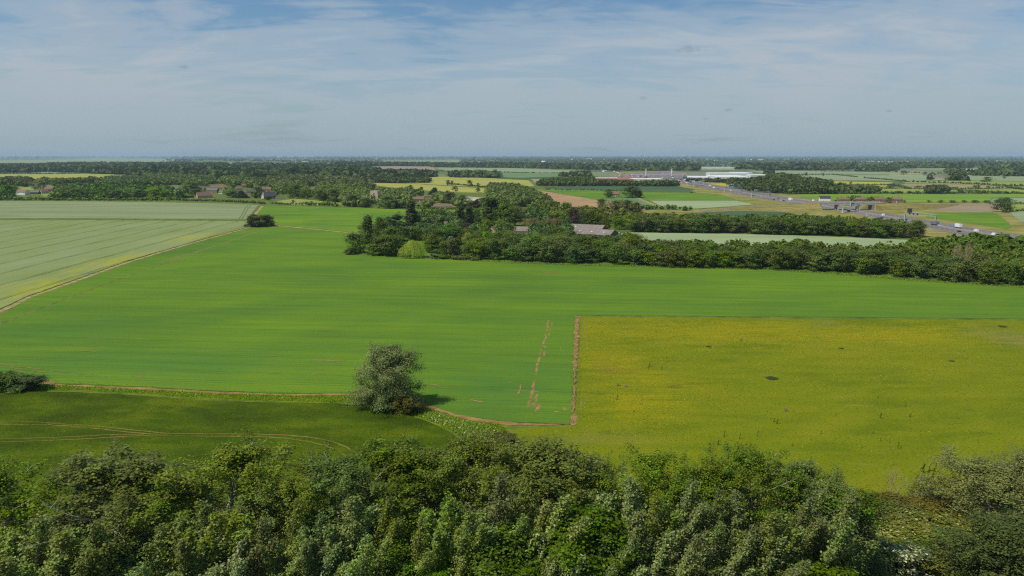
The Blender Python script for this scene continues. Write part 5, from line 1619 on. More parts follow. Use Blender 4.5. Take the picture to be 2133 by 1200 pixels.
# warehouses
def warehouse(label, px, py, wpx, h, dep, rz, roofm=SHEETWHITE, bays=3, wall=SHEETWHITE):
    g = G(px, py)
    d = math.hypot(g.length, H)
    W = wpx / FPX * d
    e = empty('warehouse', (g.x, g.y + dep / 2, 0), math.radians(rz))
    tag(e, label, 'warehouse')
    MB().box(-W / 2, W / 2, -dep / 2, dep / 2, -.3, h).build('wall', wall, e)
    rb = MB()
    for k in range(bays):
        a, b = -dep / 2 + dep * k / bays, -dep / 2 + dep * (k + 1) / bays
        rb.prism([(a - .1, h + .003), (b + .1 if k == bays - 1 else b - .01, h + .003), (b, h + .3), ((a + b) / 2, h + dep / bays * .09), (a, h + .3)], -W / 2 - .3, W / 2 + .3)
    rb.build('roof', roofm, e)
    for k in range(4):
        x = -W / 2 + W * (k + .5) / 4
        MB().box(x - 2, x + 2, -dep / 2 - .1, -dep / 2 + .05, 0, 4.5).build('loading_door', METAL, e)
    excl(px - wpx / 2 - 2, px + wpx / 2 + 2, py - 12, py + 4)
    return e


warehouse('leftmost white warehouse with sloping roof beside the motorway', 1457, 376, 47, 9, 60, -20)
warehouse('largest white warehouse with long pale front left of the wood', 1524, 377.5, 60, 10.5, 110, -3)
warehouse('white warehouse roof rising behind the largest one', 1520, 369.5, 76, 12, 60, -3)
warehouse('long low white warehouse at the right end of the group', 1580, 371.5, 30, 10, 50, 0)
warehouse('small white warehouse at the back of the group', 1546, 365.5, 40, 10, 40, 0)
warehouse('long pale glasshouse like shed on the far plain behind the warehouses', 1496, 352.5, 72, 9, 60, 0, SHEETPALE)
warehouse('white farm shed on the far right of the plain', 2012, 364.5, 16, 9, 30, -5, SHEETWHITE)
warehouse('long white roofed shed behind the farm on the far right', 2037, 358.5, 27, 9, 40, -3, SHEETWHITE)
warehouse('low grey farm sheds among trees on the right plain', 1958, 371.5, 30, 6, 22, -8, SHEETGRY, 2, BRICKTAN)
# services area beside the motorway
warehouse('red and white service building with long flat front behind the dark hedge', 1264, 381, 44, 11, 30, -4, SHEETPALE, 2, REDP)
warehouse('red clad lower building right of the red and white service building', 1305, 382, 30, 9, 30, -4, REDP, 2, REDP)
warehouse('white roofed building at the right of the service area', 1348, 381.5, 60, 10, 40, 2, SHEETWHITE, 3, WHITEW)
for px, lab in ((1345.3, 'left tall white bridge mast beyond the service area'), (1399, 'right tall white bridge mast beyond the service area')):
    g = G(px, 368)
    e = empty('bridge_mast', (g.x, g.y, 0))
    tag(e, lab, 'mast', 'white bridge masts')
    hh = hgt(368, 352.5)
    MB().cyl((0, 0, -.3), (0, 0, hh), 1.6, 1.2, 12).build('column', PAINTW, e)
    MB().cyl((0, 0, hh + .003), (0, 0, hh + 1.2), 1.5, 0.7, 12).build('cap', PAINTW, e)
a, b = G(1316, 369), G(1428, 368)
e = empty('footbridge', ((a + b) / 2), math.atan2((b - a).y, (b - a).x))
tag(e, 'long thin white bridge deck running past the two masts', 'bridge')
L = (b - a).length / 2
MB().box(-L, L, -3, 3, 6.0, 8.5).build('deck', PAINTW, e)
for x in (-L + 4, -L / 3, L / 3, L - 4):
    MB().cyl((x, 0, -.3), (x, 0, 5.997), 1.0, 1.0, 8).build('pier', CONC, e)
# landmark far away
g = G(1133, 346)
e = empty('water_tower', (g.x, g.y, 0))
tag(e, 'white mushroom shaped water tower on the horizon', 'tower')
hh = hgt(346, 335)
MB().cyl((0, 0, 0), (0, 0, hh * .6), 5, 4, 10).build('shaft', PAINTW, e)
MB().cyl((0, 0, hh * .6), (0, 0, hh * .8), 4, 17, 14).cyl((0, 0, hh * .8 + .01), (0, 0, hh), 17, 15, 14).build('tank', PAINTW, e)
g = G(1307, 344)
e = empty('church_spire', (g.x, g.y, 0))
tag(e, 'thin church spire standing above the distant town', 'church')
hh = hgt(344, 334.5)
MB().box(-4, 4, -4, 4, 0, hh * .45).build('tower', STONE, e)
MB().cyl((0, 0, hh * .45 + .01), (0, 0, hh), 4.2, .2, 8).build('spire', TILE_GRY, e)
# pale buildings of the distant town
r_ = np.random.default_rng(17)
wm = MB().prism([(-6, -.3), (6, -.3), (6, 7), (0, 9.5), (-6, 7)], -14, 14).mesh('town_wall', WHITEW)
rm = MB().prism([(-6.6, 6.7), (0, 9.6), (0, 9.9), (-6.6, 7)], -14.5, 14.5).prism([(6.6, 6.7), (0, 9.6), (0, 9.9), (6.6, 7)], -14.5, 14.5).mesh('town_roof', SHEETPALE)
spots = [(1062, 333.5), (1078, 335), (1110, 333), (1189, 331), (1227, 330.5), (1258, 331), (1303, 332), (1298, 346.5), (1312, 346.5), (1355, 345.5), (1476, 331.5), (1491, 333.5), (1517, 331), (1560, 331.5), (1585, 332), (1623, 331.5),
         (1637, 331.5), (1681, 331), (1685, 330.8), (1693, 337), (1797, 336), (1815, 336), (1834, 336), (1857, 336), (1884, 336), (2079, 334), (2109, 352), (1250, 345), (1230, 347), (1170, 337), (1345, 331), (1425, 332), (1540, 339),
         (1600, 344), (1650, 341), (980, 336), (1003, 337), (1020, 346), (820, 343), (935, 344), (610, 335), (635, 336), (1720, 340), (1940, 339), (2100, 338)]
for px, py in spots:
    g = G(px, py + 2.0)
    e = empty('town_building', (g.x, g.y, 0), r_.uniform(-.6, .6))
    s = g.length / 6500 * r_.uniform(.7, 1.25)
    e.scale = (s * r_.uniform(1, 2.2), s, s * .8)
    tag(e, 'tiny pale building scattered over the wooded horizon of the distant town', 'building', 'pale buildings of the distant town')
    obj('wall', wm, e)
    obj('roof', rm, e)

# ------------------------------------------------------------------ motorway
TARMAC = fieldmat('tarmac', [(0.135, 0.125, 0.115), (0.16, 0.15, 0.138), (0.19, 0.177, 0.162)], patch=12, streak=6, ang=math.radians(92), fine=0.5, finek=0.15, bump=0.1)
Lp = [(2150, 516), (2085, 504), (2010, 491), (1930, 475), (1838, 458), (1763, 441.5), (1700, 432.5), (1644, 423.5), (1569, 411.5), (1512, 400.5), (1456, 389.5), (1419, 381), (1385, 374), (1350, 369), (1300, 364.5)]
Rp = [(2170, 498), (2100, 486.5), (1995, 469), (1949, 462), (1883, 450), (1789, 436), (1735, 427), (1690, 419.5), (1640, 410.5), (1600, 403.5), (1544, 394), (1481, 384), (1437, 376), (1405, 371), (1370, 366.5), (1318, 362.5)]
LW = [G(*p) for p in Lp]
RW = [G(*p) for p in Rp]


def edge_at(W, Y):
    for i in range(len(W) - 1):
        if W[i].y <= Y <= W[i + 1].y:
            f = (Y - W[i].y) / (W[i + 1].y - W[i].y)
            return W[i].x + f * (W[i + 1].x - W[i].x)
    return W[0].x if Y < W[0].y else W[-1].x


YS = [max(LW[0].y, RW[0].y) + 6.0]
while YS[-1] < min(LW[-1].y, RW[-1].y) - 10:
    YS.append(YS[-1] * 1.018)


def road_strip(name, f0, f1, z, mat, kind='structure', y0=0, y1=1e9, parent=None):
    vs, fs = [], []
    for Y in YS:
        if not (y0 <= Y <= y1):
            continue
        l, r = edge_at(LW, Y), edge_at(RW, Y)
        vs += [(l + (r - l) * f0, Y, z), (l + (r - l) * f1, Y, z)]
        if len(vs) > 2:
            k = len(vs)
            fs.append((k - 4, k - 3, k - 1, k - 2))
    me = bpy.data.meshes.new(name)
    me.from_pydata(vs, [], fs)
    me.materials.append(mat)
    o = obj(name, me, parent)
    if kind:
        o['kind'] = kind
    return o


road_strip('motorway_carriageway', 0.0, 0.455, 0.10, TARMAC)
road_strip('motorway_carriageway', 0.545, 1.0, 0.10, TARMAC)
road_strip('central_reservation', 0.455, 0.545, 0.08, TARMAC)
for f in (0.055, 0.435, 0.565, 0.945):
    road_strip('lane_line', f - .0025, f + .0025, 0.106, PAINTW)
mb = MB()
for f in (0.155, 0.25, 0.345, 0.655, 0.75, 0.845):
    for Y in np.arange(YS[0], 1400, 9.0 if True else 1):
        l, r = edge_at(LW, Y), edge_at(RW, Y)
        x = l + (r - l) * f
        l2, r2 = edge_at(LW, Y + 3), edge_at(RW, Y + 3)
        x2 = l2 + (r2 - l2) * f
        mb.add([(x - .12, Y, .108), (x + .12, Y, .108), (x2 + .12, Y + 3, .108), (x2 - .12, Y + 3, .108)], [(0, 1, 2, 3)])
tag(mb.build('lane_markings', PAINTW), kind='structure')


def barrier(label, f, y0, y1):
    mb = MB()
    ps = []
    for Y in YS:
        if y0 <= Y <= y1:
            l, r = edge_at(LW, Y), edge_at(RW, Y)
            ps.append(Vector((l + (r - l) * f, Y, 0)))
    for a, b in zip(ps, ps[1:]):
        mb.add([(a.x - .3, a.y, .0), (b.x - .3, b.y, .0), (b.x - .1, b.y, .95), (a.x - .1, a.y, .95), (a.x + .3, a.y, 0), (b.x + .3, b.y, 0), (b.x + .1, b.y, .95), (a.x + .1, a.y, .95)],
               [(0, 1, 2, 3), (5, 4, 7, 6), (3, 2, 6, 7)])
    tag(mb.build('crash_barrier', CONCD), label, 'barrier')


barrier('concrete crash barrier along the middle of the motorway', 0.5, 0, 2400)

# overbridge
A_, B_ = G(1706, 437), G(1812, 436.5)
mid_ = (A_ + B_) / 2
yaw = math.radians(-2)
e = empty('overbridge', mid_, yaw)
tag(e, 'concrete road overbridge crossing the motorway with pale wing walls', 'bridge')
hl = (B_ - A_).length / 2
zt = 8.6
MB().box(-hl - 3, hl + 3, -6, 6, zt - 2.0, zt).build('deck', CONC, e)
for y in (-6.2, 5.9):
    MB().box(-hl - 10, hl + 10, y, y + .3, zt + .003, zt + 1.2).build('parapet', CONC, e)
for x in (-hl * .30, hl * .50):
    MB().box(x - .8, x + .8, -5.5, 5.5, -.3, zt - 2.003).build('pier', CONC, e)
for sx in (-1, 1):
    MB().box(sx * hl - 1.5, sx * hl + 1.5, -5.8, 5.8, -.3, zt - 2.003).build('abutment', CONCD, e)
    x0 = sx * (hl + 1.5)
    L_ = 10 if sx < 0 else 26
    w = MB()
    w.add([(x0, -6.05, -.3), (x0 + sx * L_, -9, -.3), (x0 + sx * L_, -9, .3 if sx < 0 else 1.2), (x0, -6.05, zt - .05), (x0, -5.6, -.3), (x0 + sx * L_, -8.5, -.3), (x0 + sx * L_, -8.5, .3 if sx < 0 else 1.2), (x0, -5.6, zt - .05)],
          [(0, 1, 2, 3), (5, 4, 7, 6), (3, 2, 6, 7), (0, 3, 7, 4), (1, 5, 6, 2)])
    w.build('wing_wall', CONC, e)
MB().box(-hl - 3, hl + 3, -5.8, 5.8, zt + .004, zt + .06).build('road_surface', TARMAC, e)
# embankments carrying the road to the bridge


def embankment(path, z0, z1, top=12.0, slope=2.0, name='embankment'):
    vs, fs = [], []
    n = len(path)
    for i, p in enumerate(path):
        a, b = path[max(0, i - 1)], path[min(n - 1, i + 1)]
        t = (b - a).normalized()
        nn = Vector((-t.y, t.x, 0))
        z = z0 + (z1 - z0) * i / (n - 1)
        for s, zz in ((-(top / 2 + z * slope), -.1), (-top / 2, z), (top / 2, z), (top / 2 + z * slope, -.1)):
            q = p + nn * s
            vs.append((q.x, q.y, zz))
        if i:
            k = 4 * i
            for j in range(3):
                fs.append((k - 4 + j, k - 3 + j, k + 1 + j, k + j))
    fs += [(0, 1, 2, 3), tuple(range(4 * n - 1, 4 * n - 5, -1))]
    me = bpy.data.meshes.new(name)
    me.from_pydata(vs, [], fs)
    bm = bmesh.new()
    bm.from_mesh(me)
    bmesh.ops.recalc_face_normals(bm, faces=bm.faces)
    bm.to_mesh(me)
    bm.free()
    me.materials.append(ROUGH2)
    tag(obj(name, me), kind='structure')
    rp = [Vector((p.x, p.y, z0 + (z1 - z0) * i / (n - 1) + .05)) for i, p in enumerate(path)]
    vs, fs = [], []
    for i, p in enumerate(rp):
        a, b = rp[max(0, i - 1)], rp[min(n - 1, i + 1)]
        t = (b - a).normalized()
        nn = Vector((-t.y, t.x, 0)) * 4.2
        vs += [tuple(p + nn), tuple(p - nn)]
        if i:
            k = 2 * i
            fs.append((k - 2, k - 1, k + 1, k))
    me = bpy.data.meshes.new('road')
    me.from_pydata(vs, [], fs)
    me.materials.append(TARMAC2)
    tag(obj('road', me), kind='structure')


ROUGH2 = fieldmat('embankment_grass', [(0.13, 0.14, 0.03), (0.22, 0.195, 0.06), (0.30, 0.235, 0.10)], patch=6, streak=1.5, ang=0.1, fine=0.8, finek=0.45, bump=0.7, patch2=30,
                  blobs=[((0.26, 0.16, 0.085), 5, 2.0, 0.56, 0.12, 45.0), ((0.085, 0.115, 0.02), 2.0, 2.0, 0.62, 0.1, 75.0)])
TARMAC2 = fieldmat('worn_tarmac', [(0.15, 0.135, 0.115), (0.18, 0.165, 0.14), (0.21, 0.19, 0.165)], patch=12, streak=4, fine=0.5, finek=0.15, bump=0.1)
rot = Matrix.Rotation(yaw, 3, 'Z')
Lend = mid_ + rot @ Vector((-hl - 1.5, 0, 0))
Rend = mid_ + rot @ Vector((hl + 1.5, 0, 0))


def bez(p0, p1, p2, n=14):
    return [(1 - t) ** 2 * p0 + 2 * t * (1 - t) * p1 + t * t * p2 for t in [i / (n - 1) for i in range(n)]]


embankment(bez(Lend, Lend + Vector((-75, 6, 0)), G(1462, 440.5)), zt, 0.25)
embankment(bez(Rend, Rend + Vector((90, 10, 0)), G(1990, 424.0)), zt, 0.25)
embankment([G(1715, 420), G(1680, 416.5), G(1650, 411.5)], 3.0, 0.3, top=9)


# gantries
def gantry(label, base0, base1, hb, truss=True, sign=None, boxes=(), sig=()):
    a, b = base0, base1
    L = (b - a).length
    e = empty('sign_gantry', a, math.atan2((b - a).y, (b - a).x))
    tag(e, label, 'gantry')
    for x in (0, L):
        MB().box(x - .5, x + .5, -.7, .7, -.3, hb).build('post', METAL, e)
        MB().box(x - 1.0, x + 1.0, -1.2, 1.2, -.3, .8).build('footing', CONC, e)
    bm_ = MB()
    h = 2.2
    for y in (-.8, .8):
        for z in (hb + .003, hb + h):
            bm_.box(-.8, L + .8, y - .14, y + .14, z, z + .28)
        k = int(L / 2.6)
        for i in range(k):
            x0, x1 = L * i / k, L * (i + 1) / k
            bm_.cyl((x0, y, hb + .2), (x1, y, hb + h), .09, n=4).cyl((x0, y, hb + .2), (x0, y, hb + h), .09, n=4)
    bm_.build('truss', METAL, e)
    MB().box(-.5, L + .5, -.7, .7, hb + .35, hb + .45).build('walkway', METAL, e)
    for (x, w, z, hh, mt) in boxes:
        MB().box(x - w / 2, x + w / 2, -1.25, -.95, hb + z, hb + z + hh).build('message_sign', mt, e)
    for x in sig:
        MB().box(x - .8, x + .8, -1.2, -.95, hb + .35, hb + 1.95).build('lane_signal', SIGNK, e)
    if sign:
        x, w, z, hh = sign
        s = MB().box(x - w / 2, x + w / 2, -1.35, -1.1, hb + z, hb + z + hh).build('direction_sign', PAINTW, e)
        # green panel with a white block, turned at its lower left end
        gp = MB()
        x0, x1, z0, z1 = x - w * .42, x + w * .42, hb + z + hh * .12, hb + z + hh * .75
        gp.add([(x0 + w * .12, -1.41, z1), (x0, -1.41, z0 + (z1 - z0) * .45), (x0 + w * .08, -1.41, z0), (x1, -1.41, z0), (x1, -1.41, z1)], [(0, 1, 2, 3, 4)])
        gp.add([(x0 + w * .12, -1.352, z1), (x0, -1.352, z0 + (z1 - z0) * .45), (x0 + w * .08, -1.352, z0), (x1, -1.352, z0), (x1, -1.352, z1)], [(0, 1, 2, 3, 4)])
        gp.build('green_panel', SIGNG, s)
        MB().box(x0 + w * .18, x1 - w * .06, -1.45, -1.42, z0 + (z1 - z0) * .10, z0 + (z1 - z0) * .55).build('lettering_panel', PAINTW, s)
    return e


g0, g1 = G(1884, 461), G(1948, 467)
Lg = (g1 - g0).length
gantry('nearest motorway gantry with three lane signals and a dark message board', g0, g1, 7.2, boxes=((Lg * .17, 5.2, 2.0, 4.2, SIGNK),), sig=(Lg * .17, Lg * .30, Lg * .43))
g0, g1 = G(1755, 443), G(1786, 439)
gantry('gantry in front of the overbridge carrying a big green and white direction sign', g0, g1, 5.8, sign=((g1 - g0).length * .55, 11.5, .1, 5.6))
g0, g1 = G(1566, 411), G(1604, 410)
Lg = (g1 - g0).length
gantry('grey gantry with a small dark message board left of the slip road', g0, g1, 7.0, boxes=((Lg * .18, 6, 2.0, 4.0, METAL),))
g0, g1 = G(1509, 400), G(1545, 399)
Lg = (g1 - g0).length
gantry('far gantry with a green and white sign and a grey board', g0, g1, 7.0, sign=(Lg * .35, 13, .8, 6.0), boxes=((Lg * .80, 6, 2.0, 4.5, METAL),))
g0, g1 = G(1445, 389), G(1466, 385)
gantry('farthest pale gantry on the motorway near the service area', g0, g1, 8.0)
g0, g1 = G(1385, 380), G(1430, 379)
gantry('distant gantry with a pale green board at the motorway junction', g0, g1, 8.0, sign=((g1 - g0).length * .9, 15, -1.0, 8.0))
g0, g1 = G(1432, 385), G(1444, 384)
gantry('short gantry with a green board left of the farthest gantry', g0, g1, 4.0, sign=((g1 - g0).length * .45, 12, -1.0, 7.0))

# vehicles
CARMESH = {}


def car_meshes(colname, col, kind='car'):
    key = (colname, kind)
    if key in CARMESH:
        return CARMESH[key]
    m = plain('paint_' + colname, col, 0.3, 0.04, 1.0, spec=0.5)
    out = []
    if kind == 'car':
        b = MB().prism([(-.85, .35), (.85, .35), (.92, .75), (.80, .95), (-.80, .95), (-.92, .75)], -2.15, 2.15)
        out.append(('body', b.mesh('car_body', m), []))
        c = MB().add([(-1.7, -.78, .953), (1.0, -.78, .953), (1.0, .78, .953), (-1.7, .78, .953), (-1.15, -.62, 1.42), (.25, -.62, 1.42), (.25, .62, 1.42), (-1.15, .62, 1.42)],
                     [(0, 1, 5, 4), (1, 2, 6, 5), (2, 3, 7, 6), (3, 0, 4, 7)])
        out.append(('windows', c.mesh('car_windows', GLASS), []))
        r = MB().box(-1.18, .28, -.64, .64, 1.423, 1.48)
        out.append(('roof', r.mesh('car_roof', m), []))
        wl, ws = 1.35, .8
    elif kind == 'van':
        b = MB().prism([(-2.6, .4), (2.6, .4), (2.6, 1.2), (1.8, 1.35), (1.35, 2.3), (-2.6, 2.3)], -.97, .97, Matrix.Rotation(-math.pi / 2, 4, 'Z'))
        out.append(('body', b.mesh('van_body', m), []))
        c = MB().add([(1.79, -.85, 1.40), (1.40, -.85, 2.2), (1.40, .85, 2.2), (1.79, .85, 1.40)], [(0, 1, 2, 3)])
        out.append(('windscreen', c.mesh('van_windscreen', GLASS), []))
        wl, ws = 1.7, .85
    else:
        b = MB().box(-5.6, 2.6, -1.25, 1.25, 1.0, 3.9)
        out.append(('cargo_box', b.mesh('lorry_box', m if kind == 'lorry' else plain('paint_white', (.78, .78, .77), .4, .04)), []))
        cm = m if kind == 'lorry' else plain('paint_blue', (0.03, 0.25, 0.5), .35, .04)
        c = MB().prism([(2.8, .6), (4.9, .6), (4.9, 1.9), (4.6, 3.1), (2.8, 3.3)], -1.2, 1.2, Matrix.Rotation(-math.pi / 2, 4, 'Z'))
        out.append(('cab', c.mesh('lorry_cab', cm), []))
        g_ = MB().add([(4.91, -1.05, 1.95), (4.65, -1.05, 2.95), (4.65, 1.05, 2.95), (4.91, 1.05, 1.95)], [(0, 1, 2, 3)])
        out.append(('windscreen', g_.mesh('lorry_windscreen', GLASS), []))
        f = MB().box(-5.6, 4.7, -.5, .5, .6, .997)
        out.append(('chassis', f.mesh('lorry_chassis', SIGNK), []))
        wl, ws = 3.6, 1.1
    wr = .33 if kind in ('car', 'van') else .5
    whs = []
    for sx in (-1, 1):
        for sy in (-1, 1):
            w = MB().cyl((sx * wl, sy * ws - .11, wr), (sx * wl, sy * ws + .11, wr), wr, n=10)
            whs.append(('wheel', w.mesh('wheel', SIGNK), []))
    CARMESH[key] = out + whs
    return CARMESH[key]


def vehicle(px, py, colname, col, kind, label, group=None, rz=None, z=0.106, name=None, cat=None):
    g = G(px, py)
    Y = g.y
    dx = edge_at(LW, Y + 15) - edge_at(LW, Y - 15)
    yaw = math.atan2(30, dx) if rz is None else rz
    e = empty(name or {'car': 'car', 'van': 'van'}.get(kind, 'lorry'), (g.x, g.y, z), yaw)
    tag(e, label, cat or {'car': 'car', 'van': 'van'}.get(kind, 'lorry'), group)
    for nm, me, _ in car_meshes(colname, col, kind):
        obj(nm, me, e)
    return e


WH, BK, GY, SV, RD, BL = (.8, .8, .8), (.015, .015, .018), (.16, .17, .18), (.5, .52, .53), (.35, .03, .025), (.03, .12, .35)
mr = 'motorway traffic'
vehicle(1994, 475, 'white', WH, 'lorrymix', 'white lorry with blue cab on the far carriageway right of the nearest gantry', mr)
vehicle(1997.5, 483.5, 'black', BK, 'car', 'black car below the blue cabbed lorry', mr)
vehicle(2033, 483.5, 'white', WH, 'van', 'white car right of the blue cabbed lorry on the motorway', mr, name='car', cat='car')
vehicle(2037, 489, 'red', RD, 'car', 'small red car at the near edge of the motorway by the tree belt', mr)
vehicle(2070, 491, 'white', WH, 'van', 'rightmost white van on the motorway just above the tree belt', mr)
vehicle(1916, 468.5, 'silver', SV, 'van', 'grey van just below the nearest gantry', mr)
vehicle(1924.5, 470, 'black', BK, 'car', 'black car close behind the grey van below the nearest gantry', mr)
vehicle(1946, 469, 'grey', GY, 'lorry', 'grey lorry at the right foot of the nearest gantry', mr)
vehicle(1957, 471, 'white', WH, 'car', 'small white car right of the nearest gantry foot', mr)
vehicle(1839.5, 450, 'white', WH, 'van', 'white van half way between the overbridge and the nearest gantry', mr)
vehicle(1837, 455, 'black', BK, 'car', 'black car below the white van between bridge and gantry', mr)
vehicle(1807, 449.5, 'white', WH, 'car', 'white car on the near carriageway right of the overbridge', mr)
vehicle(1767, 441.3, 'black', BK, 'van', 'black van beneath the green direction sign', mr)
vehicle(1738, 437, 'white', WH, 'car', 'white car coming out under the left span of the overbridge', mr)
vehicle(1887, 459, 'black', BK, 'car', 'black car left of the nearest gantry', mr)
vehicle(1905, 465, 'grey', GY, 'car', 'dark grey car under the beam of the nearest gantry', mr)
vehicle(1646, 417.8, 'white', WH, 'lorry', 'white lorry on the far carriageway left of the white house', mr)
vehicle(1632, 419, 'black', BK, 'car', 'black car beside the white lorry', mr)
vehicle(1628, 419.5, 'white', WH, 'car', 'white car just behind the black car by the white lorry', mr)
vehicle(1622, 414, 'red', RD, 'car', 'dark red car ahead of the white lorry', mr)
vehicle(1694, 421.3, 'white', WH, 'van', 'white van on the slope up to the overbridge', mr, z=1.5)
vehicle(1612, 417, 'black', BK, 'car', 'black car on the near lane below the dark red car', mr)
vehicle(1644, 422, 'white', WH, 'car', 'white car on the near lane below the white lorry', mr)
vehicle(1487, 393.3, 'white', WH, 'lorry', 'white box lorry far up the motorway left of the green sign', mr)
vehicle(1479, 389, 'white', WH, 'lorry', 'white lorry behind the box lorry far up the motorway', mr)
vehicle(1496, 393, 'grey', GY, 'car', 'grey car right of the white box lorry', mr)
vehicle(1539, 404, 'white', WH, 'car', 'white car below the far green signed gantry', mr)
vehicle(1550, 402, 'white', WH, 'car', 'white car just right of the far green signed gantry', mr)
vehicle(1524, 402.5, 'silver', SV, 'car', 'silver car at the left foot of the far green signed gantry', mr)
vehicle(1522, 398, 'white', WH, 'van', 'white van under the far green sign', mr)
vehicle(1585, 410, 'white', WH, 'car', 'white car under the grey gantry', mr)
vehicle(1570, 408, 'black', BK, 'car', 'black car left of the grey gantry post', mr)
# far traffic and parked vehicles around the service area
r_ = np.random.default_rng(23)
APRON = fieldmat('service_area_apron', [(0.16, 0.135, 0.11), (0.20, 0.165, 0.13), (0.25, 0.205, 0.155)], patch=25, streak=2.0, fine=1.5, finek=0.2, bump=0.1, patch2=60)
sheet('service_area_apron', [(1275, 372), (1290, 362), (1330, 358.5), (1420, 358), (1470, 368), (1455, 385), (1425, 384), (1385, 381), (1330, 381)], 0.05, APRON)
for i in range(95):
    px, py = r_.uniform(1290, 1455), r_.uniform(361, 383)
    if py > 372 + (px - 1290) * .08 and px < 1385:
        py = r_.uniform(361, 371)
    c = [('white', WH), ('white', WH), ('silver', SV), ('grey', GY), ('black', BK), ('red', RD), ('blue', BL)][r_.integers(7)]
    k = ['car', 'car', 'van', 'lorry'][r_.integers(4)]
    vehicle(px, py, c[0], c[1], k, 'tiny %s %s in the crowded traffic around the service area' % (c[0], k), 'tiny vehicles around the service area, %s %ss' % (c[0], k), rz=r_.uniform(0, 3.1), z=.1)
for i in range(40):
    px = r_.uniform(1150, 1300)
    py = r_.uniform(352, 361)
    c = [('white', WH), ('silver', SV), ('red', RD)][r_.integers(3)]
    e = vehicle(px, py, c[0], c[1], 'lorry', 'tiny %s lorry on the tan ground left of the masts' % c[0], 'tiny lorries left of the masts, %s' % c[0], rz=r_.uniform(0, 3.1), z=.8) if 1235 < px else None

# wind turbines
def turbine(px, py_hub, dist, rot, lab):
    v = pixdir(px, py_hub)
    t = dist / v.y
    x, y, z = v.x * t, dist, H + v.z * t
    e = empty('wind_turbine', (x, y, 0))
    tag(e, lab, 'wind turbine', 'wind turbines on the horizon')
    MB().cyl((0, 0, 0), (0, 0, z), 3.4, 2.2, 10).build('tower', PAINTW, e)
    MB().box(-2, 2, -5, 6, z + .01, z + 4).build('nacelle', PAINTW, e)
    MB().cyl((0, -5.01, z + 2), (0, -8, z + 2), 2.2, .8, 8).build('hub', PAINTW, e)
    for k in range(3):
        a = rot + k * 2.0944
        d_ = Vector((math.sin(a), 0, math.cos(a)))
        pe = Vector((d_.z, 0, -d_.x))
        c0 = Vector((0, -6.5, z + 2)) + d_ * 2
        L = 46
        mb = MB()
        q = [(c0 - pe * 1.6), (c0 + pe * 1.6), (c0 + d_ * L * .25 + pe * 2.2), (c0 + d_ * L), (c0 + d_ * L * .25 - pe * 1.2)]
        o2 = Vector((0, .7, 0))
        mb.add([tuple(p) for p in q] + [tuple(p + o2) for p in q], [(0, 1, 2, 3, 4), (9, 8, 7, 6, 5)] + [(i, (i + 1) % 5, 5 + (i + 1) % 5, 5 + i) for i in range(5)])
        mb.build('blade', PAINTW, e)


for i, (px, py, dist, lab) in enumerate([(20, 321, 11500, 'leftmost wind turbine on the left horizon'), (42, 320, 11000, 'second wind turbine from the left, overlapping its neighbour'), (46, 321, 12500, 'third wind turbine from the left, just behind the second'),
                                         (70, 320.5, 11000, 'fourth wind turbine from the left, white against the sky'), (90.5, 320.5, 11000, 'fifth wind turbine from the left, at the right of the left group'), (181, 321.5, 16000, 'faint small wind turbine right of the left group'),
                                         (752, 323.5, 12500, 'leftmost wind turbine of the middle group'), (785, 325, 16000, 'faint wind turbine in the middle group'), (807, 323.5, 13000, 'clearest wind turbine of the middle group'), (830.5, 324.5, 15000, 'rightmost wind turbine of the middle group')]):
    turbine(px, py, dist, .3 + i * .37, lab)

# ------------------------------------------------------------------ masses of trees farther off
def ico(sub):
    bm = bmesh.new()
    bmesh.ops.create_icosphere(bm, subdivisions=sub, radius=1.0)
    v = np.array([tuple(x.co) for x in bm.verts], np.float32)
    f = np.array([[q.index for q in x.verts] for x in bm.faces], np.int32)
    bm.free()
    return v, f


ICO0, ICO1 = ico(1), ico(2)


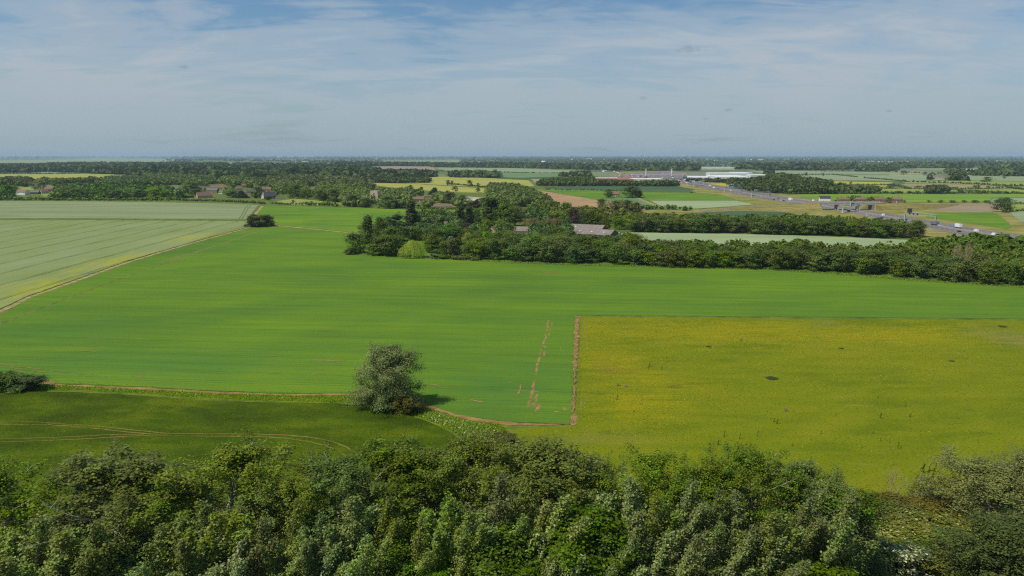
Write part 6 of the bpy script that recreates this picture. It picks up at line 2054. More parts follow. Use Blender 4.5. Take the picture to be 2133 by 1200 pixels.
def lumps(name, P3, rad, hh, mat, kq=46, core=ICO1, leafk=0.36, kind='stuff', parent=None, seed=0):
    """tree masses: for each tree an inner leafy body and leaf sprays over several lobes"""
    r = np.random.default_rng(seed + 1000)
    n = len(P3)
    if not n:
        return None
    v, f = core
    nv = len(v)
    tint = r.random(n)
    sc = np.stack([rad * .60, rad * .60, hh * .36], 1)
    co = v[None] * sc[:, None] * (1 + r.normal(0, .10, (n, nv, 1)))
    co += np.concatenate([P3[:, :2], (hh * .50)[:, None]], 1)[:, None]
    fq = (f[None] + (np.arange(n) * nv)[:, None, None]).reshape(-1, 3)
    allv = [co.reshape(-1, 3)]
    tt = [np.repeat(tint, nv)]
    if kq:
        nl = 7
        ld = r.normal(size=(n, nl, 3))
        ld[:, :, 2] = np.abs(ld[:, :, 2]) * .9 - .12
        ld /= np.linalg.norm(ld, axis=2, keepdims=True)
        lc = ld * np.stack([rad, rad, hh * .45], 1)[:, None] * .62
        which = r.integers(0, nl, (n, kq))
        c = np.take_along_axis(lc, which[:, :, None], 1)
        d = r.normal(size=(n, kq, 3))
        d[:, :, 2] += .2
        d /= np.linalg.norm(d, axis=2, keepdims=True)
        c = c + d * (rad * .48)[:, None, None]
        c += np.concatenate([P3[:, :2], (hh * .52)[:, None]], 1)[:, None]
        nr = d + r.normal(0, .32, d.shape)
        sz = np.repeat(rad * leafk, kq) * r.uniform(.6, 1.25, n * kq)
        qv, qf = quads_at(c.reshape(-1, 3), nr.reshape(-1, 3), sz, .85, r=r)
        base = sum(len(a) for a in allv)
        allv.append(qv)
        tt.append(np.repeat(np.clip(np.repeat(tint, kq) * .7 + .3 * r.random(n * kq), 0, 1), 4))
        q3 = np.concatenate([qf[:, [0, 1, 2]], qf[:, [0, 2, 3]]]) + base
        fq = np.concatenate([fq, q3])
    me = np_mesh(name, np.concatenate(allv), fq, mat, tint=np.concatenate(tt))
    o = obj(name, me, parent)
    if kind:
        o['kind'] = kind
    return o


# ------------------------------------------------------------------ woods beyond the green field
def free(px, py):
    return not any(x0 <= px <= x1 and y0 <= py <= y1 for x0, x1, y0, y1 in EXCL)


WOODP = []
CL = []


def wt(proto, px, yb, yt, w, lab, name='tree', cat='tree', group=None, squash=1.0):
    at_base(proto, name, px, yb, yt, w, lab, cat, group, squash=squash)
    CL.append((px, yb, w))


wt('mid0', 740, 528, 485, 44, 'round green tree at the left corner of the wood', 'broadleaf_tree')
wt('lombardy', 769, 524, 449, 21, 'tall narrow columnar poplar at the left end of the wood', 'poplar_tree')
wt('oak1', 795, 510, 451, 30, 'dark pointed tree right of the tall columnar poplar', 'broadleaf_tree')
wt('cedar', 823, 492, 443, 44, 'dark spreading cedar left of the big dark conifer', 'cedar_tree')
wt('conifer0', 859, 485, 424, 36, 'big dark conifer rising highest at the left of the wood', 'conifer_tree')
wt('weeper', 860, 537, 499, 55, 'bright weeping willow at the field edge of the wood', 'willow_tree')
wt('mid1', 800, 531, 489, 56, 'large green tree left of the weeping willow', 'broadleaf_tree')
wt('lime0', 783, 532, 505, 36, 'low yellowish green tree left of the weeping willow', 'broadleaf_tree')
wt('mid2', 822, 533, 487, 48, 'broad green tree touching the weeping willow on its left', 'broadleaf_tree')
wt('mid3', 815, 515, 473, 44, 'green tree behind the broad tree left of the weeping willow', 'broadleaf_tree')
wt('lime1', 895, 526, 497, 22, 'small bright green tree right of the weeping willow', 'broadleaf_tree')
wt('deadmid', 916, 520, 494, 14, 'bare pale dead trunk right of the weeping willow', 'dead_tree')
wt('bluecedar', 939, 522, 492, 24, 'blue grey cedar near the front of the wood', 'cedar_tree')
wt('purple', 948, 528, 503, 22, 'purple leaved tree in front of the blue grey cedar', 'copper_beech_tree')
wt('purple', 972, 492, 464, 22, 'dark purple leaved tree below the twin dark conifers', 'copper_beech_tree')
wt('gold', 975, 518, 485, 24, 'golden yellow tree in the middle of the wood front', 'broadleaf_tree')
wt('conifer1', 962, 478, 429, 17, 'left one of the twin dark columnar conifers', 'conifer_tree')
wt('conifer1', 977, 480, 432, 18, 'right one of the twin dark columnar conifers', 'conifer_tree')
wt('mid0', 994, 470, 434, 24, 'green tree between the twin conifers and the great dark trees', 'broadleaf_tree')
wt('conifer1', 1022, 474, 412, 32, 'tallest dark tree left in the pair of great dark trees', 'conifer_tree')
wt('oak0', 1052, 480, 421, 44, 'great dark spreading tree right of the tallest dark tree', 'broadleaf_tree')
wt('mid2', 1072, 470, 428, 30, 'green tree at the right of the great dark trees', 'broadleaf_tree')
wt('lime0', 1012, 490, 456, 30, 'yellowish green tree at the foot of the great dark trees, left', 'broadleaf_tree')
wt('lime1', 1045, 490, 459, 38, 'yellowish green tree at the foot of the great dark trees, right', 'broadleaf_tree')
wt('purple', 1193, 482, 434, 34, 'very dark brownish tree standing behind the farm sheds', 'copper_beech_tree')
wt('oak2', 1177, 455, 421, 32, 'dark brown green tree against the ploughed field', 'broadleaf_tree')
wt('lime1', 1160, 463, 439, 34, 'lime green tree left of the very dark tree', 'broadleaf_tree')
wt('mid1', 1133, 491, 462, 38, 'round dark green tree in front of the bare brown trees', 'broadleaf_tree')
for i in range(13):
    px = 1092 + i * 6.2 + rng.uniform(-2, 2)
    wt('deadmid', px, rng.uniform(476, 481), rng.uniform(451, 457), 13, 'bare brown dying tree in the brown row inside the wood', 'dead_tree', group='bare brown trees in the wood')
wt('mid3', 1253, 436, 414, 21, 'round tree standing by itself at the bottom of the ploughed field', 'broadleaf_tree')
wt('oak1', 1280, 448, 416, 36, 'leftmost large tree of the clump beside the ploughed field', 'broadleaf_tree')
wt('mid2', 1305, 450, 415, 34, 'middle large tree of the clump beside the ploughed field', 'broadleaf_tree')
wt('oak0', 1327, 450, 422, 26, 'right tree of the clump beside the ploughed field', 'broadleaf_tree')
wt('lime0', 1290, 478, 450, 28, 'lime green tree above the barley strip, left', 'broadleaf_tree')
wt('lime1', 1310, 476, 447, 26, 'lime green tree above the barley strip, right', 'broadleaf_tree')
wt('mid0', 1240, 470, 436, 40, 'green tree behind the right farm shed', 'broadleaf_tree')
wt('oak2', 1215, 470, 440, 30, 'olive tree right of the very dark tree', 'broadleaf_tree')
wt('oak0', 1260, 482, 455, 24, 'brownish olive tree at the right end of the farm sheds', 'broadleaf_tree')
wt('oak1', 1267, 411.5, 393.5, 19, 'dark tree left of the brick farmhouse on the green field', 'broadleaf_tree')
wt('oak0', 1316, 412, 388, 38, 'big dark tree right of the brick farmhouse on the green field', 'broadleaf_tree')
wt('oak2', 1330, 412, 397, 16, 'smaller dark tree on the right flank of the big farm tree', 'broadleaf_tree')
wt('mid3', 2090, 442, 411, 30, 'tall leaning tree standing alone by the field corner on the right', 'broadleaf_tree')
excl(828, 892, 505, 560)


def crowd(poly, spacing, hh, ww, protos, lab, group, name='broadleaf_tree', clear=0.45, cap=999, front=None):
    pts = scatter(poly, spacing, 0.38)
    n, rest = 0, []
    if front:      # those along the edge that faces the camera come first
        fx, fy = [a for a, b in front], [b for a, b in front]
        q = np.array([PX((x, y, 0)) for x, y in pts])
        order = np.argsort(np.interp(q[:, 0], fx, fy) - q[:, 1])
    else:
        order = np.argsort(pts[:, 1])
    for x, y in pts[order]:
        px, py = PX((x, y, 0))
        if not free(px, py) or px < -90 or px > 2230:
            continue
        if any(abs(px - a) < w * clear and abs(py - b) < 5 + 0.12 * w for a, b, w in CL):
            continue
        if n >= cap:
            rest.append((x, y))
            continue
        pr = protos[rng.integers(len(protos))]
        h = rng.uniform(*hh)
        plant(P[pr], name, x, y, h, rng.uniform(*ww), lab[pr[:3]] if isinstance(lab, dict) else lab, 'tree', group if not isinstance(lab, dict) else group + ', ' + pr[:3])
        n += 1
    if rest:
        q = np.array([(x, y, 0) for x, y in rest])
        lumps('woodland', q, np.mean(ww) * .52 * rng.uniform(.8, 1.15, len(q)), rng.uniform(hh[0], hh[1], len(q)), L_MID, 240, leafk=.15, seed=len(q))
    return n


NT = {}
WL = {'mid': 'mid green broadleaf tree in the wood around the farm sheds', 'oak': 'olive green broadleaf tree in the wood around the farm sheds', 'lim': 'light green broadleaf tree in the wood around the farm sheds',
      'con': 'dark conifer in the wood around the farm sheds'}
NT['wood'] = crowd([(735, 532), (800, 534), (830, 536), (905, 530), (960, 540), (1060, 546), (1180, 550), (1330, 552), (1330, 515), (1290, 505), (1262, 488), (1235, 478), (1180, 468), (1110, 455), (1060, 455), (1000, 470), (900, 462), (850, 478), (800, 486), (760, 500)],
                   11.5, (8.5, 14.0), (10.5, 15.0), ['mid0', 'mid1', 'mid2', 'mid3', 'oak0', 'oak1', 'mid0', 'mid2', 'lime0', 'mid3'], WL, 'broadleaf trees of the wood around the farm', cap=95, front=[(735, 532), (905, 534), (960, 540), (1060, 546), (1180, 550), (1330, 552)])
BL1 = {'mid': 'green tree of the long tree belt along the far edge of the big green field', 'oak': 'olive tree of the long tree belt along the far edge of the big green field', 'dea': 'bare brown tree in the long tree belt along the big green field'}
NT['belt'] = crowd([(1325, 553), (1400, 556), (1500, 559), (1600, 562), (1700, 567), (1800, 573), (1900, 581), (2000, 589), (2133, 598), (2230, 606), (2230, 560), (2133, 556), (2000, 545), (1900, 543), (1800, 540), (1650, 536), (1500, 532), (1325, 527)],
                   8.6, (8.0, 13.0), (9.5, 15.0), ['mid0', 'mid1', 'mid2', 'oak0', 'oak1', 'oak2', 'mid3'], BL1, 'trees of the long belt', cap=105, front=[(1325, 553), (1500, 559), (1700, 567), (1900, 581), (2133, 598), (2230, 606)])
BL2 = {'mid': 'green tree of the dark belt behind the pale barley strip', 'oak': 'olive tree of the dark belt behind the pale barley strip'}
NT['back'] = crowd([(1322, 484), (1500, 486.5), (1700, 491), (1900, 499), (1912, 492), (1850, 484), (1700, 476), (1500, 472), (1322, 470)],
                   10.0, (9.5, 14), (11, 17), ['oak0', 'oak1', 'oak2', 'mid0', 'mid2'], BL2, 'trees of the dark belt', cap=68, front=[(1322, 484), (1500, 486.5), (1700, 491), (1900, 499)])
for px, yb, yt in ((1450, 545, 513), (1458, 543, 512), (1466, 546, 515), (1473, 545, 514), (1297, 543, 500), (1306, 541, 502), (1985, 580, 503), (1993, 582, 506), (2008, 584, 500), (2014, 580, 504), (1508, 548, 515)):
    at_base('deadmid', 'dead_tree', px, yb, yt, 12, 'bare brown dead tree sticking out of the long tree belt', 'tree', 'bare brown trees of the long belt')


WSEED = [0]


def wood(px_poly, spacing=11.0, h=(8, 13), mat=None, kq=40, dens=1.0, name='distant_wood', nofree=False):
    WSEED[0] += 1
    r = np.random.default_rng(WSEED[0])
    dist = np.median([G(x, y).length for x, y in px_poly])
    spacing *= 1.0 if dist < 1250 else (1.12 if dist < 2200 else 1.75)
    p = scatter(px_poly, spacing, .42, r)
    p = p[r.random(len(p)) < dens]
    if not nofree and len(p):
        p = p[np.array([free(*PX((x, y, 0))) for x, y in p], bool)]
    if len(p) == 0:
        return
    hh = r.uniform(h[0], h[1], len(p))
    rad = spacing * r.uniform(.50, .90, len(p))
    return lumps(name, np.concatenate([p, np.zeros((len(p), 1))], 1), rad, hh, mat or L_OAK, int(kq * 1.8) if dist < 1250 else (int(kq * .8) if dist < 2200 else 10), core=ICO1 if dist < 1250 else ICO0, leafk=.23 if dist < 1250 else (.33 if dist < 2200 else .5), seed=WSEED[0])


L_FAR = leafmat('far_woodland_leaf', (0.030, 0.048, 0.013), (0.075, 0.098, 0.030), 0.6, 0.2, 0.15, hue=0.0)
# the village trees and the woods behind it
wood([(-60, 417), (60, 416), (200, 417), (380, 415), (380, 400), (200, 392), (60, 398), (-60, 396)], 11, (7, 12), L_MID, 50, dens=.55, name='village_trees')
wood([(380, 409), (480, 411), (545, 413), (600, 409), (640, 413), (700, 420), (730, 428), (740, 405), (640, 390), (560, 385), (470, 380), (390, 384)], 10.5, (8, 12.5), L_MID, 50, dens=.62, name='village_trees')
wood([(205, 389), (240, 388.5), (300, 387), (330, 386), (325, 378), (280, 374), (230, 374.5), (206, 380)], 9, (10, 12), L_MID, 46)
wood([(-60, 392), (0, 391), (65, 390), (75, 384), (60, 378), (-60, 380)], 11, (9, 15), L_OAK, 46, dens=.7)
wood([(75, 386), (135, 384), (210, 381.5), (205, 377), (140, 380), (95, 380)], 10, (8, 13), L_OAK, 46, dens=.75)
wood([(320, 387), (420, 384), (540, 388), (560, 381), (500, 377), (440, 370), (330, 366), (300, 368), (322, 376)], 11, (9, 13.5), L_OAK, 40)
wood([(545, 385), (600, 390), (700, 392), (780, 398), (770, 384), (740, 377), (700, 372), (640, 370), (560, 376)], 11, (9, 13), L_OAK, 40)
wood([(640, 392), (760, 400), (775, 404), (775, 423), (735, 428), (700, 420), (650, 410)], 11, (9, 14), L_MID, 46)
wood([(715, 431), (770, 433), (840, 436), (900, 437), (950, 433), (1000, 437), (1010, 425), (960, 420), (930, 412), (850, 404), (790, 405), (740, 410)], 10.5, (7, 12.5), L_MID, 50, dens=.62, name='village_trees')
wood([(1012, 438), (1050, 438), (1100, 430), (1142, 434), (1140, 424), (1108, 406), (1070, 394), (1030, 392), (1012, 402)], 10.5, (10, 14), L_OAK, 46)
wood([(1100, 452), (1150, 448), (1160, 434), (1110, 436)], 10, (8, 11), L_MID, 46)
wood([(1150, 470), (1240, 466), (1320, 470), (1330, 462), (1260, 450), (1200, 446), (1150, 450)], 11, (7, 10), L_OAK, 46)
wood([(846, 466), (900, 470), (960, 470), (1000, 474), (1000, 462), (930, 456), (880, 458)], 10, (8, 11), L_MID, 46)
wood([(1430, 379), (1475, 380), (1520, 381.5), (1522, 379.5), (1475, 378), (1430, 377.5)], 10, (6, 9), L_FAR, 36, dens=.6, nofree=True)
wood([(1890, 541), (1960, 546), (2060, 552), (2240, 558), (2240, 527), (2120, 527), (2010, 531), (1930, 536)], 9, (12, 15.5), L_MID, 100, name='woodland', nofree=True)
# strips and blocks of wood on the plain
wood([(758, 381), (800, 382), (895, 381.5), (893, 376.5), (830, 376), (758, 378)], 10, (8, 11), L_FAR, 36)
wood([(720, 374), (800, 371.5), (870, 369.5), (905, 369), (905, 365), (870, 361), (790, 361), (720, 362)], 12, (10, 13), L_FAR, 30)
wood([(936, 370), (1000, 371), (1038, 371), (1036, 365.5), (970, 364), (936, 366)], 12, (9, 12), L_FAR, 30)
wood([(1123, 388), (1180, 388.5), (1250, 388), (1330, 388.5), (1412, 389), (1412, 385), (1330, 384), (1250, 380), (1235, 374), (1190, 377), (1128, 382)], 10, (8, 12), L_FAR, 36)
wood([(1245, 384), (1330, 386), (1385, 386), (1385, 384), (1330, 384), (1245, 382)], 9, (7, 9), L_FAR, 36)
wood([(1165, 369), (1182, 369.2), (1182, 366.5), (1168, 366)], 9, (8, 11), L_FAR, 30)
wood([(1190, 368), (1228, 367.5), (1228, 364.5), (1192, 364)], 11, (8, 11), L_FAR, 30)
wood([(1519, 391), (1560, 399), (1600, 403), (1650, 404.5), (1735, 404.8), (1732, 396), (1725, 386), (1690, 381), (1640, 378.5), (1600, 377), (1560, 381), (1520, 383)], 11, (11, 15), L_FAR, 40)
wood([(1600, 380), (1660, 378), (1665, 374), (1640, 371), (1600, 372)], 11, (8, 11), L_FAR, 36)
wood([(1733, 403.5), (1833, 404), (1825, 399), (1800, 396), (1765, 398), (1735, 394)], 10, (7, 11), L_FAR, 40, dens=.8)
wood([(1930, 404), (1974, 404), (1973, 398.5), (1955, 396), (1932, 398)], 8, (10, 12), L_FAR, 46)
wood([(1440, 372), (1480, 371), (1570, 370), (1620, 373), (1600, 366), (1480, 363.5), (1440, 367)], 12, (9, 13), L_FAR, 30, dens=.7)
wood([(1940, 375), (1975, 376), (2010, 377.5), (2005, 374), (1960, 371), (1938, 370)], 11, (6, 9), L_FAR, 30, dens=.6)
wood([(1973, 366), (2050, 367), (2200, 369), (2200, 361), (2050, 358), (1973, 359)], 14, (9, 14), L_FAR, 24, dens=.8)
wood([(1783, 357), (1830, 357.5), (1868, 356), (1866, 350), (1830, 349), (1785, 352.5)], 14, (9, 13), L_FAR, 24)
wood([(-60, 361), (75, 360), (100, 356), (90, 346), (-60, 345)], 13, (10, 14), L_FAR, 30)
wood([(88, 357), (180, 361), (330, 369), (420, 374), (500, 376), (600, 373), (720, 374), (730, 362), (800, 358), (740, 350), (640, 347), (420, 344), (220, 343), (100, 344)], 17, (9, 16), L_FAR, 30, dens=.62)
wood([(585, 365), (640, 369), (720, 368), (690, 360), (600, 361)], 12, (8, 12), L_FAR, 26, dens=.5)
wood([(900, 348.5), (1060, 350), (1160, 352), (1260, 355), (1270, 349), (1160, 345), (1000, 344), (900, 345)], 16, (9, 13), L_FAR, 20, dens=.8)
wood([(700, 346.5), (800, 346), (930, 347), (930, 343), (800, 342), (700, 342)], 16, (9, 13), L_FAR, 20, dens=.85)
wood([(1270, 356), (1400, 355.5), (1560, 356), (1700, 355), (1780, 353), (1780, 347), (1600, 345), (1400, 345), (1280, 347)], 18, (9, 14), L_FAR, 18, dens=.8)
wood([(1860, 351), (2000, 351), (2200, 352), (2200, 345), (2000, 344), (1860, 345)], 20, (9, 14), L_FAR, 18, dens=.85)

# the wooded plain out to the horizon: rows of woods and hedges seen edge on
r = np.random.default_rng(99)
PP, RR, HH = [], [], []
dd = 4200.0
OPEN_LAND = [[(-80, 331), (94, 330), (202, 328), (365, 329), (372, 345), (206, 343.5), (94, 344), (-80, 347)], [(415, 335), (640, 340), (640, 349), (500, 347), (415, 345)],
             [(1740, 346), (1870, 346), (1870, 356), (1740, 356)], [(1900, 349), (2070, 350), (2070, 357), (1900, 357)], [(800, 333), (960, 332), (960, 341), (800, 343)],
             [(560, 331), (700, 332), (700, 335), (560, 334)], [(1160, 346), (1235, 346), (1235, 353), (1160, 353)]]
while dd < 40000:
    X0 = -0.85 * dd
    rr = max(10.0, dd / 520)
    xs = np.arange(X0, 0.85 * dd, rr * 1.55)
    ph = r.uniform(0, 50, 4)
    u = xs / dd
    v = np.sin(u * 13 + ph[0]) + .8 * np.sin(u * 31 + ph[1]) + .6 * np.sin(u * 67 + ph[2]) + .4 * np.sin(u * 131 + ph[3])
    bias = np.where(u > -0.02, 1.6, 0.2) + np.where(dd > 15000, 0.5, 0)
    keep = v + bias > 0.0
    qx = 1066.5 + FPX * xs / dd
    qy = np.full(len(xs), PX((0, dd, 0))[1])
    for op in OPEN_LAND:
        keep &= ~inside(np.stack([qx, qy], 1), op)
    xs = xs[keep]
    n = len(xs)
    PP.append(np.stack([xs + r.normal(0, rr * .3, n), dd + r.normal(0, dd * .018, n), np.zeros(n)], 1))
    RR.append(rr * r.uniform(.8, 1.5, n))
    HH.append(r.uniform(8, 15, n) + dd / 2600 * r.random(n))
    dd *= 1.095
lumps('horizon_woods', np.concatenate(PP), np.concatenate(RR), np.concatenate(HH), L_FAR, kq=3, core=ICO0, leafk=.55, seed=5)


# ------------------------------------------------------------------ hedges and field trees
def hedge(label, px_line, h=2.4, w=3.0, mat=None, gap=0.0, step=None, var=.35):
    WSEED[0] += 1
    r = np.random.default_rng(WSEED[0] + 500)
    W = [G(x, y) for x, y in px_line]
    P3 = []
    for a, b in zip(W, W[1:]):
        L = (b - a).length
        d = a.length
        st = step or max(w * .55, d * .0022)
        k = max(1, int(L / st))
        for j in range(k):
            if r.random() > gap:
                q = a.lerp(b, (j + r.random()) / k)
                P3.append((q.x + r.normal(0, w * .12), q.y + r.normal(0, w * .12), 0))
    P3 = np.array(P3)
    hh = h * r.uniform(1 - var, 1 + var * 1.6, len(P3))
    d = np.linalg.norm(P3, axis=1).mean()
    o = lumps('hedge', P3, np.maximum(w * .5, d * .0014) * r.uniform(.8, 1.3, len(P3)), hh, mat or L_OAK, kq=16 if d < 1500 else 6, kind=None, leafk=.42, seed=WSEED[0])
    tag(o, label, 'hedge')
    return o


hedge('dark hedge along the top of the left barley field', [(-60, 417.6), (100, 417.5), (250, 418), (380, 418.3)], 4.0, 5.5, L_MID)
hedge('low hedge below the village houses at the head of the barley field', [(380, 418.5), (460, 420), (530, 423.5), (552, 425.5)], 2.6, 4.5, L_MID)
hedge('clipped hedge under the small paddock right of the village', [(565, 424.5), (585, 426), (607, 427.5)], 2.2, 3, L_OAK)
hedge('short bushy hedge on the lower side of the paddock, left', [(628, 428), (640, 427.8), (655, 428.5)], 4.0, 6, L_MID)
hedge('short bushy hedge on the lower side of the paddock, right', [(662, 428.5), (680, 429), (700, 430.5)], 4.2, 6, L_MID)
hedge('trimmed dark hedge behind the near green field below the bungalow', [(850, 435), (900, 436), (955, 437.6), (1000, 438)], 2.2, 3, L_OAK)
hedge('hedge with bushes running across the yellow field', [(930, 384), (950, 385.5), (980, 388), (1010, 390.5), (1022, 392)], 3.0, 5, L_FAR)
hedge('dark hedge between the pale field and the yellow field at the left', [(-60, 362.6), (80, 362.6), (165, 362.2)], 3.5, 5, L_FAR)
hedge('scrubby hedge below the pale green strip by the farm track', [(1337, 438), (1365, 436.5), (1400, 437), (1442, 438.8)], 3.0, 5, L_MID, gap=.1, var=.7)
hedge('low dark hedge between dark field and green field', [(1130, 395), (1180, 397), (1222, 396.5), (1250, 397.5), (1330, 400)], 2.2, 4, L_FAR, gap=.35)
hedge('long dark hedge along the top of the bright green field on the right', [(1640, 404.8), (1827, 403.6), (2000, 403.6), (2180, 403.8)], 3.4, 6, L_FAR)
hedge('slanting hedge on the pale right hand plain, left part', [(1800, 371.5), (1840, 374.5), (1877, 378), (1890, 379)], 3.0, 6, L_FAR)
hedge('long slanting hedge with small trees across the right hand plain', [(1876, 379), (1940, 381), (2010, 383.5), (2080, 386.5), (2150, 389.5)], 3.2, 6, L_FAR, var=.7)
hedge('hedge running down from the mustard strip on the right', [(1855, 386), (1875, 389), (1892, 393.5)], 3.0, 6, L_FAR)
hedge('thin hedge with gaps in front of the tan field on the right', [(1812, 393), (1900, 394), (1960, 394), (2050, 393.5), (2108, 392.5)], 2.4, 5, L_FAR, gap=.3, var=.9)
hedge('slanting hedge near the right edge of the plain', [(1976, 396), (2020, 398.5), (2065, 401.5), (2085, 402.8)], 2.6, 5, L_FAR)
hedge('dark hedge at the far right edge above the pale field', [(2096, 391.5), (2110, 393.5), (2150, 397.5)], 3.2, 6, L_FAR)
hedge('dark hedge right of the tall leaning tree', [(2096, 440.3), (2120, 440.4), (2160, 440.6)], 2.6, 3.5, L_MID)
hedge('hedge line at the right edge beyond the leaning tree', [(2106, 424), (2130, 424.3), (2170, 424.5)], 2.4, 3, L_MID)
hedge('thin hedge under the mustard strip', [(1668, 380), (1733, 384.8), (1855, 385.6)], 2.0, 4, L_FAR)
hedge('thin hedge on the far pale fields behind the warehouses', [(1595, 363.8), (1660, 364), (1733, 364), (1785, 369.5)], 2.4, 5, L_FAR, gap=.15)
hedge('hedge between the far pale fields left of the motorway', [(905, 356.8), (1000, 357.5), (1100, 360.6), (1228, 361)], 2.2, 5, L_FAR, gap=.2)
hedge('thin hedge with trees crossing the far right plain', [(1700, 357.5), (1800, 357.5), (1930, 361.3), (2000, 362.5), (2180, 364)], 3.0, 6, L_FAR, gap=.25, var=.9)
for i, (px, pb, pt, w, lab) in enumerate([(933, 386, 374.5, 9, 'left of two trees at the end of the yellow field hedge'), (941, 387, 376, 8, 'right of two trees at the end of the yellow field hedge'), (978, 388.5, 375, 12, 'tree standing in the middle of the yellow field hedge'),
                                          (996, 391, 381, 8, 'small tree towards the right of the yellow field hedge'), (947.5, 399, 387.5, 15, 'round dark bush alone in the yellow field'), (996, 401.5, 391.5, 11, 'pale green bush at the right of the yellow field'),
                                          (1022, 398, 379, 14, 'tree at the right end of the yellow field hedge'), (611, 426.5, 416, 7, 'upright small tree on the corner of the paddock'), (617, 427, 422, 6, 'small round bush right of the upright tree on the paddock'), (624, 427, 422.5, 5, 'tiny bush between tree and hedge on the paddock'),
                                          (1347, 437, 427, 10, 'small tree at the left of the scrubby hedge'), (1390, 437, 425.5, 11, 'round tree in the middle of the scrubby hedge'), (1427, 439, 430, 16, 'bush clump at the right of the scrubby hedge'), (1407, 437.5, 431, 8, 'bush right of the round tree in the scrubby hedge'),
                                          (1679, 367, 359, 6, 'left small dark tree on the far pale field'), (1714, 367, 359.5, 5, 'right small dark tree on the far pale field'), (1735, 385, 378, 5, 'small tree on the left of the mustard strip'), (1772, 385, 378, 5, 'small tree on the mustard strip'),
                                          (1750, 396, 380, 22, 'big tree left of the low wood on the right plain'), (1829, 392, 387, 6, 'tiny round bush below the mustard strip'), (1855, 392.5, 382, 14, 'spreading tree below the end of the mustard strip'), (1895, 393.5, 390, 9, 'small bush left in the thin hedge'),
                                          (1912, 394, 387, 14, 'broad tree left of the dark round clump'), (1930, 394, 388, 12, 'tree just above the dark round clump'), (1943, 393.5, 387, 9, 'small tree right above the dark round clump'), (1990, 393.5, 390, 6, 'tiny bush right in the thin hedge'),
                                          (2030, 393.5, 386, 7, 'left of a pair of trees in the thin hedge'), (2037, 393.5, 385.5, 8, 'right of a pair of trees in the thin hedge'), (2058, 392.5, 387, 7, 'small tree at the right of the thin hedge'), (1997, 399.5, 394, 9, 'bush on the slanting hedge'), (2034, 400.5, 396, 7, 'bush in the middle of the slanting hedge'),
                                          (2079, 403, 396.5, 6, 'small round tree on the long dark hedge'), (2056, 379.5, 368, 15, 'round tree standing in the far pale field at the right'), (2046, 379, 375, 9, 'low bush left of the round tree in the far pale field'), (1988, 375, 364.5, 12, 'round tree above the long slanting hedge'),
                                          (2015, 375.5, 369, 4, 'tiny tree right of the round tree above the hedge'), (1883, 364, 355, 12, 'tree on the brown strip of the far right plain'), (1926, 364.5, 357.5, 9, 'smaller tree on the brown strip of the far right plain'), (1766, 421.5, 409.5, 8, 'left garden tree between the terraces'),
                                          (1775, 423, 407, 12, 'tall garden tree between the first and second terrace'), (1787, 421, 407.5, 13, 'garden tree behind the second terrace'), (1813, 423.5, 409, 13, 'garden tree between second and third terrace'), (1828, 421, 409, 9, 'round tree behind the third terrace'),
                                          (1839, 421, 410, 6, 'small tree behind the third terrace'), (1851, 424, 411, 14, 'dark garden tree left of the last terrace'), (1740, 422, 416, 9, 'garden bush right of the white house by the bridge'), (1884, 423, 417, 6, 'bush right of the last terrace'),
                                          (2091, 372, 366, 6, 'tiny tree at the far right edge'), (1440, 402, 399, 8, 'gorse bush on the bank left of the motorway')]):
    at_base(['far0', 'farround0', 'far1', 'farround1'][i % 4], 'field_tree', px, pb, pt, w, lab, 'tree')
for i, (px, pt) in enumerate([(1935, 417), (1960, 416.5), (1982, 417), (1986, 417.5), (2008, 416.5), (2029, 416.5), (2034, 417.5), (2053, 417), (2059, 417.5), (2077, 416.5)]):
    at_base('farround%d' % (i % 2), 'roadside_tree', px, 422.5, pt, rng.uniform(8, 11), '%s small roadside tree from the left in the row right of the bridge' % ORD[i], 'tree', 'roadside trees right of the bridge')
    CL.append((px, 422.5, 8))
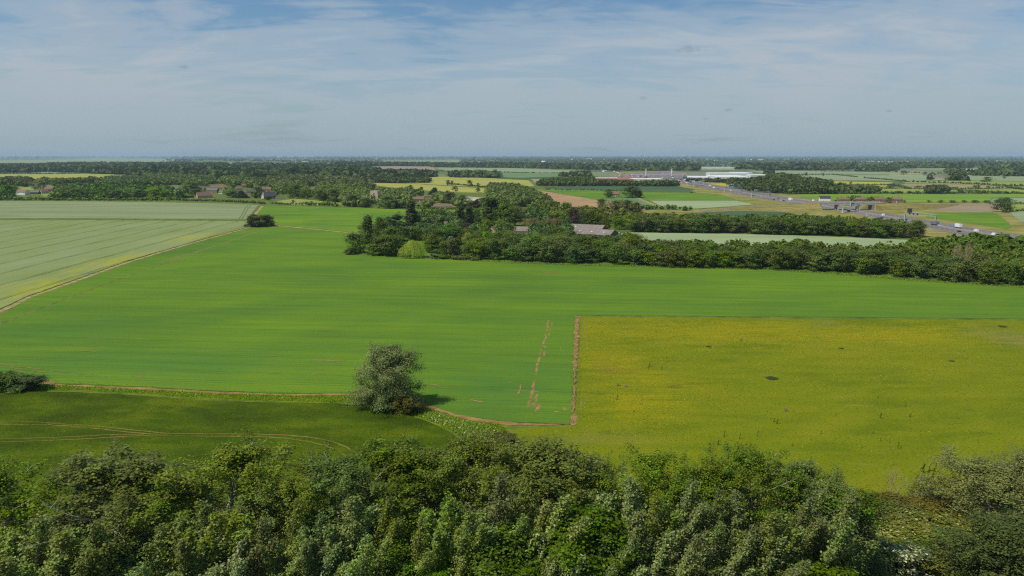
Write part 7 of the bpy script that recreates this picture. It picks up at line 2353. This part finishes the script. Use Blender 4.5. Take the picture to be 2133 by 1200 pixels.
# trees of the village one can tell apart
for i, (px, pb, pt, w, pr, lab) in enumerate([(14, 413, 385, 30, 'lime0', 'light green tree at the left edge of the village'), (84, 396, 375, 26, 'greywillow', 'greyish tree on the yellow field behind the farmhouse'), (135, 409, 389, 24, 'lime1', 'light green tree right of the farmhouse'),
                                              (160, 413, 392, 26, 'mid1', 'green tree in the hedge right of the small shed'), (205, 414, 397, 30, 'mid3', 'round tree standing in the middle of the barley hedge'), (245, 414, 396, 28, 'mid0', 'broad green tree in the barley hedge'),
                                              (285, 415, 393, 30, 'mid2', 'tall green tree in the barley hedge'), (330, 414, 390, 38, 'lime0', 'large yellowish green tree at the right of the barley hedge'), (120, 393, 377, 24, 'oak0', 'dark tree just behind the farmhouse'),
                                              (408, 407, 393, 24, 'mid1', 'rounded tree in front of the long reddish roof'), (484, 411.5, 394, 26, 'lime1', 'large rounded light green tree left of the solar roofed house'), (504, 412.5, 397, 20, 'conifer0', 'dark conifer left of the solar roofed house'),
                                              (557, 417, 408, 15, 'mid0', 'small tree in front of the black slate roofed house'), (398, 399, 377, 26, 'mid2', 'tall bright tree above the long reddish roof'), (612, 413, 383, 28, 'oak1', 'tall olive tree left edge of the wood east of the village'),
                                              (640, 415, 392, 26, 'mid3', 'green tree in front of the wood east of the village'), (668, 418, 395, 26, 'mid1', 'green tree above the paddock'), (694, 421, 392, 28, 'mid0', 'tall green tree above the right end of the paddock'), (735, 430, 405, 30, 'mid2', 'large green tree left of the church'),
                                              (742, 430, 414, 16, 'purple', 'purple leaved tree left of the church'), (760, 432, 413, 22, 'oak2', 'rounded tree in front of the church nave'), (812, 434, 408, 36, 'mid1', 'big dark green tree right of the church tower'), (838, 413, 403, 12, 'gold', 'golden tree right of the church'),
                                              (888, 433, 417, 20, 'lime0', 'light green tree in front of the flat roofed hall'), (916, 433.5, 423, 13, 'gold', 'yellowish bush in front of the bungalow roof'), (855, 433, 416, 22, 'mid3', 'dark round tree left of the bungalow'),
                                              (872, 430.5, 426, 8, 'purple', 'small purple bush left of the bungalow'), (990, 436, 418, 26, 'purple', 'dark brown tree in front of the big barn'), (855, 400, 385, 12, 'oak0', 'tree standing up behind the church at the yellow field'), (878, 402, 389, 10, 'mid0', 'tree left of the pointed tree at the yellow field'),
                                              (904, 406, 391, 20, 'conifer0', 'pointed dark tree at the edge of the yellow field'), (940, 424, 400, 30, 'oak2', 'brownish green tree left of the big barn'), (965, 428, 406, 26, 'oak1', 'dark olive tree at the left end of the big barn'), (179, 358, 347.5, 8, 'gold', 'small golden tree in the farther hamlet')]):
    at_base(pr, 'village_tree', px, pb, pt, w, lab, 'tree')

# shrubs, brambles and rank grass at the foot of the wood
for px, w, h_, lab, pr in [(728, 20, 10, 'low bush at the left tip of the wood', 'scrubmid'), (905, 26, 10, 'pale flowering bush right of the weeping willow', 'shrub_bloom'), (925, 30, 8, 'low grey green bush at the field edge right of the willow', 'scrubmid'), (955, 30, 8, 'bramble mound below the purple tree', 'scrubmid'),
                           (985, 30, 9, 'low bush at the field edge below the golden tree', 'scrubmid')]:
    yb = 530 + (px - 728) * .045
    at_base(pr, 'bush', px, yb, yb - h_, w, lab, 'shrub')
tufts('rank_grass', [(722, 526), (780, 533), (900, 538), (1000, 546), (1150, 553), (1350, 558), (1600, 563), (1900, 586), (2133, 601), (2133, 598), (1900, 581), (1600, 560), (1350, 555), (1150, 550), (1000, 543), (900, 535), (780, 530)], 1.2, L_VERGE, h=(.4, 1.1), wide=.5, k=2)

# ------------------------------------------------------------------ the air
hz = bpy.data.materials.new('haze_air')
hz.use_nodes = True
nt = hz.node_tree
nt.nodes.clear()
pv = N(nt, 'ShaderNodeVolumePrincipled')
pv.inputs['Color'].default_value = (0.50, 0.65, 0.88, 1)
pv.inputs['Density'].default_value = 4.4e-5
pv.inputs['Anisotropy'].default_value = 0.0
ho = N(nt, 'ShaderNodeOutputMaterial')
nt.links.new(pv.outputs[0], ho.inputs['Volume'])
bb = 46500.0
mb = MB().box(-bb, bb, -bb, bb, -1.0, 175.0)
tag(mb.build('haze', hz), kind='stuff')
